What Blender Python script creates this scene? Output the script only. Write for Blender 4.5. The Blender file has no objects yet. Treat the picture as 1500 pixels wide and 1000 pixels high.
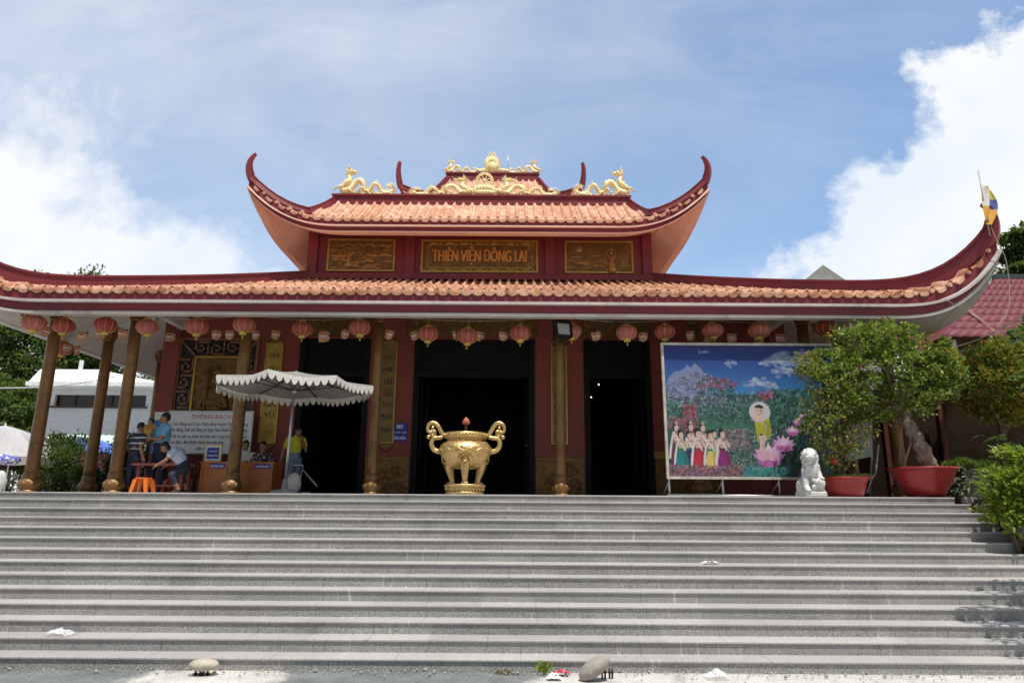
import bpy, math, random
from mathutils import Vector, Matrix, noise
from math import sin, cos, pi, radians as R, sqrt, atan2
rnd = random.Random(7)
scene = bpy.context.scene
COL = scene.collection
V = Vector
# ------------------------------------------------------------------ camera
F = 1000.0                       # focal length in pixels of a 1500 px wide picture (24 mm equivalent)
CAMZ = -0.18
cam_d = bpy.data.cameras.new('camera'); cam = bpy.data.objects.new('camera', cam_d); COL.objects.link(cam)
CR = Matrix.Rotation(R(90 + 13.5), 4, 'X') @ Matrix.Rotation(R(0.36), 4, 'Z')
cam.matrix_world = Matrix.Translation((0, 0, CAMZ)) @ CR
cam_d.sensor_width = 36; cam_d.lens = 24; cam_d.clip_end = 3000; cam_d.clip_start = 0.05
scene.camera = cam
def at(px, py, Y):
    d = CR.to_3x3() @ V(((px - 750) / F, -(py - 500) / F, -1))
    k = Y / d.y
    return V((d.x * k, Y, CAMZ + d.z * k))
def X_(px, py, Y): return at(px, py, Y).x
def Z_(px, py, Y): return at(px, py, Y).z

# ------------------------------------------------------------------ materials
class NT:
    def __init__(s, tree): s.t = tree; s.n = tree.nodes; s.l = tree.links
    def node(s, typ, **kw):
        n = s.n.new(typ)
        for k, v in kw.items(): setattr(n, k, v)
        return n
    def put(s, sock, v):
        if isinstance(v, bpy.types.NodeSocket): s.l.new(v, sock)
        elif isinstance(v, (tuple, list)) and len(v) == 3 and sock.type == 'RGBA': sock.default_value = (*v, 1)
        else: sock.default_value = v
    def math(s, op, a, b=0.0, c=None, clamp=False):
        n = s.node('ShaderNodeMath', operation=op); n.use_clamp = clamp
        s.put(n.inputs[0], a); s.put(n.inputs[1], b)
        if c is not None: s.put(n.inputs[2], c)
        return n.outputs[0]
    def mix(s, f, a, b, blend='MIX'):
        n = s.node('ShaderNodeMix', data_type='RGBA', blend_type=blend)
        s.put(n.inputs[0], f); s.put(n.inputs[6], a); s.put(n.inputs[7], b)
        return n.outputs[2]
    def noise(s, vec, scale, detail=4, rough=0.55, dist=0.0):
        n = s.node('ShaderNodeTexNoise'); n.inputs['Scale'].default_value = scale
        n.inputs['Detail'].default_value = detail; n.inputs['Roughness'].default_value = rough
        n.inputs['Distortion'].default_value = dist
        if vec is not None: s.l.new(vec, n.inputs['Vector'])
        return n.outputs['Fac']
    def ramp(s, f, stops):
        n = s.node('ShaderNodeValToRGB'); s.put(n.inputs[0], f)
        e = n.color_ramp.elements
        while len(e) < len(stops): e.new(0.5)
        for i, (p, c) in enumerate(stops):
            e[i].position = p; e[i].color = (*c, 1) if len(c) == 3 else c
        return n.outputs[0]
    def mapr(s, f, a, b, c=0.0, d=1.0):
        n = s.node('ShaderNodeMapRange'); n.clamp = True
        s.put(n.inputs[0], f); s.put(n.inputs[1], a); s.put(n.inputs[2], b); s.put(n.inputs[3], c); s.put(n.inputs[4], d)
        return n.outputs[0]
MATS = {}
def base_mat(name):
    m = bpy.data.materials.new(name); m.use_nodes = True
    nt = NT(m.node_tree); b = nt.n['Principled BSDF']
    MATS[name] = m
    return m, nt, b
def mat(name, col, rough=0.6, metal=0.0, vary=0.25, scale=3.0, bump=0.0, bscale=40.0, fine=0.15, spec=0.5, obj=True, dirt=None, dscale=1.2, damt=0.5):
    """base colour broken up by a broad and a fine noise; optional dirt colour with a shape of its own"""
    if name in MATS: return MATS[name]
    m, nt, b = base_mat(name)
    tc = nt.node('ShaderNodeTexCoord'); vec = tc.outputs['Object']
    n1 = nt.noise(vec, scale, 5, 0.6); n2 = nt.noise(vec, scale * 14, 3, 0.6)
    lo = tuple(c * (1 - vary) for c in col); hi = tuple(min(1, c * (1 + vary)) for c in col)
    c = nt.ramp(n1, [(0.3, lo), (0.7, hi)])
    f = nt.mapr(n2, 0.3, 0.7, 1 - fine, 1 + fine)
    vm = nt.node('ShaderNodeVectorMath', operation='SCALE'); nt.l.new(c, vm.inputs[0]); nt.l.new(f, vm.inputs['Scale'])
    c = vm.outputs[0]
    if dirt:
        n3 = nt.noise(vec, dscale, 8, 0.68, 0.6)
        c = nt.mix(nt.mapr(n3, 0.5, 0.68, 0, damt), c, dirt)
    nt.put(b.inputs['Base Color'], c)
    nt.put(b.inputs['Roughness'], nt.mapr(n2, 0.2, 0.8, max(0.02, rough - 0.08), min(1, rough + 0.08)))
    b.inputs['Metallic'].default_value = metal; b.inputs['Specular IOR Level'].default_value = spec
    if bump:
        bp = nt.node('ShaderNodeBump'); bp.inputs['Strength'].default_value = bump; bp.inputs['Distance'].default_value = 0.02
        nt.l.new(nt.noise(vec, bscale, 5, 0.6), bp.inputs['Height']); nt.l.new(bp.outputs[0], b.inputs['Normal'])
    return m
def leaf_mat(name, stops, rough=0.45, trans=0.35):
    if name in MATS: return MATS[name]
    m, nt, b = base_mat(name)
    g = nt.node('ShaderNodeNewGeometry')
    c = nt.ramp(g.outputs['Random Per Island'], stops)
    nt.put(b.inputs['Base Color'], c); b.inputs['Roughness'].default_value = rough
    tr = nt.node('ShaderNodeBsdfTranslucent')
    nt.put(tr.inputs[0], nt.mix(0.5, c, (0.25, 0.35, 0.02), 'MIX'))
    mx = nt.node('ShaderNodeMixShader'); mx.inputs[0].default_value = trans
    nt.l.new(b.outputs[0], mx.inputs[1]); nt.l.new(tr.outputs[0], mx.inputs[2])
    nt.l.new(mx.outputs[0], nt.n['Material Output'].inputs[0])
    return m
def print_mat(name, rough=0.55):
    if name in MATS: return MATS[name]
    m, nt, b = base_mat(name)
    a = nt.node('ShaderNodeAttribute'); a.attribute_name = 'Col'
    nt.put(b.inputs['Base Color'], a.outputs['Color']); b.inputs['Roughness'].default_value = rough
    return m

# ------------------------------------------------------------------ mesh builder
class MB:
    def __init__(s): s.v = []; s.f = []; s.m = []; s.c = []; s.cur = 0; s.col = (1, 1, 1); s.sm = []; s.smooth = True
    def face(s, idx): s.f.append(tuple(idx)); s.m.append(s.cur); s.c.append(s.col); s.sm.append(s.smooth)
    def add(s, vs, fs):
        o = len(s.v); s.v.extend([V(p) for p in vs])
        for f in fs: s.face([i + o for i in f])
    def box(s, x0, x1, y0, y1, z0, z1, M=None):
        vs = [V(p) for p in ((x0,y0,z0),(x1,y0,z0),(x1,y1,z0),(x0,y1,z0),(x0,y0,z1),(x1,y0,z1),(x1,y1,z1),(x0,y1,z1))]
        if M is not None: vs = [M @ p for p in vs]
        q = s.smooth; s.smooth = False
        s.add(vs, [(0,3,2,1),(4,5,6,7),(0,1,5,4),(1,2,6,5),(2,3,7,6),(3,0,4,7)]); s.smooth = q
    def beam(s, p, q, w, h, up=V((0,0,1))):
        p = V(p); q = V(q); d = (q - p); L = d.length; d.normalize()
        x = d.cross(up)
        if x.length < 1e-4: x = V((1,0,0))
        x.normalize(); z = x.cross(d)
        M = Matrix((( x.x, d.x, z.x, p.x),(x.y, d.y, z.y, p.y),(x.z, d.z, z.z, p.z),(0,0,0,1)))
        s.box(-w/2, w/2, 0, L, -h/2, h/2, M)
    def tube(s, pts, rad, n=8, cap=True, flat=1.0, closed=False):
        pts = [V(p) for p in pts]
        if not isinstance(rad, (list, tuple)): rad = [rad] * len(pts)
        o = len(s.v); N = len(pts); up = None
        for i, p in enumerate(pts):
            if closed: d = pts[(i + 1) % N] - pts[i - 1]
            else: d = pts[min(i + 1, N - 1)] - pts[max(i - 1, 0)]
            if d.length < 1e-9: d = V((0, 0, 1))
            d.normalize()
            if up is None:
                up = V((0, 0, 1)) if abs(d.z) < 0.9 else V((0, 1, 0))
            x = up.cross(d)
            if x.length < 1e-6: x = V((1, 0, 0)).cross(d)
            x.normalize(); y = d.cross(x); up = y
            for k in range(n):
                a = 2 * pi * k / n
                s.v.append(p + (x * cos(a) * flat + y * sin(a)) * rad[i])
        M = N if closed else N - 1
        for i in range(M):
            j = (i + 1) % N
            for k in range(n):
                s.face((o + i*n + k, o + i*n + (k+1) % n, o + j*n + (k+1) % n, o + j*n + k))
        if cap and not closed:
            s.face([o + k for k in range(n)][::-1]); s.face([o + (N-1)*n + k for k in range(n)])
    def lathe(s, prof, n=24, c=(0,0,0), M=None, lobes=0, la=0.0):
        o = len(s.v); c = V(c)
        for (r, z) in prof:
            for k in range(n):
                a = 2*pi*k/n; rr = r * (1 + la * cos(lobes * a)) if lobes else r
                p = V((rr*cos(a), rr*sin(a), z))
                s.v.append(c + (M @ p if M is not None else p))
        for i in range(len(prof) - 1):
            for k in range(n):
                s.face((o+i*n+k, o+i*n+(k+1)%n, o+(i+1)*n+(k+1)%n, o+(i+1)*n+k))
        s.face([o+k for k in range(n)][::-1]); s.face([o+(len(prof)-1)*n+k for k in range(n)])
    def ell(s, c, r, n=12, M=None, k=8):
        if not isinstance(r, (list, tuple, Vector)): r = (r, r, r)
        o = len(s.v); c = V(c)
        for i in range(k + 1):
            t = pi * i / k
            for j in range(n):
                a = 2*pi*j/n
                p = V((r[0]*sin(t)*cos(a), r[1]*sin(t)*sin(a), -r[2]*cos(t)))
                s.v.append(c + (M @ p if M is not None else p))
        for i in range(k):
            for j in range(n):
                if i == 0: s.face((o+j, o+n+(j+1)%n, o+n+j)) if False else s.face((o+i*n+j, o+(i+1)*n+(j+1)%n, o+(i+1)*n+j))
                elif i == k-1: s.face((o+i*n+j, o+i*n+(j+1)%n, o+(i+1)*n+j))
                else: s.face((o+i*n+j, o+i*n+(j+1)%n, o+(i+1)*n+(j+1)%n, o+(i+1)*n+j))
    def cap(s, p, q, r0, r1, n=10):
        p = V(p); q = V(q); d = q - p; L = d.length
        if L < 1e-6: s.ell(p, r0, n); return
        d /= L; pts = []; rr = []
        for i in range(5):
            t = (pi/2) * i / 4; pts.append(p - d * r0 * cos(t)); rr.append(max(1e-4, r0 * sin(t)))
        for i in range(5):
            t = (pi/2) * i / 4; pts.append(q + d * r1 * sin(t)); rr.append(max(1e-4, r1 * cos(t)))
        s.tube(pts, rr, n)
    def grid(s, fn, us, vs):
        o = len(s.v)
        for u in us:
            for v in vs: s.v.append(V(fn(u, v)))
        n = len(vs)
        for i in range(len(us) - 1):
            for j in range(n - 1):
                s.face((o+i*n+j, o+(i+1)*n+j, o+(i+1)*n+j+1, o+i*n+j+1))
    def prism(s, poly, y0, y1, M=None):
        """polygon in x,z extruded from y0 (front) to y1"""
        n = len(poly)
        vs = [V((x, y0, z)) for x, z in poly] + [V((x, y1, z)) for x, z in poly]
        if M is not None: vs = [M @ p for p in vs]
        q = s.smooth; s.smooth = False
        s.add(vs, [tuple(range(n)), tuple(range(2*n-1, n-1, -1))] + [(i, i+n, (i+1)%n+n, (i+1)%n) for i in range(n)])
        s.smooth = q
    def leaf(s, p, d, nrm, L, W):
        """a leaf: two folded halves"""
        x = d.cross(nrm)
        if x.length < 1e-5: x = V((1,0,0))
        x.normalize(); n2 = x.cross(d).normalized()
        b = p; tip = p + d*L; mid = p + d*L*0.45
        o = len(s.v)
        s.v += [b, mid + x*W/2 + n2*W*0.18, tip - n2*L*0.12, mid - x*W/2 + n2*W*0.18]
        q = s.smooth; s.smooth = False
        s.face((o, o+1, o+2)); s.face((o, o+2, o+3)); s.smooth = q
    def text(s, body, x, y, z, w=None, h=None, ext=0.004, align='C', spacing=1.0, bold=0.0, shear=0.0):
        """lettering in the XZ plane facing -Y; x,z = anchor (centre or left) and baseline-box centre"""
        cu = bpy.data.curves.new('lettering', 'FONT'); cu.body = body; cu.size = 1; cu.extrude = 0.5; cu.space_character = spacing
        cu.offset = bold; cu.resolution_u = 3; cu.shear = shear
        o = bpy.data.objects.new('lettering', cu); COL.objects.link(o)
        bpy.context.view_layer.update()
        me = bpy.data.meshes.new_from_object(o.evaluated_get(bpy.context.evaluated_depsgraph_get()))
        bpy.data.objects.remove(o); bpy.data.curves.remove(cu)
        xs = [v.co.x for v in me.vertices]; ys = [v.co.y for v in me.vertices]
        x0, x1, y0, y1 = min(xs), max(xs), min(ys), max(ys)
        sy = h / (y1 - y0) if h else None
        sx = w / (x1 - x0) if w else sy
        if sy is None: sy = sx
        W = (x1 - x0) * sx
        ox = x - W/2 if align == 'C' else x
        oz = z - (y1 - y0) * sy / 2
        vs = [V((ox + (v.co.x - x0)*sx, y - (v.co.z + 0.5)*ext, oz + (v.co.y - y0)*sy)) for v in me.vertices]
        q = s.smooth; s.smooth = False
        s.add(vs, [tuple(p.vertices) for p in me.polygons]); s.smooth = q
        bpy.data.meshes.remove(me)
    def build(s, name, mats, parent=None, loc=None, colattr=False, auto=None):
        me = bpy.data.meshes.new(name)
        o0 = V(loc) if loc is not None else V((0, 0, 0))
        me.from_pydata([tuple(p - o0) for p in s.v], [], s.f)
        if not isinstance(mats, (list, tuple)): mats = [mats]
        for m in mats: me.materials.append(m)
        me.polygons.foreach_set('material_index', s.m)
        me.polygons.foreach_set('use_smooth', s.sm)
        if colattr:
            ca = me.color_attributes.new('Col', 'FLOAT_COLOR', 'CORNER')
            data = []
            for p, c in zip(me.polygons, s.c):
                for _ in range(p.loop_total): data.extend((*c, 1.0))
            ca.data.foreach_set('color', data)
        me.validate(); me.update()
        if auto is not None: me.set_sharp_from_angle(angle=auto)
        o = bpy.data.objects.new(name, me); COL.objects.link(o)
        if parent is not None:
            o.parent = parent
            o.location = o0 - world_loc(parent)
        else: o.location = o0
        return o
def world_loc(o):
    p = V(o.location)
    while o.parent is not None: o = o.parent; p = p + V(o.location)
    return p
def remesh(mb, voxel, smooth=3, fac=0.5):
    """fuse the builder's shapes into one continuous surface; returns mesh"""
    me = bpy.data.meshes.new('fused'); me.from_pydata([tuple(p) for p in mb.v], [], mb.f)
    o = bpy.data.objects.new('fused', me); COL.objects.link(o)
    md = o.modifiers.new('r', 'REMESH'); md.mode = 'VOXEL'; md.voxel_size = voxel
    if smooth:
        sm = o.modifiers.new('s', 'SMOOTH'); sm.iterations = smooth; sm.factor = fac
    bpy.context.view_layer.update()
    r = bpy.data.meshes.new_from_object(o.evaluated_get(bpy.context.evaluated_depsgraph_get()))
    bpy.data.objects.remove(o); bpy.data.meshes.remove(me)
    for p in r.polygons: p.use_smooth = True
    return r
def link_mesh(name, me, mats, parent=None, loc=None):
    for m in (mats if isinstance(mats, (list, tuple)) else [mats]): me.materials.append(m)
    o = bpy.data.objects.new(name, me); COL.objects.link(o)
    o0 = V(loc) if loc is not None else V((0, 0, 0))
    if o0.length > 0:
        me.transform(Matrix.Translation(-o0))
    if parent is not None: o.parent = parent; o.location = o0 - world_loc(parent)
    else: o.location = o0
    return o
def tag(o, label=None, cat=None, group=None, kind=None):
    if label: o['label'] = label
    if cat: o['category'] = cat
    if group: o['group'] = group
    if kind: o['kind'] = kind
    return o
def empty(name, loc, label, cat, group=None):
    o = bpy.data.objects.new(name, None); COL.objects.link(o); o.location = V(loc); o.empty_display_size = 0.2
    return tag(o, label, cat, group)
def copy_tree(o, parent=None):
    c = o.copy(); COL.objects.link(c)
    if parent is not None: c.parent = parent
    for ch in o.children: copy_tree(ch, c)
    return c
def lin(a, b, n): return [a + (b - a) * i / (n - 1) for i in range(n)]
def srgb(r, g, b):
    f = lambda c: ((c/255 + 0.055)/1.055)**2.4 if c/255 > 0.04045 else c/255/12.92
    return (f(r), f(g), f(b))
def spline(P, n):
    """Catmull-Rom through points"""
    P = [V(p) for p in P]; out = []
    Q = [P[0]*2 - P[1]] + P + [P[-1]*2 - P[-2]]
    for i in range(1, len(Q) - 2):
        for k in range(n):
            t = k / n; a, b, c, d = Q[i-1], Q[i], Q[i+1], Q[i+2]
            out.append(0.5*((2*b) + (c-a)*t + (2*a-5*b+4*c-d)*t*t + (3*b-a-3*c+d)*t**3))
    out.append(P[-1]); return out
# ------------------------------------------------------------------ shared materials
M_MAROON = mat('maroon_paint', (0.185, 0.016, 0.022), 0.48, vary=0.16, scale=1.1, fine=0.08, dirt=(0.07, 0.02, 0.02), dscale=1.6, damt=0.35)
M_WALLRED = mat('brick_red_paint', (0.21, 0.038, 0.024), 0.6, vary=0.12, scale=0.8, fine=0.06, dirt=(0.10, 0.02, 0.014), dscale=0.9, damt=0.3)
M_WHITE = mat('white_trim_paint', (0.50, 0.465, 0.43), 0.6, vary=0.1, scale=0.8, fine=0.06, dirt=(0.27, 0.23, 0.19), dscale=1.8, damt=0.6)
M_SOFFIT = mat('off_white_soffit_paint', (0.62, 0.57, 0.52), 0.7, vary=0.08, scale=0.5, fine=0.04, dirt=(0.40, 0.35, 0.30), dscale=0.6, damt=0.4)
M_PINK = mat('salmon_soffit_paint', (0.74, 0.49, 0.40), 0.75, vary=0.08, scale=0.7, fine=0.05, dirt=(0.55, 0.31, 0.24), dscale=0.9, damt=0.4)
M_BRONZE = mat('bronze_column_paint', (0.21, 0.108, 0.034), 0.45, metal=0.3, vary=0.28, scale=1.5, fine=0.2, bump=0.2, bscale=30, dirt=(0.06, 0.03, 0.014), dscale=2.2, damt=0.75)
M_RELIEF = mat('bronze_relief', (0.17, 0.09, 0.026), 0.42, metal=0.5, vary=0.4, scale=6, fine=0.3, bump=0.6, bscale=26)
M_GOLDEDGE = mat('gilt_edge', (0.46, 0.27, 0.06), 0.35, metal=0.55, vary=0.2, scale=8, bump=0.2, bscale=60)
M_GOLD = mat('gold_leaf', (0.62, 0.43, 0.18), 0.3, metal=0.8, vary=0.22, scale=7, fine=0.25, bump=0.45, bscale=45, dirt=(0.30, 0.17, 0.05), dscale=6, damt=0.5)
M_GOLDROOF = mat('pale_gold_paint', (0.86, 0.71, 0.37), 0.5, metal=0.05, vary=0.14, scale=5, fine=0.12, dirt=(0.5, 0.33, 0.1), dscale=4, damt=0.4)
M_DARK = mat('dark_door_and_hall', (0.007, 0.006, 0.007), 0.55, spec=0.15, vary=0.3, scale=3)
M_BLACK = mat('black_metal', (0.012, 0.012, 0.013), 0.4, vary=0.2, scale=6)
M_STEEL = mat('galvanised_steel', (0.42, 0.43, 0.44), 0.35, metal=0.7, vary=0.15, scale=5)
M_LETTER = mat('gilt_lettering', (0.62, 0.27, 0.06), 0.35, metal=0.35, vary=0.12, scale=5)
M_WHITEPAPER = mat('white_paper', (0.72, 0.73, 0.74), 0.6, vary=0.06, scale=3, fine=0.04)
M_BLUE = mat('blue_enamel', (0.02, 0.025, 0.28), 0.4, vary=0.1, scale=5)
M_WHITEINK = mat('white_ink', (0.72, 0.74, 0.78), 0.5, vary=0.03)
M_CABLE = mat('grey_cable', (0.35, 0.34, 0.33), 0.5)
# ------------------------------------------------------------------ light and sky
SUN_EL, SUN_AZ = R(71), R(20)        # azimuth: degrees to the right of "straight behind the camera"
to_sun = V((sin(SUN_AZ) * cos(SUN_EL), -cos(SUN_AZ) * cos(SUN_EL), sin(SUN_EL)))
sd = bpy.data.lights.new('sun', 'SUN'); sd.energy = 4.5; sd.angle = R(0.5); sd.color = (1.0, 0.95, 0.87)
so = bpy.data.objects.new('sun', sd); COL.objects.link(so)
so.rotation_euler = (-to_sun).to_track_quat('-Z', 'Y').to_euler()
world = bpy.data.worlds.new('World'); scene.world = world; world.use_nodes = True
nt = NT(world.node_tree)
bg = nt.n['Background']
sky = nt.node('ShaderNodeTexSky'); sky.sky_type = 'NISHITA'; sky.sun_disc = False
sky.sun_elevation = SUN_EL; sky.sun_rotation = pi - SUN_AZ; sky.air_density = 1.0; sky.dust_density = 0.6; sky.ozone_density = 1.3
tc = nt.node('ShaderNodeTexCoord'); dirv = tc.outputs['Generated']
sep = nt.node('ShaderNodeSeparateXYZ'); nt.l.new(dirv, sep.inputs[0])
yy = nt.math('MAXIMUM', nt.math('ABSOLUTE', sep.outputs[1]), 0.08)
u = nt.math('DIVIDE', sep.outputs[0], yy); v = nt.math('DIVIDE', sep.outputs[2], yy)
cv = nt.node('ShaderNodeCombineXYZ'); nt.l.new(u, cv.inputs[0]); nt.l.new(v, cv.inputs[1])
nt.put(cv.inputs[2], nt.math('GREATER_THAN', sep.outputs[1], 0.0))
uv = cv.outputs[0]
big = nt.noise(uv, 3.2, 9, 0.58, 0.25)
fine = nt.noise(uv, 9.0, 9, 0.62, 0.2)
warp = nt.math('ADD', nt.math('MULTIPLY', nt.math('SUBTRACT', big, 0.5), 0.42), nt.math('MULTIPLY', nt.math('SUBTRACT', fine, 0.5), 0.20))
def half(pa, pb, soft, off=0.0):
    """1 on the right-hand side (below / beyond) of the line through two directions"""
    (ax, ay), (bx, by) = pa, pb
    L = sqrt((bx-ax)**2 + (by-ay)**2); nx, ny = (by-ay)/L, -(bx-ax)/L
    dd = nt.math('ADD', nt.math('MULTIPLY', nt.math('SUBTRACT', u, ax), nx), nt.math('MULTIPLY', nt.math('SUBTRACT', v, ay), ny))
    dd = nt.math('ADD', dd, warp)
    return nt.mapr(dd, -soft + off, soft + off, 0, 1)
def blob(c, r, soft, k=1.0):
    (cx, cy), (rx, ry) = c, r
    a = nt.math('POWER', nt.math('DIVIDE', nt.math('SUBTRACT', u, cx), rx), 2.0)
    b2 = nt.math('POWER', nt.math('DIVIDE', nt.math('SUBTRACT', v, cy), ry), 2.0)
    dd = nt.math('SUBTRACT', 1.0, nt.math('SQRT', nt.math('ADD', a, b2)))
    dd = nt.math('ADD', dd, nt.math('MULTIPLY', warp, k))
    return nt.mapr(dd, -soft, soft, 0, 1)
def uvp(px, py): p = at(px, py, 1.0); return (p.x, p.z - CAMZ)
right_cloud = nt.math('MULTIPLY', half(uvp(1062, 440), uvp(1480, 20), 0.024), nt.mapr(u, 0.25, 0.37, 0, 1))
left_cloud = nt.math('MULTIPLY', half(uvp(-40, 212), uvp(500, 428), 0.06), 1.0)
left_puff = nt.math('MULTIPLY', nt.math('MULTIPLY', blob(uvp(20, 160), (0.30, 0.13), 0.55, 2.2), nt.mapr(fine, 0.30, 0.62, 0.35, 1.0)), 0.72)
mp = nt.node('ShaderNodeMapping'); nt.l.new(uv, mp.inputs[0]); mp.inputs['Rotation'].default_value = (0, 0, R(24)); mp.inputs['Scale'].default_value = (0.8, 2.6, 1)
cir = nt.noise(mp.outputs[0], 2.4, 10, 0.62, 0.5)
cir2 = nt.noise(uv, 1.6, 4, 0.5)
veil = nt.math('MULTIPLY', nt.mapr(cir, 0.36, 0.78, 0.0, 0.52), nt.mapr(cir2, 0.35, 0.65, 0.1, 1.0))
veil = nt.math('MULTIPLY', veil, nt.mapr(u, 0.05, 0.62, 1.0, 0.4))
veil = nt.math('ADD', veil, nt.math('MULTIPLY', nt.mapr(v, 0.35, 1.0, 0.12, 0.50), nt.mapr(u, -0.3, 0.6, 1.0, 0.12)))
low = nt.mapr(v, 0.42, 0.0, 0.0, 0.45)
ahead = nt.math('GREATER_THAN', sep.outputs[1], 0.0)
dens = nt.math('MAXIMUM', nt.math('MAXIMUM', right_cloud, left_cloud), nt.math('MAXIMUM', left_puff, nt.math('ADD', veil, low, clamp=True)))
front = nt.math('MULTIPLY', nt.mapr(sep.outputs[2], -0.02, 0.02, 0, 1), nt.math('MAXIMUM', ahead, 0.25))
dens = nt.math('MULTIPLY', dens, front, clamp=True)
shade = nt.noise(uv, 2.6, 7, 0.6, 0.3)
ccol = nt.ramp(nt.mapr(shade, 0.36, 0.58), [(0.0, (6.3, 6.8, 7.4)), (1.0, (7.3, 7.4, 7.5))])
skyc = nt.mix(1.0, sky.outputs[0], nt.mix(nt.mapr(sep.outputs[1], -0.35, 0.25), (0.60, 0.56, 0.50), (1.32, 1.42, 1.44)), 'MULTIPLY')  # sky dimmed and warmed behind the camera to darken the shaded facade
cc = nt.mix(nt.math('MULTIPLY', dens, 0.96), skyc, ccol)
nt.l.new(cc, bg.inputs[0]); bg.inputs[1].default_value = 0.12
scene.view_settings.view_transform = 'Standard'; scene.view_settings.look = 'None'
scene.view_settings.exposure = 0.2; scene.view_settings.gamma = 1.0
scene.cycles.max_bounces = 8; scene.cycles.diffuse_bounces = 4; scene.cycles.transparent_max_bounces = 8

# ------------------------------------------------------------------ ground, steps, terrace
def ground_mat():
    m, nt, b = base_mat('worn_concrete')
    tc = nt.node('ShaderNodeTexCoord'); vec = tc.outputs['Object']
    sp = nt.node('ShaderNodeSeparateXYZ'); nt.l.new(vec, sp.inputs[0])
    n0 = nt.noise(vec, 0.7, 8, 0.65, 0.4); n1 = nt.noise(vec, 2.5, 8, 0.7); n2 = nt.noise(vec, 60, 4, 0.7); n3 = nt.noise(vec, 220, 2, 0.6)
    asphalt = nt.ramp(n1, [(0.3, (0.10, 0.115, 0.115)), (0.7, (0.20, 0.21, 0.205))])
    conc = nt.ramp(n1, [(0.3, (0.40, 0.385, 0.35)), (0.7, (0.62, 0.60, 0.56))])
    # old concrete patches round the two gate stones and a pale slab on the right
    def disc(cx, cy, r):
        dx = nt.math('SUBTRACT', sp.outputs[0], cx); dy = nt.math('MULTIPLY', nt.math('SUBTRACT', sp.outputs[1], cy), 1.3)
        d = nt.math('SQRT', nt.math('ADD', nt.math('MULTIPLY', dx, dx), nt.math('MULTIPLY', dy, dy)))
        return nt.math('SUBTRACT', r, d)
    f = nt.math('MAXIMUM', nt.math('MAXIMUM', disc(-3.15, 7.65, 0.75), disc(1.05, 7.65, 0.75)), nt.math('MULTIPLY', nt.math('SUBTRACT', sp.outputs[0], 1.75), 0.8))
    f = nt.math('ADD', f, nt.math('MULTIPLY', nt.math('SUBTRACT', n0, 0.5), 1.5))
    c = nt.mix(nt.mapr(f, -0.10, 0.12), asphalt, conc)
    g = nt.mapr(n2, 0.3, 0.7, 0.68, 1.28)
    vm = nt.node('ShaderNodeVectorMath', operation='SCALE'); nt.l.new(c, vm.inputs[0]); nt.l.new(g, vm.inputs['Scale'])
    c = nt.mix(nt.mapr(n3, 0.62, 0.75, 0, 0.5), vm.outputs[0], (0.08, 0.08, 0.08))
    nt.put(b.inputs['Base Color'], c); b.inputs['Roughness'].default_value = 0.85
    bp = nt.node('ShaderNodeBump'); bp.inputs['Strength'].default_value = 0.5; bp.inputs['Distance'].default_value = 0.02
    nt.l.new(nt.math('ADD', n2, nt.mapr(f, -0.1, 0.12, 0, 1.5)), bp.inputs['Height']); nt.l.new(bp.outputs[0], b.inputs['Normal'])
    return m
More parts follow.
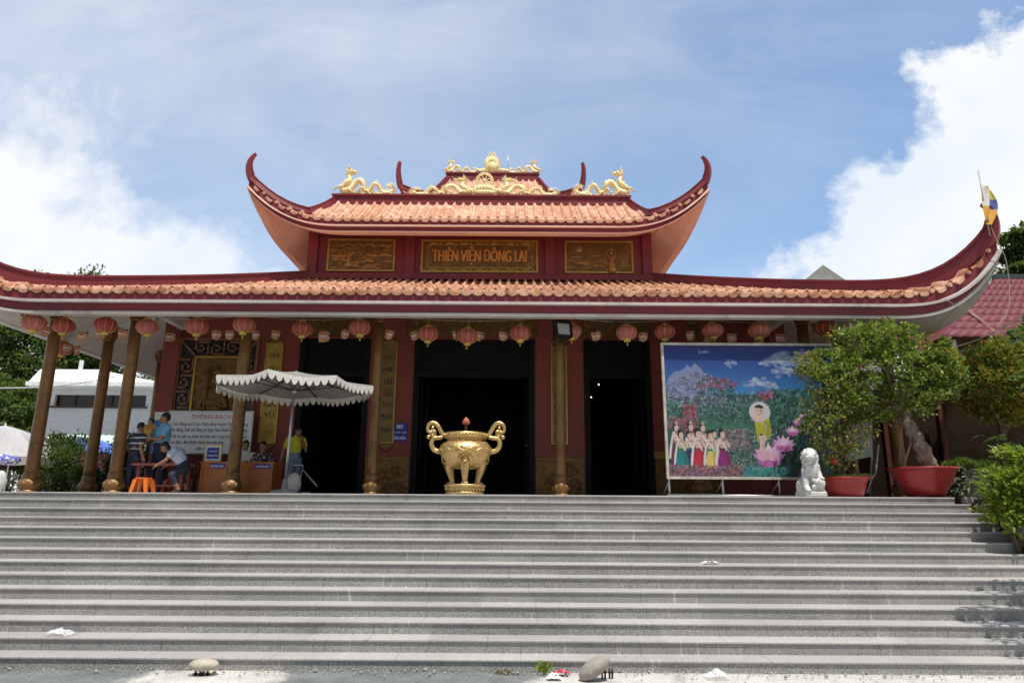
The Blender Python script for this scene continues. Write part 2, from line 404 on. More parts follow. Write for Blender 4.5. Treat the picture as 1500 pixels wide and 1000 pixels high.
def granite_mat(name, lo, hi, dark, light, panel=1.35, rough=0.5, stain=0.35):
    m, nt, b = base_mat(name)
    tc = nt.node('ShaderNodeTexCoord'); vec = tc.outputs['Object']
    n1 = nt.noise(vec, 0.9, 6, 0.65); n2 = nt.noise(vec, 85, 2, 0.9); n2b = nt.noise(vec, 62, 2, 0.8)
    c = nt.ramp(n1, [(0.3, lo), (0.7, hi)])
    c = nt.mix(nt.mapr(n2, 0.52, 0.66, 0, 0.85), c, light); c = nt.mix(nt.mapr(n2b, 0.48, 0.36, 0, 0.7), c, dark)
    # slab joints and slab-to-slab tone
    sp = nt.node('ShaderNodeSeparateXYZ'); nt.l.new(vec, sp.inputs[0])
    row = nt.math('FLOOR', nt.math('MULTIPLY', sp.outputs[2], 7.15))
    wn = nt.node('ShaderNodeTexWhiteNoise'); wn.noise_dimensions = '1D'; nt.l.new(row, wn.inputs['W'])
    xs = nt.math('ADD', nt.math('DIVIDE', sp.outputs[0], panel), nt.math('MULTIPLY', wn.outputs['Value'], 5.0))
    fr = nt.math('FRACT', xs)
    wn2 = nt.node('ShaderNodeTexWhiteNoise'); wn2.noise_dimensions = '2D'
    cb = nt.node('ShaderNodeCombineXYZ'); nt.l.new(nt.math('FLOOR', xs), cb.inputs[0]); nt.l.new(row, cb.inputs[1]); nt.l.new(cb.outputs[0], wn2.inputs['Vector'])
    tone = nt.mapr(wn2.outputs['Value'], 0, 1, 0.91, 1.09)
    vm = nt.node('ShaderNodeVectorMath', operation='SCALE'); nt.l.new(c, vm.inputs[0]); nt.l.new(tone, vm.inputs['Scale']); c = vm.outputs[0]
    joint = nt.math('LESS_THAN', nt.math('ABSOLUTE', nt.math('SUBTRACT', fr, 0.5)), 0.0025)
    c = nt.mix(nt.math('MULTIPLY', joint, 0.6), c, (0.05, 0.05, 0.05))
    # pale drip marks and scuffs
    mpp = nt.node('ShaderNodeMapping'); nt.l.new(vec, mpp.inputs[0]); mpp.inputs['Scale'].default_value = (9, 1.5, 0.7)
    nd = nt.noise(mpp.outputs[0], 2.0, 4, 0.6)
    nb = nt.noise(vec, 0.8, 3, 0.5)
    c = nt.mix(nt.math('MULTIPLY', nt.mapr(nd, 0.62, 0.69, 0, 0.6), nt.mapr(nb, 0.46, 0.58)), c, (0.6, 0.58, 0.55))
    c = nt.mix(nt.mapr(nt.noise(vec, 1.7, 8, 0.7), 0.52, 0.70, 0, stain), c, dark)
    c = nt.mix(nt.mapr(nt.noise(vec, 14, 6, 0.75), 0.64, 0.74, 0, 0.5), c, (0.10, 0.095, 0.09))
    nt.put(b.inputs['Base Color'], c); nt.put(b.inputs['Roughness'], nt.mapr(n2, 0.3, 0.7, rough - 0.1, rough + 0.12))
    return m
M_GROUND = ground_mat()
M_RISER = granite_mat('speckled_grey_granite', (0.215, 0.21, 0.203), (0.29, 0.284, 0.275), (0.085, 0.082, 0.08), (0.62, 0.60, 0.575))
M_TREAD = granite_mat('sunlit_tread_granite', (0.335, 0.32, 0.305), (0.42, 0.40, 0.38), (0.22, 0.21, 0.20), (0.54, 0.52, 0.50), rough=0.45, stain=0.25)  # same granite as the risers, made paler: sun on the treads put into the colour
M_FLOOR = granite_mat('terrace_paving', (0.33, 0.31, 0.29), (0.42, 0.39, 0.36), (0.2, 0.19, 0.18), (0.5, 0.48, 0.45), panel=0.8)
M_EARTH = mat('garden_earth', (0.10, 0.075, 0.05), 0.9, vary=0.4, scale=2, bump=0.8, bscale=18)
GZ = -1.922
mb = MB(); mb.smooth = False
xs = [-600, -60, -20] + lin(-12, 12, 60) + [20, 60, 600]; ys = [-300, -20, -2] + lin(3, 8, 30) + [12, 80, 900]
mb.grid(lambda x, y: (x, y, GZ + (0.02*noise.noise(V((x*1.3, y*1.3, 0))) if -12 <= x <= 12 and 3 < y < 7.3 else 0)), xs, ys)
tag(mb.build('ground', M_GROUND), kind='structure')
TR, NOS, OV = 0.310, 0.026, 0.017
XL, XR = -16.0, 7.66
def step_z(i): return 0.0 if i == 0 else -(0.113 + (i-1)*0.14)
mb = MB(); mb.smooth = False
for i in range(0, 14):
    zt = step_z(i); yf = 11.985 - i*TR                       # nosing front edge
    zb = step_z(i+1) if i < 13 else GZ - 0.1
    jit = 0.004 * sin(i*2.3)
    yb = yf + TR + OV + 0.02 if i else 13.0
    mb.cur = 1                                                # nosing slab with an eased front edge
    prof = [(yb, zt), (yf + 0.007, zt), (yf + 0.002, zt - 0.003), (yf, zt - 0.008), (yf, zt - NOS + 0.005), (yf + 0.004, zt - NOS), (yf + 0.1, zt - NOS)]
    x1 = XR + (0.0 if i else -0.06)
    for (a, b2) in zip(prof[:-1], prof[1:]):
        mb.add([(XL, a[0], a[1]), (x1, a[0], a[1]), (x1, b2[0], b2[1]), (XL, b2[0], b2[1])], [(3, 2, 1, 0)])
    mb.add([(x1, p[0], p[1]) for p in prof], [tuple(range(len(prof)))])
    mb.cur = 0
    mb.add([(XL, yf + OV, zt - NOS + 0.004), (x1, yf + OV, zt - NOS + 0.004), (x1, yf + OV, zb - 0.002), (XL, yf + OV, zb - 0.002)], [(3, 2, 1, 0)])
    mb.add([(x1, yf + OV, zt - NOS), (x1, 13, zt - NOS), (x1, 13, zb), (x1, yf + OV, zb)], [(0, 1, 2, 3)])
tag(mb.build('steps', [M_RISER, M_TREAD]), kind='structure')
mb = MB(); mb.smooth = False
mb.box(-60, 7.6, 12.98, 90, GZ - 0.2, -0.004); 
tag(mb.build('terrace', M_FLOOR), kind='structure')
mb = MB(); mb.smooth = False
mb.box(7.9, 60, 10.6, 90, GZ - 0.2, -0.03)
mb.box(7.62, 7.9, 12.3, 90, GZ - 0.2, -0.035)
tag(mb.build('garden_bed', M_EARTH), kind='structure')
# ------------------------------------------------------------------ the temple
XC = -0.93
Y_E, A_E, RUN_E, ZE = 13.2, 10.0, 5.2, 4.0        # lower roof: eave line, half width, run, tile height at the eave
Y_B = 34.0
temple = empty('temple', (XC, 18, 0), 'red two-tiered temple with orange tiled roofs, upswept corners and three dark doorways', 'temple')
def tile_mat(name, cols, moss):
    m, nt, b = base_mat(name)
    tc = nt.node('ShaderNodeTexCoord'); vec = tc.outputs['Object']
    g = nt.node('ShaderNodeNewGeometry')
    vo = nt.node('ShaderNodeTexVoronoi'); vo.inputs['Scale'].default_value = 4.2; nt.l.new(vec, vo.inputs['Vector'])
    sp = nt.node('ShaderNodeSeparateColor'); nt.l.new(vo.outputs['Color'], sp.inputs[0])
    c = nt.ramp(sp.outputs[0], cols)
    n1 = nt.noise(vec, 0.8, 6, 0.65); n2 = nt.noise(vec, 22, 5, 0.7)
    c = nt.mix(nt.mapr(n1, 0.48, 0.70, 0, 0.6), c, moss)
    vm = nt.node('ShaderNodeVectorMath', operation='SCALE'); nt.l.new(c, vm.inputs[0]); nt.l.new(nt.mapr(n2, 0.3, 0.7, 0.75, 1.25), vm.inputs['Scale'])
    nt.put(b.inputs['Base Color'], vm.outputs[0]); b.inputs['Roughness'].default_value = 0.72
    bp = nt.node('ShaderNodeBump'); bp.inputs['Strength'].default_value = 0.3; bp.inputs['Distance'].default_value = 0.01
    nt.l.new(n2, bp.inputs['Height']); nt.l.new(bp.outputs[0], b.inputs['Normal'])
    return m
M_TILE = tile_mat('terracotta_tile', [(0.05, (0.36, 0.145, 0.075)), (0.5, (0.54, 0.27, 0.155)), (0.95, (0.70, 0.43, 0.29))], (0.26, 0.12, 0.07))
M_TILE2 = tile_mat('faded_terracotta_tile', [(0.1, (0.52, 0.25, 0.15)), (0.5, (0.62, 0.34, 0.22)), (0.9, (0.70, 0.44, 0.31))], (0.42, 0.20, 0.12))

class HipRoof:
    def __init__(s, cx, a, y0, y1, ze, run, rise, lift, w, flare, period, kink=None, le=2.4):
        s.kink = kink; s.le = le
        s.cx = cx; s.a = a; s.cy = (y0+y1)/2; s.b = (y1-y0)/2; s.ze = ze; s.run = run; s.rise = rise
        s.lift = lift; s.w = w; s.flare = flare; s.p = period
        s.sides = {'front': (V((1,0)), V((0,-1)), s.a, s.b), 'right': (V((0,1)), V((1,0)), s.b, s.a),
                   'left': (V((0,-1)), V((-1,0)), s.b, s.a), 'back': (V((-1,0)), V((0,1)), s.a, s.b)}
    def L(s, d): return s.lift * max(0, 1 - max(d, 0)/s.w)**s.le
    def Fl(s, d): return s.flare * max(0, 1 - max(d, 0)/s.w)**2
    def pt(s, side, q, t, dz=0.0, out=0.0, d=None):
        """q: distance along the side from its middle; t: fraction of the run up the slope"""
        u, n, half, dist = s.sides[side]
        if d is None: d = max(half - abs(q), t*s.run)
        f = s.Fl(d); sg = 1 if q >= 0 else -1
        p = V((s.cx, s.cy)) + n*(dist - t*s.run + f + out) + u*(q + sg*f)
        if side in ('left', 'right'): t = s.hipmap(t)
        prof = 0.82*t + 0.18*t*t
        return V((p.x, p.y, s.ze + s.rise*prof + s.L(d) + dz))
    def hipmap(s, x):
        """inset from the side (as a fraction of the run) -> fraction of the run up the front slope, along the hip"""
        if s.kink is None: return x
        kd, kt = s.kink
        return x*kt/kd if x < kd else kt + (x-kd)*(1-kt)/(1-kd)
    def hipinv(s, t):
        if s.kink is None: return t
        kd, kt = s.kink
        return t*kd/kt if t < kt else kd + (t-kt)*(1-kd)/(1-kt)
    def tmax(s, side, q):
        x = max(0.0, (s.sides[side][2] - abs(q))/s.run)
        if x >= 1: return 1.0
        return s.hipmap(x) if side in ('front', 'back') else s.hipinv(x)
    def edge(s, side, qn, inset, dz):
        """a line parallel to the eave, set in by inset and moved by dz; qn in -1..1, mitred at the corners"""
        u, n, half, dist = s.sides[side]
        d = half*(1 - abs(qn)); f = s.Fl(d); q = qn*(half - inset); sg = 1 if qn >= 0 else -1
        p = V((s.cx, s.cy)) + n*(dist - inset + f) + u*(q + sg*f)
        return V((p.x, p.y, s.ze + s.L(d) + dz))
    def qs(s, half, n=40):
        """parameters along a side, denser towards the corners"""
        k = 1 - s.w/half; out = []
        for i in range(n + 1): out.append(1 - (1 - k)*(i/n))
        pos = sorted(set(out)); return [-x for x in pos[::-1]] + lin(-k, k, 6)[1:-1] + pos
    def tiles(s, name, mat_, parent, sides=('front', 'left', 'right'), expo=0.24, label=None):
        mb = MB(); T = s.run; roll_w = 0.26*s.p
        nrow = max(4, int(sqrt(s.run**2 + s.rise**2)/expo))
        for side in sides:
            u, n, half, dist = s.sides[side]
            cnt = int(half*2/s.p); start = -cnt*s.p/2
            fine = side == 'front'
            offs = [-0.5, -0.2, -0.187, -0.14, -0.07, 0, 0.07, 0.14, 0.187, 0.2, 0.5] if fine else [-0.5, -0.2, -0.11, 0, 0.11, 0.2, 0.5]
            def hgt(o):
                ao = abs(o)
                return 0.08*sqrt(max(0, 1 - (ao/0.19)**2)) if ao < 0.19 else -0.02*((ao-0.19)/0.31)
            for j in range(cnt + 1):
                cq = start + j*s.p
                if abs(cq) > half - 0.02: continue
                jw = 0.006*rnd.uniform(-1, 1)
                rows = []
                for r in range(nrow + 1):
                    t0 = r/nrow
                    for k in (0, 1):
                        if k == 1 and r == nrow: break
                        t = (r + (0 if k == 0 else 0.985))/nrow
                        rows.append((t, 0.018 if k == 0 else 0.0, k, r))
                o = len(mb.v)
                for (t, up, k, r) in rows:
                    rj = 0.0025*rnd.uniform(-1, 1)
                    for off in offs:
                        q = cq + off*s.p + jw
                        q = max(-half + 0.01, min(half - 0.01, q))
                        tt = min(t, s.tmax(side, q))
                        upx = up*(1.0 if abs(off) < 0.25 else 0.55)
                        d = half - abs(q)
                        mb.v.append(s.pt(side, q, max(tt, 0.0), hgt(off) + upx + rj, out=0.0))
                m = len(offs)
                for i in range(len(rows) - 1):
                    ok = rows[i][0] <= s.tmax(side, max(abs(cq) - s.p, 0))
                    if not ok: break
                    for k in range(m - 1):
                        mb.face((o+i*m+k, o+i*m+k+1, o+(i+1)*m+k+1, o+(i+1)*m+k))
        return mb.build(name, mat_, parent, loc=(s.cx, s.cy, s.ze), auto=R(40))
    def ends(s, name, mat_, parent, sides=('front', 'left', 'right')):
        """round roll caps and hanging pan tongues along the eave"""
        mb = MB()
        for side in sides:
            u, n, half, dist = s.sides[side]
            cnt = int(half*2/s.p); start = -cnt*s.p/2
            for j in range(cnt + 1):
                q = start + j*s.p
                if abs(q) < half - 0.05:
                    d = half - abs(q)
                    sl = -(s.L(d - 0.05) - s.L(d + 0.05))/0.1 * (-1 if q >= 0 else 1)   # slope of the eave line
                    c = s.pt(side, q, 0, 0.018)
                    ux = V((u.x, u.y, sl)).normalized(); nn = V((n.x, n.y, 0)); uz = nn.cross(ux) if nn.cross(ux).z > 0 else -nn.cross(ux)
                    jr = rnd.uniform(0.95, 1.06); r0 = 0.052*jr
                    for (r1, o0, o1) in ((r0, -0.03, 0.014), (r0*0.72, 0.014, 0.022)):
                        o = len(mb.v); N = 12
                        for k in range(N): mb.v.append(c + nn*o0 + ux*cos(2*pi*k/N)*r1 + uz*sin(2*pi*k/N)*r1)
                        for k in range(N): mb.v.append(c + nn*o1 + ux*cos(2*pi*k/N)*r1 + uz*sin(2*pi*k/N)*r1)
                        for k in range(N): mb.face((o+k, o+(k+1)%N, o+N+(k+1)%N, o+N+k))
                        mb.smooth = False; mb.face([o+N+k for k in range(N)]); mb.smooth = True
                q2 = q + s.p/2
                if abs(q2) < half - 0.06:
                    d = half - abs(q2)
                    sl = -(s.L(d - 0.05) - s.L(d + 0.05))/0.1 * (-1 if q2 >= 0 else 1)
                    c = s.pt(side, q2, 0, 0.0)
                    ux = V((u.x, u.y, sl)).normalized(); nn = V((n.x, n.y, 0)); uz = nn.cross(ux) if nn.cross(ux).z > 0 else -nn.cross(ux)
                    w = s.p*0.44*rnd.uniform(0.96, 1.03); hh = s.p*0.33*rnd.uniform(0.92, 1.08)
                    pts = [(-w, 0.0)] + [(-w*cos(pi*k/10), -hh*sin(pi*k/10)**0.65) for k in range(0, 11)] + [(w, 0.0)]
                    tilt = -0.25
                    def P(a, b2, o): return c + ux*a + uz*b2 + nn*(o + 0.02 + tilt*b2*-0.3)
                    o = len(mb.v); N = len(pts)
                    for (a, b2) in pts: mb.v.append(P(a, b2, 0.0))
                    for (a, b2) in pts: mb.v.append(P(a*0.9, b2*0.9, 0.022))
                    for k in range(N): mb.face((o+k, o+(k+1)%N, o+N+(k+1)%N, o+N+k))
                    mb.smooth = False; mb.face([o+N+k for k in range(N)]); mb.smooth = True
                    # the concave pan behind
                    mb.add([P(-w, 0, 0.02), P(w, 0, 0.02), P(w, 0.02, -0.25), P(-w, 0.02, -0.25)], [(0, 1, 2, 3)])
        return mb.build(name, mat_, parent, loc=(s.cx, s.cy, s.ze), auto=R(35))
    def strip(s, name, prof, mats, parent, sides=('front', 'left', 'right', 'back')):
        """mouldings under the eave: prof = [(inset, dz, material index), ...], a polyline swept along every side"""
        mb = MB(); mb.smooth = True
        for side in sides:
            half = s.sides[side][2]
            qs = s.qs(half)
            for (a, b2) in zip(prof[:-1], prof[1:]):
                mb.cur = b2[2]
                mb.grid(lambda q, k: s.edge(side, q, (a, b2)[k][0], (a, b2)[k][1]), qs, [0, 1])
        return mb.build(name, mats, parent, loc=(s.cx, s.cy, s.ze), auto=R(30))
    def hip(s, name, mats, parent, sx, sy, w, h0, h1, horn, taper=0.5, label=None):
        """ridge over one hip, running on past the corner as an upswept horn"""
        mb = MB(); mb.smooth = True
        side = 'front' if sy < 0 else 'back'
        u, n, half, dist = s.sides[side]
        sgn = sx if side == 'front' else -sx
        path = []
        for i in range(31):
            t = (1 - i/30)**1.3
            p = s.pt(side, sgn*(half - s.hipinv(t)*s.run), t, 0.02)
            path.append((p, w, h0 + (h1 - h0)*(i/30)))
        d2 = V((sx, sy)).normalized(); c = path[-1][0]
        hp = spline([V((0, 0, 0))] + [V((x, 0, z)) for x, z in horn], 6)
        for i, p in enumerate(hp[1:]):
            k = (i+1)/(len(hp)-1)
            path.append((V((c.x + d2.x*p.x, c.y + d2.y*p.x, c.z + p.z)), w*(1 - 0.45*k), h1*(1 - taper*k)))
        o = len(mb.v)
        perp = V((-d2.y, d2.x, 0))
        for i, (p, ww, hh) in enumerate(path):
            a = path[max(i-3, 0)][0]; b2 = path[min(i+2, len(path)-1)][0]
            tg = (b2 - a).normalized(); up = perp.cross(tg)
            if up.dot(V((-d2.x, -d2.y, 0)))*0 + up.z < 0 and i < 31: up = -up
            if i >= 31:
                pu = path_up
                if up.dot(pu) < 0: up = -up
            path_up = up
            for (x, z) in ((-1, -0.15), (1, -0.15), (1, 0.82), (1.35, 0.82), (1.35, 1), (-1.35, 1), (-1.35, 0.82), (-1, 0.82)):
                mb.v.append(p + perp*x*ww/2 + up*z*hh)
        N = len(path); m = 8
        mb.smooth = False
        for i in range(N-1):
            for k in range(m): mb.face((o+i*m+k, o+i*m+(k+1)%m, o+(i+1)*m+(k+1)%m, o+(i+1)*m+k))
        mb.face([o+k for k in range(m)]); mb.face([o+(N-1)*m+k for k in range(m)])
        ob = mb.build(name, mats, parent, loc=tuple(c), auto=R(30))
        return ob, path[-1][0]

def ceiling_ring(name, roof, rings, mat_, parent):
    """soffit: rings of (inset, dz, use_lift)"""
    mb = MB()
    for side in ('front', 'left', 'right', 'back'):
        half = roof.sides[side][2]; qs = roof.qs(half)
        def fn(q, k):
            i, dz, fl = rings[k]
            p = roof.edge(side, q, i, dz)
            d = half*(1-abs(q)); 
            p.z -= roof.L(d)*(1-fl)
            if fl < 1:
                f = roof.Fl(d)*(1-fl); u, n, h, di = roof.sides[side]; sg = 1 if q >= 0 else -1
                p.x -= (n.x + u.x*sg)*f; p.y -= (n.y + u.y*sg)*f
            return p
        mb.grid(fn, qs, list(range(len(rings))))
    return mb.build(name, mat_, parent, loc=(roof.cx, roof.cy, roof.ze))

# ---- lower roof
lower = HipRoof(XC, 10.03, Y_E, Y_B, ZE, RUN_E, 1.97, 1.0, 1.5, 0.5, 0.234, le=4.2)
lr = lower.tiles('lower_roof', M_TILE, temple)
lower.ends('eave_tiles', M_TILE, lr)
lower.strip('fascia', [(0.0, 0.0, 0), (0.0, -0.20, 0), (-0.05, -0.20, 1), (-0.05, -0.255, 1), (0.04, -0.255, 1), (0.05, -0.425, 2), (0.02, -0.425, 1), (0.02, -0.48, 1), (0.22, -0.48, 1), (0.24, -0.47, 1)],
            [M_MAROON, M_WHITE, M_MAROON], lr)
ceiling_ring('soffit', lower, [(0.22, -0.472, 1), (0.6, -0.25, 0.75), (1.0, 0.0, 0.45), (1.6, 0.22, 0.1), (2.3, 0.40, 0.0), (3.6, 0.6, 0.0)], M_SOFFIT, lr)
HORN_LO = [(0.06, 0.22), (0.07, 0.46), (0.02, 0.66), (-0.13, 0.80)]
for sx in (-1, 1):
    for sy in (-1, 1):
        h, tip = lower.hip('hip_ridge', M_MAROON, lr, sx, sy, 0.15, 0.26, 0.30, HORN_LO, 0.8)
        if sx == 1 and sy == -1: LOW_TIP = tip
# ---- upper wall
YU, AU = 18.4, 4.87
ZU0, ZU1 = 5.72, 7.42
mb = MB(); mb.smooth = False
mb.box(XC-AU, XC+AU, YU, 31.0, ZU0, ZU1)
for xx in (-AU+0.11, -1.99, 1.99, AU-0.11):
    mb.box(XC+xx-0.135, XC+xx+0.135, YU-0.11, YU+0.05, ZU0+0.05, ZU1-0.003)
mb.box(XC-AU-0.08, XC+AU+0.08, YU-0.16, YU-0.003, 5.99, 6.16)
mb.box(XC-AU-0.05, XC+AU+0.05, YU-0.08, YU-0.004, ZU1-0.09, ZU1-0.006)
mb.build('upper_wall', M_MAROON, temple, loc=(XC, YU, ZU0))
upper = HipRoof(XC, 5.80, 17.2, 32.2, 7.33, 1.5, 1.15, 0.95, 2.1, 0.36, 0.262, kink=(0.80, 0.13), le=3.1)
ur = upper.tiles('upper_roof', M_TILE2, temple, expo=0.2)
upper.ends('eave_tiles', M_TILE2, ur)
upper.strip('fascia', [(0.0, 0.0, 0), (0.0, -0.175, 0), (-0.04, -0.175, 1), (-0.04, -0.215, 1), (0.04, -0.215, 1), (0.04, -0.335, 2), (0.02, -0.335, 1), (0.04, -0.37, 1), (0.24, -0.37, 1)],
            [M_MAROON, M_PINK, M_MAROON], ur)
ceiling_ring('soffit', upper, [(0.23, -0.366, 1), (0.5, -0.27, 0.9), (0.85, -0.08, 0.6), (1.2, 0.09, 0.25), (1.35, 0.12, 0.1)], M_PINK, ur)
HORN_UP = [(0.08, 0.22), (0.09, 0.45), (0.02, 0.66), (-0.08, 0.80)]
for sx in (-1, 1):
    for sy in (-1, 1):
        upper.hip('hip_ridge', M_MAROON, ur, sx, sy, 0.12, 0.16, 0.165, HORN_UP, 0.55)
mb = MB(); mb.smooth = False
zt = 7.33 + 1.15
mb.box(XC-4.36, XC+4.36, 18.62, 18.80, zt-0.06, zt+0.20); mb.box(XC-4.42, XC+4.42, 18.58, 18.84, zt+0.203, zt+0.26)
for sx in (-1, 1): mb.box(XC+sx*4.3-0.09, XC+sx*4.3+0.09, 18.85, 30.6, zt-0.06, zt+0.2)
mb.build('ridge_beam', M_MAROON, ur, loc=(XC, 18.7, zt))
mb = MB(); mb.smooth = False
mb.box(XC-4.35, XC+4.35, 18.75, 30.6, zt-0.02, zt); mb.build('roof_deck', M_TILE2, ur, loc=(XC, 24, zt))
# ---- third, set-back roof
XT = XC + 0.04
Y3 = 25.6
mb = MB(); mb.smooth = False; mb.box(XT-2.7, XT+2.7, Y3+1.0, Y3+6.0, 8.4, 12.2); mb.build('top_wall', M_MAROON, temple, loc=(XT, Y3+3, 8.4))
third = HipRoof(XT, 3.45, Y3, Y3+7.0, 11.78, 1.5, 1.69, 0.45, 1.4, 0.25, 0.262, kink=(0.62, 0.24))
tr = third.tiles('top_roof', M_TILE2, temple, expo=0.2)
third.ends('eave_tiles', M_TILE2, tr)
third.strip('fascia', [(0.09, 0.02, 0), (0.08, -0.3, 0), (0.5, -0.3, 0)], [M_MAROON], tr)
for sx in (-1, 1):
    for sy in (-1, 1):
        third.hip('hip_ridge', M_MAROON, tr, sx, sy, 0.12, 0.16, 0.2, [(0.10, 0.30), (0.14, 0.62), (0.12, 0.94), (0.06, 1.15)])
mb = MB(); mb.smooth = False
z3 = 11.78+1.69
mb.box(XT-1.98, XT+1.98, Y3+1.47, Y3+1.65, z3-0.05, z3+0.3); mb.box(XT-2.03, XT+2.03, Y3+1.43, Y3+1.69, z3+0.303, z3+0.36)
mb.build('ridge_beam', M_MAROON, tr, loc=(XT, Y3+1.5, z3))
mb = MB(); mb.smooth = False; mb.box(XT-2, XT+2, Y3+1.6, Y3+5.5, z3-0.02, z3); mb.build('roof_deck', M_TILE2, tr, loc=(XT, Y3+3, z3))

# ---- body: front wall with three doorways, dark hall behind
YW, AB, ZC = 16.7, 7.75, 4.66
DOORS = [(-3.49, 0.88), (0.0, 1.50), (3.55, 0.83)]
DT = 3.88
mb = MB(); mb.smooth = False
edges = [-AB]
for c, h in DOORS: edges += [c-h, c+h]
edges.append(AB)
for i in range(0, len(edges), 2): mb.box(XC+edges[i], XC+edges[i+1], YW, YW+0.35, 0, DT)
mb.box(XC-AB, XC+AB, YW, YW+0.35, DT, ZC+0.3)
for x in (-AB+0.19, AB-0.19): mb.box(XC+x-0.2, XC+x+0.2, YW-0.12, YW+0.02, 0, ZC+0.25)
for sx in (-1, 1): mb.box(XC+sx*AB-0.15, XC+sx*AB+0.15, YW+0.36, 30, 0, ZC+0.2)
mb.box(XC-AB, XC+AB, 29.9, 30.2, 0, ZC+0.2)
mb.build('body_wall', M_WALLRED, temple, loc=(XC, YW, 0))
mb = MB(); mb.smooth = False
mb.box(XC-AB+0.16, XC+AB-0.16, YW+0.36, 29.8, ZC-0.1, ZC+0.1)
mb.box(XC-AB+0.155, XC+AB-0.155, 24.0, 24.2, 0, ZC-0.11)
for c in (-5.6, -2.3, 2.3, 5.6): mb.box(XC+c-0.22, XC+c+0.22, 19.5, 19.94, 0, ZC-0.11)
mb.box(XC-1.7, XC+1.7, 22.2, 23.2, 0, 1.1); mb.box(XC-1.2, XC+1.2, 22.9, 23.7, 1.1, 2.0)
mb.build('hall_interior', M_DARK, temple, loc=(XC, 20, 0))  # near-black colour stands in for the darkness of the unlit hall
for c, h in DOORS:
    mb = MB(); mb.smooth = False
    x0, x1 = XC+c-h, XC+c+h
    mb.box(x0, x0+0.14, YW-0.04, YW+0.3, 0, DT); mb.box(x1-0.14, x1, YW-0.04, YW+0.3, 0, DT)
    mb.box(x0+0.14, x1-0.14, YW+0.05, YW+0.3, 2.96, DT)
    mb.box(x0+0.142, x1-0.142, YW-0.01, YW+0.28, 2.9, 3.02)
    n = 4 if h > 1 else 3
    for k in range(n):
        a = x0+0.3 + (x1-x0-0.6)*k/n; b = x0+0.3 + (x1-x0-0.6)*(k+1)/n
        mb.box(a+0.06, b-0.06, YW+0.03, YW+0.06, 3.12, 3.76)
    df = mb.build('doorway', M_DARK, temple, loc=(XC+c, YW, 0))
    for sx in (-1, 1):                                              # leaves folded back inside
        mb = MB(); mb.smooth = False
        xh = x0+0.16 if sx < 0 else x1-0.16
        for k in range(2):
            yy0 = YW+0.42+k*0.72
            xa = xh + (-sx)*0.05*k
            mb.box(xa-0.025, xa+0.025, yy0, yy0+0.68, 0.03, 2.9)
            for zz in (0.12, 1.0, 1.1, 2.7): mb.box(xa-0.036, xa+0.036, yy0+0.05, yy0+0.63, zz, zz+0.1)
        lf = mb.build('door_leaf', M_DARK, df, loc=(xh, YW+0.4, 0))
# dado reliefs, band over the side doors
def scrollwork(mb, x0, x1, z0, z1, y, seed, n=10):
    r2 = random.Random(seed)
    for k in range(n):
        cx = x0 + (x1-x0)*r2.uniform(0.15, 0.85); cz = z0 + (z1-z0)*r2.uniform(0.15, 0.85); s = r2.choice((-1, 1)); R0 = min(z1-z0, x1-x0)*r2.uniform(0.14, 0.26)
        ph = r2.uniform(0, 6.28)
        pts = [(min(max(cx + R0*(1-i/16)*cos(ph+s*i*0.5), x0+.03), x1-.03), y, min(max(cz + R0*(1-i/16)*sin(ph+s*i*0.5), z0+.03), z1-.03)) for i in range(14)]
        mb.tube(pts, [0.026*(1-i/18) for i in range(14)], 6)
        for j in range(3):
            a = r2.uniform(0, 6.28); mb.ell((min(max(cx+R0*cos(a), x0+.05), x1-.05), y, min(max(cz+R0*sin(a), z0+.05), z1-.05)), (0.05, 0.02, 0.03), 8, Matrix.Rotation(a, 3, 'Y'), 6)
for a, b in ((DOORS[0][0]+DOORS[0][1]+0.03, -1.53), (1.53, DOORS[2][0]-DOORS[2][1]-0.03), (DOORS[2][0]+DOORS[2][1]+0.03, 5.9)):
    mb = MB(); mb.smooth = False
    mb.box(XC+a, XC+b, YW-0.03, YW-0.003, 0.0, 0.86); mb.box(XC+a-0.01, XC+b+0.01, YW-0.06, YW-0.002, 0.86, 0.94)
    mb.smooth = True; scrollwork(mb, XC+a, XC+b, 0.02, 0.84, YW-0.035, int(a*100), 12)
    mb.build('dado_relief', M_RELIEF, temple, loc=(XC+(a+b)/2, YW, 0))
for c, h in (DOORS[0], DOORS[2]):
    mb = MB(); mb.smooth = False
    mb.box(XC+c-h, XC+c+h, YW-0.05, YW-0.003, DT+0.06, 4.55)
    for zz in (DT+0.06, 4.49): mb.box(XC+c-h-0.02, XC+c+h+0.02, YW-0.08, YW-0.052, zz, zz+0.06)
    mb.smooth = True; scrollwork(mb, XC+c-h, XC+c+h, DT+0.14, 4.48, YW-0.055, int(c*77), 12)
    mb.build('lintel_relief', M_RELIEF, temple, loc=(XC+c, YW, DT))
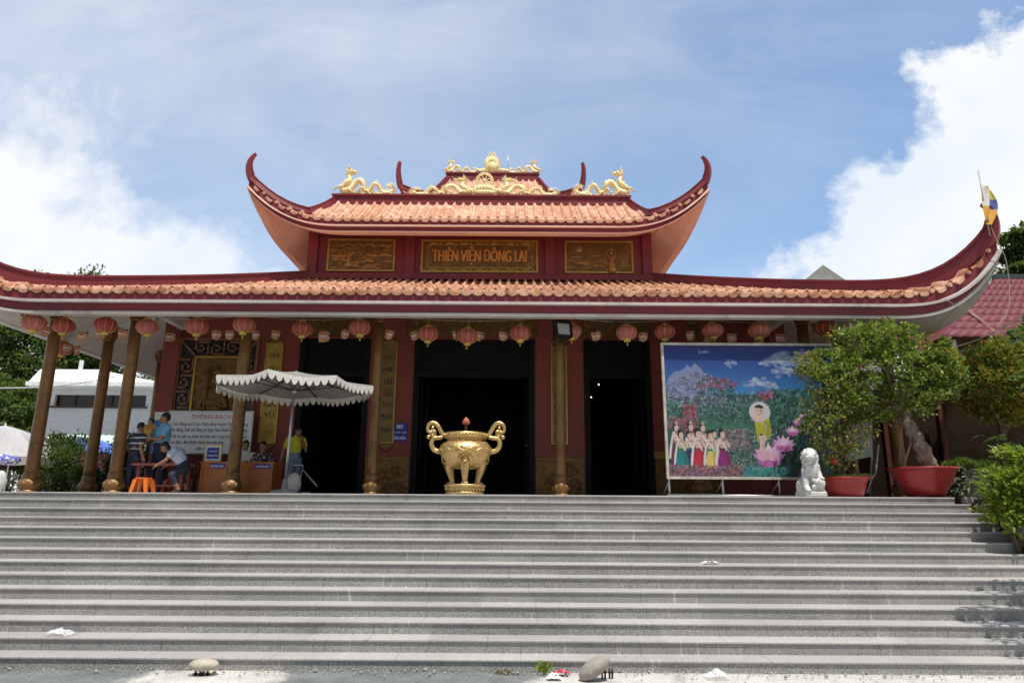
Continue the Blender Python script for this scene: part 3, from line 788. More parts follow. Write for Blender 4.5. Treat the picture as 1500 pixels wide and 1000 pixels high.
# fretwork screen with a bronze guardian in the left bay
mb = MB(); mb.smooth = False
x0, x1, z0, z1 = XC-7.36, XC-5.42, 0.9, 3.80
mb.box(x0, x1, YW-0.02, YW-0.002, z0, z1)
fs = mb.build('fret_screen', M_BLACK, temple, loc=((x0+x1)/2, YW, z0))
mb = MB(); mb.smooth = False
def bar(xa, za, xb, zb, w=0.045): mb.box(min(xa, xb)-w/2, max(xa, xb)+w/2, YW-0.07, YW-0.021, min(za, zb)-w/2, max(za, zb)+w/2)
bw = 0.36
for (a, b) in ((x0+.02, x0+bw), (x1-bw, x1-.02)):
    zz = z0+0.1; k = 0
    while zz < z1-0.75:
        s = k % 2
        pa, pb = (a, b) if s == 0 else (b, a)
        m1 = pa + (pb-pa)*0.72; m0 = pa + (pb-pa)*0.3
        bar(pa, zz, m1, zz); bar(m1, zz, m1, zz+0.2); bar(m1, zz+0.2, m0, zz+0.2); bar(m0, zz+0.2, m0, zz+0.1); bar(pb, zz+0.3, m0, zz+0.3); bar(pa, zz, pa, zz+0.3)
        zz += 0.4; k += 1
xx = x0+0.4; k = 0
while xx < x1-0.5:
    a, b = (z1-0.05, z1-bw) if k % 2 == 0 else (z1-bw, z1-0.05)
    m1 = a+(b-a)*0.72; m0 = a+(b-a)*0.3
    bar(xx, a, xx, m1); bar(xx, m1, xx+0.2, m1); bar(xx+0.2, m1, xx+0.2, m0); bar(xx+0.2, m0, xx+0.1, m0); bar(xx+0.3, b, xx+0.3, m0); bar(xx, a, xx+0.3, a)
    xx += 0.4; k += 1
mb.beam((x0+.03, YW-0.05, z1-.03), (x0+bw+.03, YW-0.05, z1-bw-.03), 0.05, 0.05); mb.beam((x1-.03, YW-0.05, z1-.03), (x1-bw-.03, YW-0.05, z1-bw-.03), 0.05, 0.05)
for (a, b, c, d) in ((x0-.03, x0+.03, z0, z1), (x1-.03, x1+.03, z0, z1)): mb.box(a, b, YW-0.075, YW-0.0225, c, d)
mb.box(x0-.03, x1+.03, YW-0.076, YW-0.0215, z1, z1+0.05)
mb.build('lattice', mat('carved_brown_wood', (0.20, 0.085, 0.04), 0.5, vary=0.25, scale=4), fs, loc=((x0+x1)/2, YW, z0))
px0, px1, pz1 = x0+bw+.05, x1-bw-.05, z1-bw-.05
mb = MB(); mb.smooth = False
mb.box(px0, px1, YW-0.06, YW-0.0205, z0, pz1)
mb.smooth = True; cx = (px0+px1)/2; yy0 = YW-0.075
mb.ell((cx, yy0, 1.55), (0.40, 0.05, 0.65)); mb.ell((cx, yy0, 2.25), (0.30, 0.06, 0.40)); mb.ell((cx+.02, yy0-.02, 2.82), (0.13, 0.06, 0.16)); mb.ell((cx+.02, yy0-.02, 2.98), (0.16, 0.05, 0.07))
mb.cap((cx+.02, yy0, 3.0), (cx+.02, yy0, 3.14), 0.06, 0.02); mb.cap((cx-.2, yy0-.03, 2.5), (cx-.33, yy0-.04, 2.1), 0.08, 0.06); mb.cap((cx-.33, yy0-.04, 2.1), (cx-.16, yy0-.07, 2.05), 0.06, 0.05)
mb.cap((cx+.22, yy0-.03, 2.5), (cx+.34, yy0-.04, 2.1), 0.08, 0.06); mb.cap((cx+.34, yy0-.04, 2.1), (cx+.1, yy0-.07, 2.2), 0.06, 0.05)
mb.cap((cx-.2, yy0-.06, 1.7), (cx-.17, yy0-.06, 3.12), 0.035, 0.028)
for k in range(9):
    zz = 1.2+k*0.14; w = 0.42-0.02*k
    mb.tube([(cx-w, yy0+.02, zz+.05), (cx-w*.4, yy0-.045, zz-.04), (cx+w*.4, yy0-.045, zz-.02), (cx+w, yy0+.02, zz+.06)], 0.022, 6)
for k in range(12):
    a = -0.5 + k*0.37; mb.tube([(cx+.46*cos(a)*1.0, yy0+.01, 2.3+.75*sin(a)), (cx+.50*cos(a+.2), yy0+.01, 2.3+.82*sin(a+.2))], 0.02, 6)
mb.build('guardian_relief', M_RELIEF, fs, loc=(cx, YW, z0))
mb = MB(); mb.smooth = False
for (a, b, c, d) in ((px0, px0+.05, z0, pz1), (px1-.05, px1, z0, pz1)): mb.box(a, b, YW-0.10, YW-0.0605, c, d)
mb.box(px0+.05, px1-.05, YW-0.10, YW-0.0605, pz1-.05, pz1)
mb.build('relief_frame', M_GOLDEDGE, fs, loc=(cx, YW, z0))
# columns
YC = 14.42
COLS = [(-9.02, YC), (-7.27, YC), (-4.84, YC), (-1.96, YC), (1.96, YC), (4.88, YC), (7.27, YC), (9.02, YC), (-9.02, 16.4), (-9.02, 19.0), (-9.02, 21.8), (9.02, 16.4), (9.02, 19.0)]
def column(x, y, r=0.125):
    ztop = 4.05; k_ = r/0.125*0.86; K = lambda pr: [(a*k_, b) for a, b in pr]
    mb = MB()
    mb.lathe([(r*1.06, 0.42), (r*1.02, 0.6), (r, 1.6), (r*0.97, 2.8), (r*0.93, ztop-0.36)], 20, (x, y, 0))
    sh = mb.build('column', M_BRONZE, temple, loc=(x, y, 0))
    mb = MB()
    mb.lathe(K([(0.235, -0.01), (0.24, 0.05), (0.20, 0.075), (0.19, 0.09), (0.225, 0.12), (0.245, 0.18), (0.235, 0.24), (0.19, 0.29), (0.165, 0.31), (0.175, 0.33), (0.175, 0.36), (0.165, 0.38), (0.165, 0.42), (0.15, 0.44)]), 24, (x, y, 0), lobes=8, la=0.02)
    for k in range(8):
        a = 2*pi*k/8; mb.ell((x+0.228*k_*cos(a), y+0.228*k_*sin(a), 0.185), (0.045, 0.03, 0.06), 8, Matrix.Rotation(a+pi/2, 3, 'Z'), 6)
    mb.build('base', M_BRONZE, sh, loc=(x, y, 0))
    mb = MB(); z = ztop-0.38
    mb.lathe([(r*0.94, z), (r*1.1, z+0.01), (r*1.1, z+0.035), (r*0.95, z+0.05), (r*1.0, z+0.14), (r*1.3, z+0.22), (r*1.75, z+0.28), (r*1.8, z+0.31), (r*1.6, z+0.32), (r*1.6, z+0.42)], 24, (x, y, 0), lobes=8, la=0.04)
    for k in range(8):
        a = 2*pi*k/8; mb.tube([(x+r*(1.0+.1*j)*cos(a), y+r*(1.0+.1*j)*sin(a), z+0.07+.04*j) for j in range(6)], [0.02, 0.03, 0.034, 0.03, 0.026, 0.012], 6)
    mb.build('capital', M_BRONZE, sh, loc=(x, y, z))
for i, (x, y) in enumerate(COLS): column(XC+x, y, 0.102 if i in (3, 4) else 0.125)
# beams over the columns
mb = MB(); mb.smooth = False
mb.box(XC-9.16, XC+9.16, YC-0.09, YC+0.09, 4.03, 4.30)
for sx in (-1, 1): mb.box(XC+sx*9.02-0.09, XC+sx*9.02+0.09, YC+0.092, 31, 4.032, 4.29)
for x in (-7.27, 7.27): mb.box(XC+x-0.08, XC+x+0.08, YC+0.093, YW-0.13, 4.04, 4.35)
for y in (16.4, 19.0): mb.box(XC-8.93, XC-7.91, y-0.08, y+0.08, 4.04, 4.35)
mb.build('gallery_beam', M_SOFFIT, temple, loc=(XC, YC, 4.1))
# ---- roof dragons and wheel ornaments
def dragon(name, parent, ox, y, z, sx, s, label, kx=1.0):
    mb = MB(); 
    path = [(0.30, 1.06), (0.16, 0.98), (0.26, 0.72), (0.20, 0.55), (-0.05, 0.42), (-0.12, 0.27), (0.05, 0.17), (0.32, 0.26), (0.50, 0.52), (0.72, 0.66), (0.92, 0.52), (0.97, 0.28), (1.12, 0.14), (1.32, 0.26), (1.50, 0.48), (1.68, 0.44), (1.84, 0.2), (2.02, 0.08), (2.22, 0.10), (2.38, 0.24), (2.30, 0.40), (2.14, 0.40), (2.10, 0.30)]
    P = spline([(sx*x*s, 0.05*s*sin(i*1.7), zz*s) for i, (x, zz) in enumerate(path)], 5)
    o = V((ox, y, z)); N = len(P)
    rad = [s*(0.075 + 0.035*sin(pi*min(1, i/N*1.6)) if i/N < 0.75 else 0.075*(1-(i/N-0.75)*3.2) + 0.012) for i in range(N)]
    rad = [r_*1.18 for r_ in rad]
    mb.tube([o+p for p in P], rad, 10)
    for i in range(4, N-3, 2):
        d = (P[i+1]-P[i-1]).normalized(); up = V((-d.z, 0, d.x))*sx
        if up.z < -0.2 : up = -up
        q = o+P[i]+up*rad[i]*0.8
        mb.tube([q, q+up*0.10*s - d*0.04*s*1], [0.035*s, 0.004*s], 5)
    h = o + P[0]
    def D(x, yy, zz): return h + V((sx*x*s, yy*s, zz*s))
    mb.ell(D(0.02, 0, 0.0), (0.15*s, 0.10*s, 0.10*s)); mb.cap(D(0.1, 0, 0.0), D(0.29, 0, -0.03), 0.075*s, 0.05*s); mb.cap(D(0.08, 0, -0.09), D(0.23, 0, -0.13), 0.045*s, 0.03*s)
    mb.ell(D(0.29, 0, 0.03), 0.045*s); mb.ell(D(0.1, 0.07, 0.08), 0.035*s); mb.ell(D(0.1, -0.07, 0.08), 0.035*s)
    for yy in (-0.06, 0.06): mb.tube([D(-0.04, yy, 0.08), D(-0.13, yy*1.4, 0.2), D(-0.10, yy*1.6, 0.30)], [0.03*s, 0.022*s, 0.006*s], 6)
    for k in range(11):
        a = 2.0 + k*0.24; L = 0.26 if k % 2 else 0.34
        mb.tube([D(-0.02, 0.03*(-1)**k, 0), D(0.5*L*cos(a)-.02, 0.06*(-1)**k, 0.5*L*sin(a)), D(L*cos(a+.15)-.02, 0.05*(-1)**k, L*sin(a+.15))], [0.04*s, 0.03*s, 0.005*s], 5)
    mb.tube([D(0.27, -0.04, 0), D(0.36, -0.1, 0.06), D(0.40, -0.1, 0.16)], [0.014*s, 0.01*s, 0.004*s], 5)
    for (x, zz, dx) in ((-0.02, 0.36, -0.40), (0.22, 0.22, 0.22), (0.96, 0.3, -0.20), (1.1, 0.16, 0.2)):
        for yy in (-0.09,):
            a = o+V((sx*x*s, yy*s, zz*s)); k = a+V((sx*dx*0.5*s, -0.05*s, -0.02*s)); f = a+V((sx*dx*s, -0.05*s, -0.18*s))
            mb.tube([a, k, f], [0.065*s, 0.05*s, 0.035*s], 8)
            for t in (-1, 0, 1): mb.cap(f, f+V((sx*0.10*s*(1 if dx > 0 else -1), t*0.05*s, 0.02*s)), 0.025*s, 0.01*s, 6)
    te = o+V((sx*2.28*s, 0, 0.25*s))
    for k in range(10):
        a = -0.75+k*0.30; mb.tube([te+V((sx*0.14*s*cos(a), 0, 0.14*s*sin(a))), te+V((sx*0.36*s*cos(a+.15), 0, 0.36*s*sin(a+.15)))], [0.035*s, 0.005*s], 5)
    for k in range(13):
        x = -0.1+k*0.2; mb.ell(o+V((sx*x*s, 0, 0.04*s)), (0.14*s, 0.10*s, 0.085*s*(1+.3*sin(k*2.1))), 8, None, 6)
        q = o+V((sx*x*s, -.08*s, 0.10*s)); a0 = k*1.7
        mb.tube([q+V((.10*s*(1-j/9)*cos(a0+j*.8), 0, .10*s*(1-j/9)*sin(a0+j*.8))) for j in range(8)], [.03*s*(1-j/12) for j in range(8)], 5)
    for k in range(9):
        i = min(N-4, 6+k*11); q = o+P[i]; d = V((sx*.3*(-1)**k, -.15, .8)).normalized()
        mb.tube([q, q+d*.12*s+V((sx*.04*s, 0, 0)), q+d*.20*s+V((-sx*.06*s, 0, .02*s))], [.05*s, .035*s, .006*s], 5)
    for q in mb.v: q.x = ox+(q.x-ox)*kx
    ob = mb.build(name, M_GOLDROOF, parent, loc=(ox, y, z)); tag(ob, label); return ob
ZR = zt + 0.262; YR = 18.71
dragon('dragon_ornament', ur, at(503, 288, YR).x, YR, ZR, 1, 0.72, 'pale gold dragon at the left end of the ridge', .84)
dragon('dragon_ornament', ur, at(916, 288, YR).x, YR, ZR, -1, 0.72, 'pale gold dragon at the right end of the ridge', .84)
cxw = at(709.5, 288, YR).x
dragon('dragon_ornament', ur, cxw-0.50, YR, ZR, -1, 0.50, 'pale gold dragon just left of the wheel', 1.35)
dragon('dragon_ornament', ur, cxw+0.50, YR, ZR, 1, 0.50, 'pale gold dragon just right of the wheel', 1.35)
def wheel(name, parent, x, y, z, r, hub, label):
    mb = MB(); c = V((x, y, z))
    T = lambda a, rr: c+V((rr*cos(a), 0, rr*sin(a)))
    mb.tube([T(2*pi*k/32, r) for k in range(32)], r*0.13, 8, closed=True); mb.tube([T(2*pi*k/32, r*0.80)+V((0, -.02, 0)) for k in range(32)], r*0.05, 6, closed=True)
    for k in range(8):
        a = 2*pi*k/8+pi/8; mb.tube([T(a, r*0.2), T(a, r*0.6), T(a, r*0.95)], [r*0.10, r*0.07, r*0.12], 7)
    mb.ell(c, (r*0.26, r*0.2, r*0.26))
    if hub:
        for k in range(9):
            a = pi*(k/8); b = V((x+r*1.25*cos(a)*1.0, y, z-r*1.05 - r*0.1 + 0*sin(a)))
            mb.ell((x+r*1.0*cos(a), y-.03*sin(a), z-r*1.25+0.12*r*sin(a)*2), (r*0.3, r*0.2, r*0.42), 8, Matrix.Rotation(-(a-pi/2)*0.8, 3, 'Y'), 6)
        mb.ell((x, y, z-r*1.6), (r*1.7, r*0.3, r*0.32))
        for sx in (-1, 1):
            for k in range(4):
                mb.tube([(x+sx*r*(1.0+.35*k), y, z-r*1.7), (x+sx*r*(1.25+.45*k), y-.03, z-r*(1.2+.12*k)), (x+sx*r*(1.45+.5*k), y, z-r*(1.35+.1*k)), (x+sx*r*(1.35+.5*k), y, z-r*(1.5+.05*k))], [r*.16, r*.15, r*.12, r*.05], 7)
    ob = mb.build(name, M_GOLDROOF, parent, loc=(x, y, z)); tag(ob, label)
wheel('wheel_ornament', ur, cxw, YR-.06, ZR+0.47, 0.235, True, 'pale gold spoked wheel on a lotus in the middle of the ridge')
Y3R = Y3+1.56; Z3R = z3+0.362
dragon('dragon_ornament', tr, at(656, 254, Y3R).x, Y3R, Z3R, 1, 0.52, 'pale gold dragon at the left end of the topmost ridge')
dragon('dragon_ornament', tr, at(787, 254, Y3R).x, Y3R, Z3R, -1, 0.52, 'pale gold dragon at the right end of the topmost ridge')
cx3 = at(721, 254, Y3R).x
mb = MB(); c = V((cx3, Y3R, Z3R))
for k in range(15):
    a = pi*k/14; L = 0.36+0.26*sin(a)**2
    mb.tube([c+V((0.12*cos(a), 0, 0.28+0.1*sin(a))), c+V((L*0.7*cos(a+.1), -.02, 0.28+L*0.75*sin(a+.1))), c+V((L*cos(a), 0, 0.26+L*1.0*sin(a)))], [0.09, 0.075, 0.012], 6)
mb.ell(c+V((0, -.04, 0.3)), (0.22, 0.12, 0.24))
for sx in (-1, 1):
    for k in range(4): mb.tube([c+V((sx*(0.1+.1*k), 0, 0.05)), c+V((sx*(0.24+.12*k), 0, 0.22-.02*k)), c+V((sx*(0.36+.13*k), 0, 0.18-.02*k)), c+V((sx*(0.38+.13*k), 0, 0.06))], [.07, .06, .05, .02], 7)
cc3 = c+V((0, 0, 0.86))
mb.tube([cc3+V((0.13*cos(2*pi*k/24), 0, 0.13*sin(2*pi*k/24))) for k in range(24)], 0.032, 8, closed=True); mb.ell(cc3, (0.06, 0.05, 0.06)); mb.cap(c+V((0, 0, 0.5)), c+V((0, 0, 0.74)), 0.09, 0.04)
for k in range(8): mb.tube([cc3, cc3+V((0.12*cos(k*pi/4), 0, 0.12*sin(k*pi/4)))], 0.018, 5)
tag(mb.build('flame_ornament', M_GOLDROOF, tr, loc=tuple(c)), 'pale gold flame ornament on the topmost ridge')
mb = MB(); px = at(744, 254, Y3R); mb.tube([(px.x, Y3R, Z3R-0.02), (px.x, Y3R, Z3R+0.95)], 0.012, 6); mb.build('lightning_rod', M_STEEL, tr, loc=(px.x, Y3R, Z3R))
M_GOLDREL = mat('bright_gilt_relief', (0.40, 0.20, 0.055), 0.38, metal=0.45, vary=0.4, scale=7, fine=0.25, bump=0.4, bscale=40)
# ------------------------------------------------------------------ plaques, boards and notices on the temple front
def plaque(name, label, cat, x0, x1, z0, z1, y, frame=0.06, mats=None, inner=None):
    """framed bronze panel in the XZ plane; returns the panel object"""
    e = empty(name, ((x0+x1)/2, y, z0), label, cat)
    mb = MB(); mb.smooth = False; mb.box(x0+frame, x1-frame, y-0.03, y, z0+frame, z1-frame)
    p = mb.build('panel', mats[0], e, loc=((x0+x1)/2, y, z0))
    mb = MB(); mb.smooth = False
    mb.box(x0, x1, y-0.06, y, z0, z0+frame); mb.box(x0, x1, y-0.06, y, z1-frame, z1)
    mb.box(x0, x0+frame, y-0.058, y-0.002, z0+frame, z1-frame); mb.box(x1-frame, x1, y-0.058, y-0.002, z0+frame, z1-frame)
    mb.build('frame', mats[1], e, loc=((x0+x1)/2, y, z0))
    return e
YP = YU - 0.005
def px_rect(xa, xb, ya, yb, Y):
    a = at(xa, yb, Y); b = at(xb, ya, Y); m = at((xa+xb)/2, (ya+yb)/2, Y); w = (at(xb, (ya+yb)/2, Y).x - at(xa, (ya+yb)/2, Y).x)/2
    return m.x-w, m.x+w, at((xa+xb)/2, yb, Y).z, at((xa+xb)/2, ya, Y).z
x0, x1, z0, z1 = px_rect(617, 788, 352.5, 400, YP)
e = plaque('name_plaque', 'bronze name plaque with orange letters in the middle of the upper storey', 'sign', x0, x1, z0, z1, YP, 0.055, (M_RELIEF, M_GOLDEDGE))
mb = MB()
for q_ in (-1, 0, 1): mb.text('THIÊN VIỆN ĐÔNG LAI', (x0+x1)/2+q_*.013, YP-0.03-abs(q_+.4)*.002, (z0+z1)/2+0.02, (x1-x0)*0.80, (z1-z0)*0.58, 0.03)
mb.build('lettering', M_LETTER, e, loc=((x0+x1)/2, YP, z0))
mb = MB(); mb.smooth = False
a, b, c, d = x0+.17, x1-.17, z0+.15, z1-.15
for (p, q) in (((a, c), (b, c)), ((a, d), (b, d)), ((a, c), (a, d)), ((b, c), (b, d))): mb.beam((p[0], YP-0.038, p[1]), (q[0], YP-0.038, q[1]), 0.016, 0.022)
mb.smooth = True
for zz in (z0+0.10, z1-0.10):
    for k in range(7):
        x = x0+0.35+(x1-x0-0.7)*k/6; mb.ell((x, YP-0.035, zz), (0.15, 0.012, 0.028), 8, None, 6); mb.ell((x+.2, YP-0.035, zz), (0.03, 0.015, 0.03), 8, None, 6)
for xx in (a+.07, b-.07):
    for zz in (c+.07, d-.07): mb.tube([(xx+.05*cos(k*.8), YP-.036, zz+.05*sin(k*.8)) for k in range(8)], 0.012, 5)
mb.build('border', M_GOLDEDGE, e, loc=((x0+x1)/2, YP, z0))
x0, x1, z0, z1 = px_rect(480, 579, 351, 398, YP)
e = plaque('relief_plaque', 'bronze relief plaque of a small figure in a landscape left of the upper name plaque', 'plaque', x0, x1, z0, z1, YP, 0.05, (M_RELIEF, M_GOLDEDGE))
mb = MB(); r2 = random.Random(3)
for k in range(26):
    xx = x0+.12+(x1-x0-.24)*r2.random(); zz = z0+.12+(z1-z0-.24)*r2.random()*0.55
    mb.ell((xx, YP-.03, zz), (r2.uniform(.06, .22), .02, r2.uniform(.015, .05)), 8, Matrix.Rotation(r2.uniform(-.3, .3), 3, 'Y'), 6)
for k in range(90):
    xx = x0+.1+(x1-x0-.2)*r2.random(); zz = z0+.1+(z1-z0-.2)*r2.random()**1.6
    mb.ell((xx, YP-.03, zz), (r2.uniform(.02, .06), .022, r2.uniform(.012, .035)), 6, Matrix.Rotation(r2.uniform(-.8, .8), 3, 'Y'), 4)
fx = x0+(x1-x0)*0.32; fz = z0+0.16
mb.cap((fx, YP-.04, fz), (fx, YP-.04, fz+.28), .08, .05); mb.ell((fx, YP-.04, fz+.37), .05)
for s in (-1, 1): mb.cap((fx, YP-.04, fz+.26), (fx+s*.14, YP-.04, fz+.42), .03, .02); mb.cap((fx, YP-.04, fz+.1), (fx+s*.13, YP-.04, fz), .05, .03)
for k in range(6): mb.tube([(x0+.1+.3*k, YP-.03, z1-.2), (x0+.25+.3*k, YP-.035, z1-.16+.04*sin(k)), (x0+.45+.3*k, YP-.03, z1-.22)], .016, 5)
mb.build('relief', M_GOLDREL, e, loc=((x0+x1)/2, YP, z0))
x0, x1, z0, z1 = px_rect(827, 927, 354, 401, YP)
e = plaque('relief_plaque', 'bronze relief plaque of a standing haloed monk right of the upper name plaque', 'plaque', x0, x1, z0, z1, YP, 0.05, (M_RELIEF, M_GOLDEDGE))
mb = MB()
for k in range(20):
    xx = x0+.12+(x1-x0-.24)*r2.random()*.7; zz = z0+.1+(z1-z0-.24)*r2.random()*0.6
    mb.ell((xx, YP-.03, zz), (r2.uniform(.08, .25), .018, r2.uniform(.012, .04)), 8, None, 6)
fx = x0+(x1-x0)*0.68; fz = z0+.1
mb.cap((fx+.02, YP-.035, fz), (fx, YP-.035, fz+.36), .13, .08); mb.ell((fx, YP-.045, fz+.50), .055); mb.tube([(fx+.12*cos(k*pi/10), YP-.04, fz+.50+.12*sin(k*pi/10)) for k in range(20)], .018, 6, closed=True)
for s in (-1, 1): mb.cap((fx+s*.08, YP-.05, fz+.36), (fx+s*.02, YP-.07, fz+.25), .035, .025)
for k in range(4): mb.tube([(x1-.12-.08*k, YP-.03, z0+.1), (x1-.2-.03*k, YP-.035, z0+.4), (x1-.1-.07*k, YP-.03, z1-.1)], .018, 5)
mb.ell((x0+.42, YP-.025, z1-.24), (.1, .015, .1))
mb.build('relief', M_GOLDREL, e, loc=((x0+x1)/2, YP, z0))
# lower name plaque over the middle door, half hidden by the eave
YQ = YW - 0.005
x0, x1, z0, z1 = px_rect(598, 786, 459, 493, YQ); z1 = 4.52
e = plaque('name_plaque', 'dark bronze name plaque over the middle doorway, half hidden by the eave', 'sign', x0, x1, z0, z1, YQ, 0.06, (M_RELIEF, M_RELIEF))
mb = MB(); mb.text('THIÊN VIỆN ĐÔNG LAI', (x0+x1)/2, YQ-.03, at(690, 468, YQ).z+.02, (x1-x0)*.82, .30, .03)
mb.build('lettering', mat('dull_gilt_lettering', (0.34, 0.18, 0.05), 0.45, metal=0.3), e, loc=((x0+x1)/2, YQ, z0))
# couplet boards
M_COUPLET = mat('yellow_couplet_board', (0.42, 0.27, 0.05), 0.5, metal=0.15, vary=0.25, scale=5, bump=0.3, bscale=30)
M_COUPLET2 = mat('dim_bronze_board', (0.20, 0.125, 0.035), 0.5, metal=0.2, vary=0.25, scale=5, bump=0.3, bscale=30)
M_INK = mat('black_ink', (0.01, 0.01, 0.012), 0.5)
def couplet(label, xa, xb, words_, z0, z1, ornament=True):
    bm = M_COUPLET if ornament else M_COUPLET2
    e = empty('couplet_board', ((xa+xb)/2, YQ, z0), label, 'sign')
    mb = MB(); mb.smooth = False; mb.box(xa+.03, xb-.03, YQ-.035, YQ, z0, z1)
    mb.smooth = True
    if ornament: scrollwork(mb, xa+.03, xb-.03, z0+.05, z0+.5, YQ-.037, int(xa*50), 5)
    mb.build('board', bm, e, loc=((xa+xb)/2, YQ, z0))
    mb = MB(); mb.smooth = False
    for (a, b) in ((xa, xa+.03), (xb-.03, xb)): mb.box(a, b, YQ-.055, YQ, z0-.02, z1+.02)
    mb.box(xa+.03, xb-.03, YQ-.054, YQ-.001, z0-.02, z0); mb.box(xa+.03, xb-.03, YQ-.054, YQ-.001, z1, z1+.02)
    mb.build('frame', M_GOLDEDGE, e, loc=((xa+xb)/2, YQ, z0))
    cx = (xa+xb)/2
    for (zz, up) in ((z0-.02, -1), (z1+.02, 1)):
        mb = MB(); mb.ell((cx, YQ-.025, zz+up*.07), (.16, .022, .08)); mb.ell((cx, YQ-.03, zz+up*.13), (.09, .025, .07))
        for s in (-1, 1): mb.ell((cx+s*.13, YQ-.025, zz+up*.05), (.06, .02, .05))
        mb.build('carved_end', M_RELIEF, e, loc=(cx, YQ, zz))
    mb = MB()
    for (wd, zz) in words_: mb.text(wd, cx, YQ-.035, zz, min((xb-xa)*.62, .105*len(wd)+.03), .17, .008)
    mb.build('lettering', M_INK, e, loc=(cx, YQ, z0))
def zy(y): return at(565, y, YQ).z
couplet('yellow couplet board left of the left doorway, partly behind the grey umbrella', XC-5.22, XC-4.78, [('CHÙA', zy(521)), ('XÂY', zy(541)), ('PHẬT', zy(565)), ('GIÀ', zy(592)), ('VỤ', zy(609))], zy(649), zy(505))
couplet('dim bronze couplet board between the left and the middle doorway, beside the blue sign', XC-2.33, XC-1.93, [('ÚT', zy(523)), ('MỚI', zy(541)), ('TÂY', zy(558)), ('THIÊN', zy(576)), ('THỤ', zy(593)), ('ĐẠI', zy(611)), ('PHÁP', zy(629))], zy(648), zy(503), False)
couplet('bronze couplet board half hidden by the column right of the middle doorway', XC+1.90, XC+2.30, [('CỬA', zy(541)), ('TỪ', zy(558)), ('BI', zy(576)), ('MỞ', zy(593)), ('RỘNG', zy(611))], zy(648), zy(503), False)
# blue sign
x0, x1, z0, z1 = px_rect(574.5, 596.5, 620, 646, YQ)
mb = MB(); mb.smooth = False; mb.box(x0, x1, YQ-.02, YQ, z0, z1)
e = tag(mb.build('house_number_sign', M_BLUE, loc=((x0+x1)/2, YQ, z0)), 'small blue enamel sign numbered 001 on the red wall left of the middle doorway', 'sign')
mb = MB(); cx = (x0+x1)/2; H = z1-z0
mb.text('001', cx, YQ-.02, z0+H*.82, .15, .10, .004, bold=.03); mb.text('KP. MỸ THỚI', cx, YQ-.02, z0+H*.5, (x1-x0)*.86, .065, .004); mb.text('TÂN HÒA', cx, YQ-.02, z0+H*.2, (x1-x0)*.86, .10, .004, bold=.02)
mb.build('lettering', M_WHITEINK, e, loc=(cx, YQ, z0))
# posters on the corner pilaster
YR2 = YW - 0.125
x0, x1, z0, z1 = px_rect(222, 245, 616, 665, YR2-.02)
mb = MB(); mb.smooth = False; mb.box(x0, x1, YR2-.012, YR2, z0, z1)
e = tag(mb.build('poster', mat('blue_poster_print', (0.035, 0.16, 0.5), 0.5, vary=0.3, scale=3), loc=((x0+x1)/2, YR2, z0)), 'blue printed poster on the corner pilaster behind the man with a baby', 'poster')
mb = MB(); mb.smooth = False
for k in range(5): mb.box(x0+.05, x1-.05-.06*(k % 2), YR2-.015, YR2-.0125, z1-.2-.12*k, z1-.16-.12*k)
mb.build('print', M_WHITEINK, e, loc=((x0+x1)/2, YR2, z0))
x0, x1, z0, z1 = px_rect(226, 244, 603, 615, YR2-.02)
mb = MB(); mb.smooth = False; mb.box(x0, x1, YR2-.008, YR2, z0, z1)
tag(mb.build('paper_notice', M_WHITEPAPER, loc=((x0+x1)/2, YR2, z0)), 'white paper notice pasted above the blue poster', 'notice')
mb = MB(); mb.smooth = False; x0, x1, z0, z1 = px_rect(957, 974, 661, 672, YQ); mb.box(x0, x1, YQ-.015, YQ, z0, z1)
tag(mb.build('wall_plate', M_GOLDEDGE, loc=((x0+x1)/2, YQ, z0)), 'small ochre plate on the wall beside the billboard', 'plate')
# the big notice board
YN = 16.3
x0, x1, z0, z1 = px_rect(246, 368, 603, 663, YN)
e = empty('notice_board', ((x0+x1)/2, YN, z0), 'white announcement board with red heading and black lines of text under the fretwork screen', 'notice board')
mb = MB(); mb.smooth = False; mb.box(x0, x1, YN, YN+.02, z0, z1); mb.build('panel', M_WHITEPAPER, e, loc=((x0+x1)/2, YN, z0))
mb = MB(); mb.smooth = False
for (a, b, c, d) in ((x0-.02, x1+.02, z1, z1+.025), (x0-.02, x1+.02, z0-.025, z0)): mb.box(a, b, YN-.02, YN+.03, c, d)
for (a, b) in ((x0-.022, x0), (x1, x1+.022)): mb.box(a, b, YN-.021, YN+.031, z0-.026, z1+.026)
mb.build('frame', M_STEEL, e, loc=((x0+x1)/2, YN, z0))
mb = MB(); mb.smooth = False
for a in (x0+.3, x1-.3): mb.box(a-.02, a+.02, YN+.031, YN+.06, 0, z1)
mb.build('support', M_STEEL, e, loc=((x0+x1)/2, YN, z0))
H = z1-z0; W = x1-x0; cx = (x0+x1)/2
mb = MB(); mb.text('THÔNG BẠCH', cx, YN, z1-H*.12, W*.48, H*.155, .004)
mb.build('heading', mat('red_ink', (0.5, 0.02, 0.03), 0.5), e, loc=(cx, YN, z0))
mb = MB()
for k, ln in enumerate(['Chùa Đông Lai (Chùa Phật nằm) Huyện Tịnh Biên đang', 'xây dựng, kinh phí đang eo hẹp. Nay thành tâm kêu cùng', 'Phật tử gần xa hoan hỷ phát tâm cúng dường để ngôi', 'Tam Bảo sớm được thành tựu viên mãn.']):
    mb.text(ln, x0+.06, YN, z1-H*(.30+.15*k), W*.92 if k < 3 else W*.66, H*.125, .004, align='L')
mb.text('ĐĐ: 0974 233 889', x0+W*.36, YN, z0+H*.10, W*.3, H*.075, .004, align='L')
mb.build('lettering', M_INK, e, loc=(cx, YN, z0))

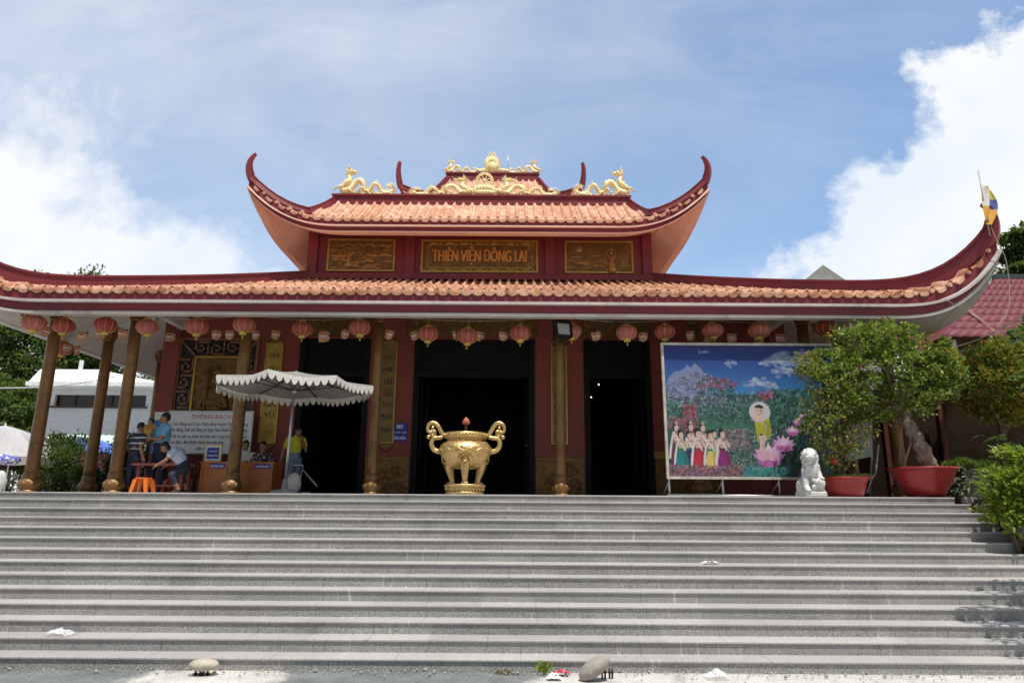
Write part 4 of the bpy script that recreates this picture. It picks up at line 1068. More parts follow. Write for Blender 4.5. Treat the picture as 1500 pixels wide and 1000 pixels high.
# ------------------------------------------------------------------ lanterns, pennants, floodlight, cords
def lantern_mat():
    m, nt, b = base_mat('red_lantern_silk')
    tc = nt.node('ShaderNodeTexCoord'); n = nt.noise(tc.outputs['Object'], 3.0, 5, 0.6)
    oi = nt.node('ShaderNodeObjectInfo')
    c = nt.ramp(nt.math('ADD', nt.math('MULTIPLY', n, 0.5), nt.math('MULTIPLY', oi.outputs['Random'], 0.5)), [(0.2, (0.44, 0.07, 0.055)), (0.8, (0.60, 0.21, 0.17))])
    nt.put(b.inputs['Base Color'], c); b.inputs['Roughness'].default_value = 0.55
    tr = nt.node('ShaderNodeBsdfTranslucent'); nt.put(tr.inputs[0], c)
    mx = nt.node('ShaderNodeMixShader'); mx.inputs[0].default_value = 0.4
    nt.l.new(b.outputs[0], mx.inputs[1]); nt.l.new(tr.outputs[0], mx.inputs[2]); nt.l.new(mx.outputs[0], nt.n['Material Output'].inputs[0])
    return m
M_LANT = lantern_mat()
M_TASSEL = mat('yellow_tassel', (0.5, 0.36, 0.07), 0.7)
M_RIBGOLD = mat('gold_thread', (0.75, 0.42, 0.2), 0.5)
def make_lantern():
    e = empty('lantern', (0, 0, 0), 'lantern', 'lantern')
    mb = MB(); n = 20; prof = [(0.062, 0.165), (0.12, 0.15), (0.19, 0.105), (0.222, 0.05), (0.232, 0), (0.222, -0.05), (0.19, -0.105), (0.12, -0.15), (0.062, -0.165)]
    mb.lathe(prof[::-1], 40, (0, 0, 0), lobes=20, la=0.018)
    mb.build('globe', M_LANT, e)
    mb = MB(); mb.lathe([(0.075, 0.155), (0.078, 0.165), (0.075, 0.195), (0.05, 0.198)], 16); mb.build('collar', M_TASSEL, e); mb = MB(); mb.lathe([(0.05, -0.215), (0.075, -0.212), (0.078, -0.17), (0.072, -0.155)], 16)
    mb.build('collar', M_TASSEL, e)
    mb = MB()
    for k in range(10):
        a = 2*pi*(k+.5)/10; mb.tube([(r*1.012*cos(a), r*1.012*sin(a), z) for r, z in prof], 0.0045, 4)
    mb.build('seam', M_RIBGOLD, e)
    mb = MB(); mb.tube([(0, 0, 0.19), (0.004, 0, 0.42)], 0.006, 5); mb.build('cord', M_TASSEL, e)
    mb = MB(); mb.tube([(0, 0, -0.21), (0, 0, -0.25)], 0.012, 6); mb.ell((0, 0, -0.26), 0.02, 8); mb.tube([(0, 0, -0.27), (0.004, 0, -0.36), (0.0, 0, -0.47)], [0.012, 0.018, 0.014], 7)
    mb.build('tassel', M_TASSEL, e)
    return e
LP = [(50, 473, 13.7, 1.0), (93, 477, 14.0, .95), (155, 476, 13.9, .95), (216, 479, 14.0, .95), (289, 478, 13.9, 1.0), (358, 476, 13.8, .98), (443, 482, 14.0, .92), (527, 480, 13.95, .95), (627, 489, 14.0, .92), (685, 492, 14.0, .94), (762, 488, 14.0, .94), (837, 485, 14.2, .9), (918, 487, 14.0, .94), (974, 486, 14.0, .9), (1044, 484, 13.95, .94), (1112, 484, 13.9, .98), (1210, 480, 13.9, 1.0), (92, 510, 15.6, .95)]
LLAB = ['leftmost red lantern, hanging in front of the first column', 'red lantern second from the left, above another red lantern', 'pinkish lantern between the second and the third column from the left', 'red lantern just right of the third column from the left', 'pinkish lantern hanging above the left edge of the fretwork screen', 'red lantern hanging before the fourth tall column, above the umbrella', 'red lantern above the left doorway, beside the yellow couplet board', 'faded pale pink lantern left of the column between left and middle doorways',
        'red lantern with a long tassel at the left end of the lower name plaque', 'middle one of the three red lanterns over the middle doorway', 'red lantern at the right end of the lower name plaque', 'red lantern half hidden behind the floodlight', 'red lantern with a thin tassel above the right doorway', 'red lantern above the left corner of the garden billboard', 'red lantern second from the left above the billboard', 'bright red lantern above the clouds of the billboard', 'rightmost red lantern, just above the bonsai', 'dark red lantern hanging deeper under the left eave, behind striped pennants']
proto = make_lantern()
for i, (x, y, Y, s) in enumerate(LP):
    o = proto if i == 0 else copy_tree(proto)
    o.location = at(x, y, Y); o.scale = (s, s, s); o['label'] = LLAB[i]; o['group'] = 'red lanterns under the eave'; o.rotation_euler = (rnd.uniform(-.09, .09), rnd.uniform(-.09, .09), rnd.uniform(0, 6))
    for ch in o.children:
        if ch.name.startswith('tassel') and i not in (8, 12): ch.scale = (1, 1, 0.35); ch.location.z = -0.14
# pennants: five-striped little flags on a cord
FC = [(0.03, 0.05, 0.2), (0.45, 0.34, 0.07), (0.36, 0.04, 0.04), (0.55, 0.5, 0.45), (0.42, 0.18, 0.06)]
M_FLAG = print_mat('printed_pennant_cloth', 0.8)
def make_pennant(seed, crumple):
    r2 = random.Random(seed); mb = MB()
    w, h, n, m = 0.24, 0.20, 10, 8; ph = r2.uniform(0, 6)
    o = 0
    for i in range(n+1):
        for j in range(m+1):
            u, v = i/n, j/m
            sag = -0.05*crumple*sin(pi*u)
            mb.v.append(V(((u-.5)*w*(1-.15*crumple*v), 0.03*crumple*sin(ph+u*7+v*2)+0.02*v, -v*h*(1-0.2*crumple*u) + sag*v)))
    for i in range(n):
        for j in range(m):
            v = (j+.5)/m; u = (i+.5)/n
            if u > 0.8: mb.col = FC[min(4, int(v*5))]
            else: mb.col = [(0.20, 0.07, 0.04), (0.42, 0.27, 0.09), (0.36, 0.05, 0.04), (0.56, 0.50, 0.43), (0.50, 0.38, 0.28), (0.40, 0.18, 0.08), (0.5, 0.3, 0.2), (0.36, 0.17, 0.1)][j]
            mb.face((i*(m+1)+j, (i+1)*(m+1)+j, (i+1)*(m+1)+j+1, i*(m+1)+j+1))
    return mb.build('pennant', M_FLAG, colattr=True)
PEN = [(36, 462, 13.9), (70, 484, 14.05), (122, 491, 14.1), (100, 508, 15.4), (112, 512, 15.4), (148, 487, 14.1), (181, 487, 14.1), (250, 491, 16.4), (317, 488, 14.1), (337, 488, 14.1), (376, 488, 14.1), (405, 488, 14.4), (475, 489, 14.1), (507, 487, 14.1), (572, 488, 14.1), (607, 489, 14.1), (669, 489, 14.1), (704, 490, 14.1), (738, 490, 14.1), (842, 490, 14.3), (872, 490, 14.1), (942, 491, 14.1), (1011, 489, 14.1), (1040, 493, 14.1), (1072, 493, 14.1), (1111, 496, 14.1), (1143, 493, 14.1), (1192, 478, 14.1)]
PLAB = ['left of the leftmost lantern', 'right of the leftmost lantern, in front of its column', 'below the second lantern from the left', 'on the left side of the deep dark red lantern', 'on the right side of the deep dark red lantern', 'on the capital of the second column', 'on the capital of the third column', 'hanging flat on the corner pilaster of the red wall', 'left of the crumpled pennants over the fretwork screen', 'crumpled against the fourth column', 'just right of the fourth column', 'above the yellow couplet board', 'between the two lanterns over the left doorway', 'left of the pale pink lantern', 'right of the column left of the middle doorway', 'left of the long-tasselled lantern', 'left of the middle lantern over the middle doorway', 'right of the middle lantern over the middle doorway', 'left of the lantern at the plaque\'s right end', 'just right of the floodlight', 'above the left edge of the right doorway', 'right of the lantern over the right doorway', 'before the column behind the billboard', 'under the second lantern above the billboard', 'over the billboard, left of the bright red lantern', 'under the bright red lantern', 'over the billboard, right of the bright red lantern', 'left of the rightmost lantern']
for i, (x, y, Y) in enumerate(PEN):
    o = make_pennant(i, 0.25 if i in (7, 12, 24, 26, 25) else 1.0)
    o.location = at(x, y - 5, Y); s = 0.85 if i not in (7, 12) else 1.1; o.scale = (s, s, s*1.1); o.rotation_euler = (0, rnd.uniform(-.3, .3) if i not in (7, 12, 24, 26) else 0, rnd.uniform(-.4, .4))
    tag(o, 'small striped cloth pennant ' + PLAB[i], 'pennant', 'striped pennants strung under the eave')
mb = MB(); cpts = []
for k in range(0, len(COLS) and 7):
    a = XC + COLS[k][0]; b = XC + COLS[k+1][0]
    for j in range(8): u_ = j/8; cpts.append((a+(b-a)*u_, YC-0.14, 3.80-0.10*sin(pi*u_)))
mb.tube(cpts, 0.007, 5); tag(mb.build('bunting_line', M_CABLE, loc=cpts[0]), 'thin sagging line strung between the columns under the eave', 'bunting line')
# floodlight on the column right of the middle doorway
p = at(823, 484, 14.0)
e = empty('floodlight', (p.x, p.y, p.z), 'black floodlight with a pale glass, fixed to the column right of the middle doorway', 'floodlight')
Mt = Matrix.Translation(p) @ Matrix.Rotation(R(16), 4, 'Z') @ Matrix.Rotation(R(-14), 4, 'X')
mb = MB(); mb.smooth = False; mb.box(-.17, .17, -.08, .06, -.17, .17, Mt)
for k in range(5): mb.box(-.15+.07*k, -.13+.07*k, .061, .12, -.14, .14, Mt)
for (a, b, c, d) in ((-.19, -.171, -.18, .18), (.171, .19, -.18, .18)): mb.box(a, b, -.12, .05, c, d, Mt)
mb.box(-.19, .19, -.12, .05, .171, .19, Mt); mb.build('housing', M_BLACK, e, loc=tuple(p))
mb = MB(); mb.smooth = False; mb.box(-.12, .14, -.092, -.081, -.13, .12, Mt); mb.build('glass', mat('frosted_glass', (0.34, 0.38, 0.38), 0.15, vary=0.1), e, loc=tuple(p))
mb = MB(); mb.smooth = False; mb.tube([(p.x, p.y, p.z-.18), (XC+1.96, YC-.13, p.z-.2)], .02, 6); mb.tube([(XC+1.96+.15*cos(k*pi/8), YC+.15*sin(k*pi/8), p.z-.2) for k in range(16)], .015, 6, closed=True); mb.build('bracket', M_BLACK, e, loc=tuple(p))
# little lamps burning inside the hall
M_LAMP = bpy.data.materials.new('lit_lamp'); M_LAMP.use_nodes = True
_b = M_LAMP.node_tree.nodes['Principled BSDF']; _b.inputs['Emission Color'].default_value = (1, .95, .85, 1); _b.inputs['Emission Strength'].default_value = 3
for (x, y, Y, lb) in ((609, 613, 21, 'tiny white lamp glowing inside the left of the middle doorway'), (771.5, 651.5, 21, 'tiny white lamp glowing inside the right of the middle doorway'), (877, 563, 21, 'upper of two tiny lamps glowing inside the right doorway'), (866, 581.5, 21, 'lower of two tiny lamps glowing inside the right doorway')):
    p = at(x, y, Y); e = empty('hall_lamp', tuple(p), lb, 'lamp', 'tiny lamps inside the hall')
    mb = MB(); mb.ell(p, 0.021, 10); mb.build('bulb', M_LAMP, e, loc=tuple(p))
    mb = MB(); mb.lathe([(.01, .03), (.03, .034), (.02, .07), (.006, .09), (.006, ZC-.12-p.z)], 10, p); mb.build('fitting', M_BLACK, e, loc=tuple(p))
# ------------------------------------------------------------------ incense urn
UY = 12.55
UX = at(681, 700, UY).x
e = empty('incense_urn', (UX, UY, 0), 'large golden incense urn with scrolled handles on three legs at the top of the steps', 'urn')
U = V((UX, UY, 0))
mb = MB()
prof = [(0.05, .455), (0.19, .462), (0.27, .50), (0.34, .57), (0.40, .64), (0.455, .71), (0.485, .775), (0.478, .83), (0.435, .89), (0.37, .935), (0.335, .955), (0.33, .975), (0.345, .99), (0.385, 1.0), (0.395, 1.02), (0.395, 1.085), (0.385, 1.10), (0.36, 1.10), (0.35, 1.07), (0.345, .985), (0.30, .965), (0.02, .955)]
mb.lathe(prof, 56, U)
for (zc, rr, am, cnt) in ((.845, .462, .022, 22), (.775, .49, .026, 14)):
    P = []
    for k in range(cnt*6):
        a = 2*pi*k/(cnt*6); t = (k % 6)/6; w = abs(t-.5)*2 if rr < .47 else cos(2*pi*t)*.5+.5
        z = zc+am*(w-.5)*2; rr2 = rr - max(0, z-.80)*0.65
        P.append(U+V((rr2*cos(a), rr2*sin(a), z)))
    mb.tube(P, .017, 6, closed=True)
for k in range(40):
    a = 2*pi*k/40; mb.ell(U+V((.398*cos(a), .398*sin(a), 1.052)), (.022, .012, .022), 6, Matrix.Rotation(a+pi/2, 3, 'Z'), 4)
r2 = random.Random(5)
for k in range(120):
    a = 2*pi*r2.random(); z = r2.uniform(.80, .93); rr = .478-(z-.82)*0.95
    mb.tube([U+V((rr*cos(a+.03*j), rr*sin(a+.03*j), z+.014*sin(j*1.3+k))) for j in range(4)], .011, 5)
ub = mb.build('bowl', M_GOLD, e, loc=(UX, UY, .47))
for k in range(3):
    a = -pi/2 + k*2*pi/3 + 0.06
    d = V((cos(a), sin(a), 0)); t = V((-sin(a), cos(a), 0)); mb = MB()
    L = spline([U+d*.33+V((0, 0, .66)), U+d*.335+V((0, 0, .53)), U+d*.30+V((0, 0, .38)), U+d*.265+V((0, 0, .25)), U+d*.27+V((0, 0, .185))], 5)
    mb.tube(L, [.105-.058*min(1, i/14)+(.012 if i > 17 else 0) for i in range(len(L))], 12)
    mb.ell(U+d*.285+V((0, 0, .205)), (.062, .062, .04))
    for s in (-1, 0, 1): mb.ell(U+d*.335+t*s*.04+V((0, 0, .20)), (.022, .022, .022), 8)
    # lion mask
    mb.ell(U+d*.40+V((0, 0, .59)), (.06, .06, .055)); mb.ell(U+d*.445+V((0, 0, .575)), (.03, .03, .022), 8)
    for s in (-1, 1):
        mb.ell(U+d*.44+t*s*.03+V((0, 0, .615)), .016, 8)
    for j in range(9):
        b = -.25+j*(pi+.5)/8; q = U+d*.40+t*cos(b)*.05+V((0, 0, .61+.05*sin(b))); q2 = U+d*(.40+.06*max(0, sin(b)))+t*cos(b)*.14+V((0, 0, .62+.13*sin(b)))
        mb.tube([q, (q+q2)/2+d*.03, q2], [.022, .02, .006], 6)
    for j in range(5): mb.tube([U+d*(.43-.02*j)+t*s2*.05+V((0, 0, .52-.04*j)) for s2 in (-1, 0, 1)], .008, 5)
    mb.build('leg', M_GOLD, e, loc=tuple(U+d*.3+V((0, 0, .19))))
for s in (-1, 1):
    mb = MB(); P3 = lambda x, z: U+V((s*x, 0, z))
    mb.tube(spline([P3(.46, .76), P3(.57, .80), P3(.625, .90), P3(.59, 1.0), P3(.50, 1.015), P3(.42, 1.03)], 6), [.045]*16+[.04]*15, 10)
    mb.tube(spline([P3(.40, 1.04), P3(.45, 1.12), P3(.50, 1.21), P3(.56, 1.275), P3(.63, 1.285), P3(.69, 1.235), P3(.70, 1.16), P3(.66, 1.12), P3(.61, 1.14)], 6), [.042]*30+[.034]*19, 10)
    for (x, z, r) in ((.61, 1.20, .035), (.575, 1.13, .04), (.645, 1.115, .04), (.68, 1.03, .04), (.60, 1.05, .036), (.62, .88, .042), (.48, .77, .05), (.56, 1.0, .03)): mb.ell(P3(x, z), r, 10)
    mb.tube(spline([P3(.61, 1.20), P3(.60, 1.12), P3(.64, 1.07), P3(.68, 1.03)], 4), .026, 8); mb.tube(spline([P3(.575, 1.13), P3(.56, 1.08), P3(.60, 1.05)], 4), .022, 8)
    mb.build('handle', M_GOLD, e, loc=tuple(P3(.45, 1.0)))
mb = MB(); mb.lathe([(.33, -.005), (.345, .02), (.345, .05), (.325, .06), (.335, .10), (.36, .145), (.372, .15), (.372, .175), (.355, .185), (.05, .187)], 48, U)
for k in range(30):
    a = 2*pi*k/30; mb.ell(U+V((.345*cos(a), .345*sin(a), .105)), (.03, .014, .035), 8, Matrix.Rotation(a+pi/2, 3, 'Z'), 5)
mb.build('base', M_GOLD, e, loc=tuple(U))
mb = MB()
for (dx, dy) in ((-.02, 0), (.02, .02), (0, -.02)): mb.tube([U+V((dx, dy, .95)), U+V((dx*.7, dy*.7, 1.28))], .008, 6)
mb.build('incense_rod', mat('incense_stick', (0.25, 0.08, 0.06), 0.7), e, loc=tuple(U+V((0, 0, .95))))
mb = MB(); mb.lathe([(.01, 1.27), (.07, 1.27), (.075, 1.28), (.064, 1.32), (.043, 1.36), (.015, 1.39), (.004, 1.395)], 16, U)
mb.build('incense_cone', mat('red_incense_cap', (0.36, 0.10, 0.06), 0.7, vary=0.3, scale=12), e, loc=tuple(U+V((0, 0, 1.19))))

# ------------------------------------------------------------------ big parasol at the left doorway
M_CANVAS = mat('grey_parasol_canvas', (0.22, 0.215, 0.20), 0.85, vary=0.12, scale=2)
M_VAL = mat('white_valance', (0.55, 0.525, 0.475), 0.85, vary=0.08, scale=5)
PC = V((at(432, 568, 13.0).x, 13.0, 0)); PR = 1.5; PZ = 2.05
e = empty('parasol', tuple(PC), 'big grey market parasol with white scalloped valance standing before the left doorway', 'parasol')
ANG = [-pi/2 + k*pi/4 for k in range(8)]
apex = PC+V((0, 0, PZ+.27)); rim = [PC+V((PR*cos(a), PR*sin(a), PZ + (.02 if k == 0 else 0))) for k, a in enumerate(ANG)]
mb = MB()
def panelpt(k, u, v):
    a, b = rim[k], rim[(k+1) % 8]
    q = a.lerp(b, u); sag = .075*v*sin(pi*u)
    p = apex.lerp(q, v); p.z -= sag + .05*sin(pi*v)*0.6
    c = apex.lerp(q, v); inward = (PC+V((0, 0, p.z))-p)*(.03*v*sin(pi*u)); return p+inward
for k in range(8): mb.grid(lambda u, v: panelpt(k, u, v), lin(0, 1, 9), lin(0, 1, 7))
mb.build('canopy', M_CANVAS, e, loc=tuple(apex))
mb = MB(); mb.smooth = True
for k in range(8):
    n = 9*6
    for i in range(n):
        u0, u1 = i/n, (i+1)/n
        def low(u): return -.055-.105*abs(sin(pi*u*9))**.8
        a, b = panelpt(k, u0, 1.0), panelpt(k, u1, 1.0)
        out = (a-PC); out.z = 0; out.normalize(); fl = .012
        mb.add([a+out*.004, b+out*.004, b+out*(fl+.004)+V((0, 0, low(u1))), a+out*(fl+.004)+V((0, 0, low(u0)))], [(0, 1, 2, 3)])
mb.build('valance', M_VAL, e, loc=tuple(apex))
hub = PC+V((0, 0, PZ-.12))
for k in range(8):
    mb = MB(); mb.tube([apex-V((0, 0, .02)), apex.lerp(rim[k], .5)-V((0, 0, .05)), rim[k]-V((0, 0, .015))], .012, 6)
    mb.tube([hub, apex.lerp(rim[k], .55)-V((0, 0, .06))], .01, 6); mb.build('rib', M_BLACK, e, loc=tuple(apex))
mb = MB(); pb = PC+V((-.06, .05, 0)); mb.tube([pb, apex], .024, 10); mb.lathe([(.04, 0), (.05, .03), (.05, .07), (.03, .09)], 12, hub-V((0, 0, .04))); mb.build('pole', M_STEEL, e, loc=tuple(pb))
mb = MB(); mb.lathe([(.24, 0), (.25, .03), (.24, .06), (.06, .09), (.04, .28), (.03, .28)], 24, pb); mb.build('base', mat('cast_concrete', (.3, .29, .27), .85, bump=.3), e, loc=tuple(pb))

# ------------------------------------------------------------------ desk with name plates, framed sign, bench, red table, stools, sack
M_WOOD = mat('orange_varnished_wood', (0.42, 0.13, 0.03), 0.4, vary=0.2, scale=3, fine=0.2, dirt=(0.22, 0.06, 0.015), dscale=2)
DY = 14.9
x0 = at(293, 700, DY).x; x1 = at(399, 700, DY).x; DZ = at(340, 676, DY).z
e = empty('reception_desk', ((x0+x1)/2, DY, 0), 'orange varnished wooden reception desk behind the fourth column', 'desk')
mb = MB(); mb.smooth = False; mb.box(x0-.03, x1+.03, DY-.03, DY+.6, DZ-.035, DZ); mb.build('desk_top', M_WOOD, e, loc=((x0+x1)/2, DY, 0))
mb = MB(); mb.smooth = False
mb.box(x0, x1, DY, DY+.02, .05, DZ-.036); mb.box(x0, x0+.03, DY+.021, DY+.56, 0, DZ-.036); mb.box(x1-.03, x1, DY+.021, DY+.56, 0, DZ-.036)
for zz in (.05, .46, DZ-.10): mb.box(x0, x1, DY-.02, DY-.001, zz, zz+.06)
for xx in lin(x0, x1-.05, 4): mb.box(xx, xx+.05, DY-.019, DY-.0012, .111, .459); mb.box(xx, xx+.05, DY-.019, DY-.0012, .521, DZ-.101)
mb.build('front_panel', M_WOOD, e, loc=((x0+x1)/2, DY, 0))
for xx in (x0+.04, x1-.04):
    for yy in (DY+.06, DY+.5):
        mb = MB(); mb.smooth = False; mb.box(xx-.03, xx+.03, yy-.03, yy+.03, 0, .1); mb.build('foot', M_WOOD, e, loc=(xx, yy, 0))
for (xa, xb) in ((308, 330), (373, 396)):
    a = at(xa, 684, DY).x; b = at(xb, 684, DY).x; zc = at(385, 682.5, DY).z
    mb = MB(); mb.smooth = False; mb.box(a, b, DY-.03, DY-.0205, zc-.045, zc+.045); npl = mb.build('name_plate', M_BLUE, e, loc=((a+b)/2, DY, zc))
    mb = MB(); mb.text('GHI CÔNG ĐỨC', (a+b)/2, DY-.03, zc, (b-a)*.85, .05, .004, bold=.03); mb.build('lettering', M_WHITEINK, npl, loc=((a+b)/2, DY, zc))
x0, x1, z0, z1 = px_rect(300, 325, 652, 673, DY+.15); z0 = DZ+.002; z1 += .02
e = empty('donation_sign', ((x0+x1)/2, DY+.15, z0), 'small cream-framed blue sign standing on the reception desk', 'sign')
mb = MB(); mb.smooth = False; mb.box(x0+.03, x1-.03, DY+.14, DY+.16, z0+.03, z1-.03); mb.build('panel', M_WHITEPAPER, e, loc=((x0+x1)/2, DY+.15, z0))
mb = MB(); mb.smooth = False; mb.box(x0+.055, x1-.055, DY+.134, DY+.139, z0+.07, z1-.07); mb.build('blue_field', M_BLUE, e, loc=((x0+x1)/2, DY+.15, z0))
mb = MB(); mb.smooth = False; M_CREAM = mat('cream_wood_frame', (.62, .5, .26), .5)
for (a, b, c, d) in ((x0, x1, z0, z0+.03), (x0, x1, z1-.03, z1), (x0, x0+.03, z0+.03, z1-.03), (x1-.03, x1, z0+.03, z1-.03)): mb.box(a, b, DY+.125, DY+.17, c, d)
mb.build('frame', M_CREAM, e, loc=((x0+x1)/2, DY+.15, z0))
mb = MB(); mb.text('CÔNG ĐỨC', (x0+x1)/2, DY+.134, z0+(z1-z0)*.62, (x1-x0)*.5, .045, .003, bold=.02); mb.text('CÚNG DƯỜNG', (x0+x1)/2, DY+.134, z0+(z1-z0)*.38, (x1-x0)*.58, .055, .003, bold=.03); mb.build('lettering', M_WHITEINK, e, loc=((x0+x1)/2, DY+.15, z0))
# slatted dark bench against the wall
BY = 15.9; M_DKWOOD = mat('dark_red_wood', (.075, .024, .017), .7, spec=.15, vary=.25, scale=4)
x0 = at(250, 700, BY).x; x1 = at(298, 700, BY).x
e = empty('slatted_bench', ((x0+x1)/2, BY, 0), 'dark wooden bench with a slatted back beneath the announcement board', 'bench')
mb = MB(); mb.smooth = False; mb.box(x0, x1, BY-.4, BY, .40, .44); mb.build('seat', M_DKWOOD, e, loc=((x0+x1)/2, BY, 0))
mb = MB(); mb.smooth = False; mb.box(x0, x1, BY, BY+.04, .86, .92); mb.box(x0, x1, BY, BY+.04, .46, .5)
for k in range(9): xx = x0+.02+(x1-x0-.08)*k/8; mb.box(xx, xx+.04, BY+.005, BY+.03, .501, .859)
mb.build('backrest', M_DKWOOD, e, loc=((x0+x1)/2, BY, 0))
for xx in (x0+.03, x1-.03):
    for yy in (BY-.37, BY-.03):
        mb = MB(); mb.smooth = False; mb.box(xx-.03, xx+.03, yy-.03, yy+.03, 0, .399); mb.build('leg', M_DKWOOD, e, loc=(xx, yy, 0))
# red concrete picnic bench
TY = 14.4; M_REDBENCH = mat('dull_red_bench_paint', (.30, .085, .075), .55, vary=.15, scale=4, dirt=(.2, .06, .05), dscale=3)
x0 = at(192, 680, TY).x; x1 = at(272, 680, TY).x; TZ = at(230, 677.5, TY).z
e = empty('red_table', ((x0+x1)/2, TY, 0), 'dull red wooden table with round legs and a foot rail before the waiting people', 'table')
mb = MB(); mb.smooth = False; mb.box(x0, x1, TY, TY+.45, TZ-.055, TZ); tb = mb.build('table_top', M_REDBENCH, e, loc=((x0+x1)/2, TY, 0))
bm_ = tb.modifiers.new('b', 'BEVEL'); bm_.width = .015; bm_.segments = 2
for xx in (x0+.14, x1-.1):
    for yy in (TY+.07, TY+.38):
        mb = MB(); mb.tube([(xx, yy, 0), (xx, yy, .3), (xx, yy, TZ-.056)], [.045, .038, .042], 12); mb.build('leg', M_REDBENCH, e, loc=(xx, yy, 0))
mb = MB(); mb.smooth = False; mb.box(x0+.17, x1-.13, TY+.04, TY+.10, .155, .195); mb.build('foot_rail', M_REDBENCH, e, loc=((x0+x1)/2, TY, .17))
def stool(label, p, s, col, nm):
    e = empty('plastic_stool', tuple(p), label, 'stool', 'plastic stools')
    M_ = mat(nm, col, .4, vary=.08, scale=3); H = .40*s; w = .15*s
    mb = MB(); mb.smooth = False; mb.box(p.x-w, p.x+w, p.y-w, p.y+w, p.z+H-.03, p.z+H); o = mb.build('seat', M_, e, loc=tuple(p)); b = o.modifiers.new('b', 'BEVEL'); b.width = .015; b.segments = 2
    for sx in (-1, 1):
        for sy in (-1, 1):
            mb = MB(); mb.smooth = False
            t = V((p.x+sx*w*.85, p.y+sy*w*.85, p.z+H-.031)); f = V((p.x+sx*w*1.3, p.y+sy*w*1.3, p.z))
            N = []
            for q, ww in ((t, .05*s), (f, .035*s)): N += [q+V((-ww, -ww, 0)), q+V((ww, -ww, 0)), q+V((ww, ww, 0)), q+V((-ww, ww, 0))]
            mb.add(N, [(0, 1, 5, 4), (1, 2, 6, 5), (2, 3, 7, 6), (3, 0, 4, 7), (4, 5, 6, 7), (0, 3, 2, 1)]); mb.build('leg', M_, e, loc=tuple(f))
stool('bright orange plastic stool with splayed legs in front of the red table', V((at(211, 700, 14.05).x, 14.05, 0)), .80, (.70, .16, .02), 'orange_plastic')
stool('dark red and yellow plastic stool under the red table', V((at(255, 700, 14.7).x, 14.7, 0)), .8, (.4, .06, .03), 'red_plastic')
# folded trolley with a white sack by the left doorway
HY = 14.5; p = V((at(432, 700, HY).x, HY, 0))
e = empty('hand_trolley', tuple(p), 'hand trolley loaded with a white sack beside the man in yellow', 'trolley')
mb = MB()
for dx in (-.16, .10): mb.tube([p+V((dx, .0, .04)), p+V((dx, .02, .30)), p+V((dx+.02, .10, .62))], .016, 8)
mb.tube([p+V((-.14, .1, .62)), p+V((.12, .1, .62))], .016, 8); mb.tube([p+V((-.16, 0, .05)), p+V((.34, -.02, .05))], .015, 8); mb.tube([p+V((.10, .1, .55)), p+V((.48, -.02, .18))], .018, 8)
mb.build('frame', M_STEEL, e, loc=tuple(p))
mb = MB(); mb.tube([p+V((-.2, .03, .06)), p+V((.14, .03, .06))], .01, 6); 
for dx in (-.2, .14): mb.lathe([(.02, -.02), (.06, -.02), (.065, 0), (.06, .02), (.02, .02)], 16, p+V((dx, .03, .065)), Matrix.Rotation(pi/2, 3, 'Y'))
mb.build('wheels', M_BLACK, e, loc=tuple(p))
mb = MB(); o0 = p+V((.03, -.12, .24))
mb.ell(o0, (.14, .12, .22), 20, None, 14)
for q in mb.v:
    k = q-o0; q += k*(.10*noise.noise(q*9)+.05*noise.noise(q*22))
mb.build('sack', mat('white_plastic_sack', (.55, .53, .5), .6, vary=.1, scale=8, bump=.5, bscale=14), e, loc=tuple(o0))
# ------------------------------------------------------------------ garden billboard
BY0 = 13.5
bx0, bx1, bz0, bz1 = px_rect(972, 1228, 503, 702, BY0)
e = empty('billboard', ((bx0+bx1)/2, BY0, 0), 'large printed billboard of a haloed child on a lotus in a flower garden', 'billboard')
M_PRINT = print_mat('billboard_print', 0.5)
mb = MB(); mb.smooth = False
BW, BH = bx1-bx0-.10, bz1-bz0-.10
def bp(u, v, d=0): return V((bx0+.05+u*BW, BY0-.012-d, bz0+.05+v*BH))
import numpy as np
PW, PHH = 400, 304                                      # the print is a flat sheet of small coloured cells
BUF = np.zeros((PHH, PW, 3)); BUF[:] = (.1, .1, .1)
def shape(pts, col, alpha=1.0):
    """fill a polygon of the print"""
    us = [p[0]*PW for p in pts]; vs = [p[1]*PHH for p in pts]; n = len(pts)
    for r_ in range(max(0, int(min(vs))), min(PHH-1, int(max(vs)))+1):
        y = r_+.5; xs_ = []
        for i in range(n):
            y0, y1 = vs[i], vs[(i+1) % n]
            if (y0 <= y) != (y1 <= y): xs_.append(us[i]+(us[(i+1) % n]-us[i])*(y-y0)/(y1-y0))
        xs_.sort()
        for a, b in zip(xs_[::2], xs_[1::2]):
            i_, j_ = max(0, int(round(a))), min(PW, int(round(b)))
            if j_ <= i_: j_ = min(PW, i_+1)
            BUF[r_, i_:j_] = BUF[r_, i_:j_]*(1-alpha)+np.array(col)*alpha
def oval(u, v, ru, rv, col, n=14, rot=0.0, a0=0, a1=2*pi, alpha=1.0):
    pts = []
    for k in range(n):
        a = a0+(a1-a0)*k/n; x = ru*cos(a); y = rv*sin(a)
        pts.append((u+x*cos(rot)-y*sin(rot)*BH/BW, v+x*sin(rot)*BW/BH+y*cos(rot)))
    shape(pts, col, alpha)
AR = BW/BH
rb = random.Random(21)
def C(r, g, b, k=.0):
    j = 1+rb.uniform(-k, k); return tuple(max(0, min(1, c*j*.72)) for c in srgb(r, g, b))
for i in range(24):                                     # printed sky in bands
    v0, v1 = .60+.40*i/24, .60+.40*(i+1)/24; t = i/23
    shape([(0, v0), (1, v0), (1, v1), (0, v1)], C(70-int(45*t), 145-int(95*t), 205-int(75*t)))
shape([(0, 0), (1, 0), (1, .62), (0, .62)], C(60, 95, 90))
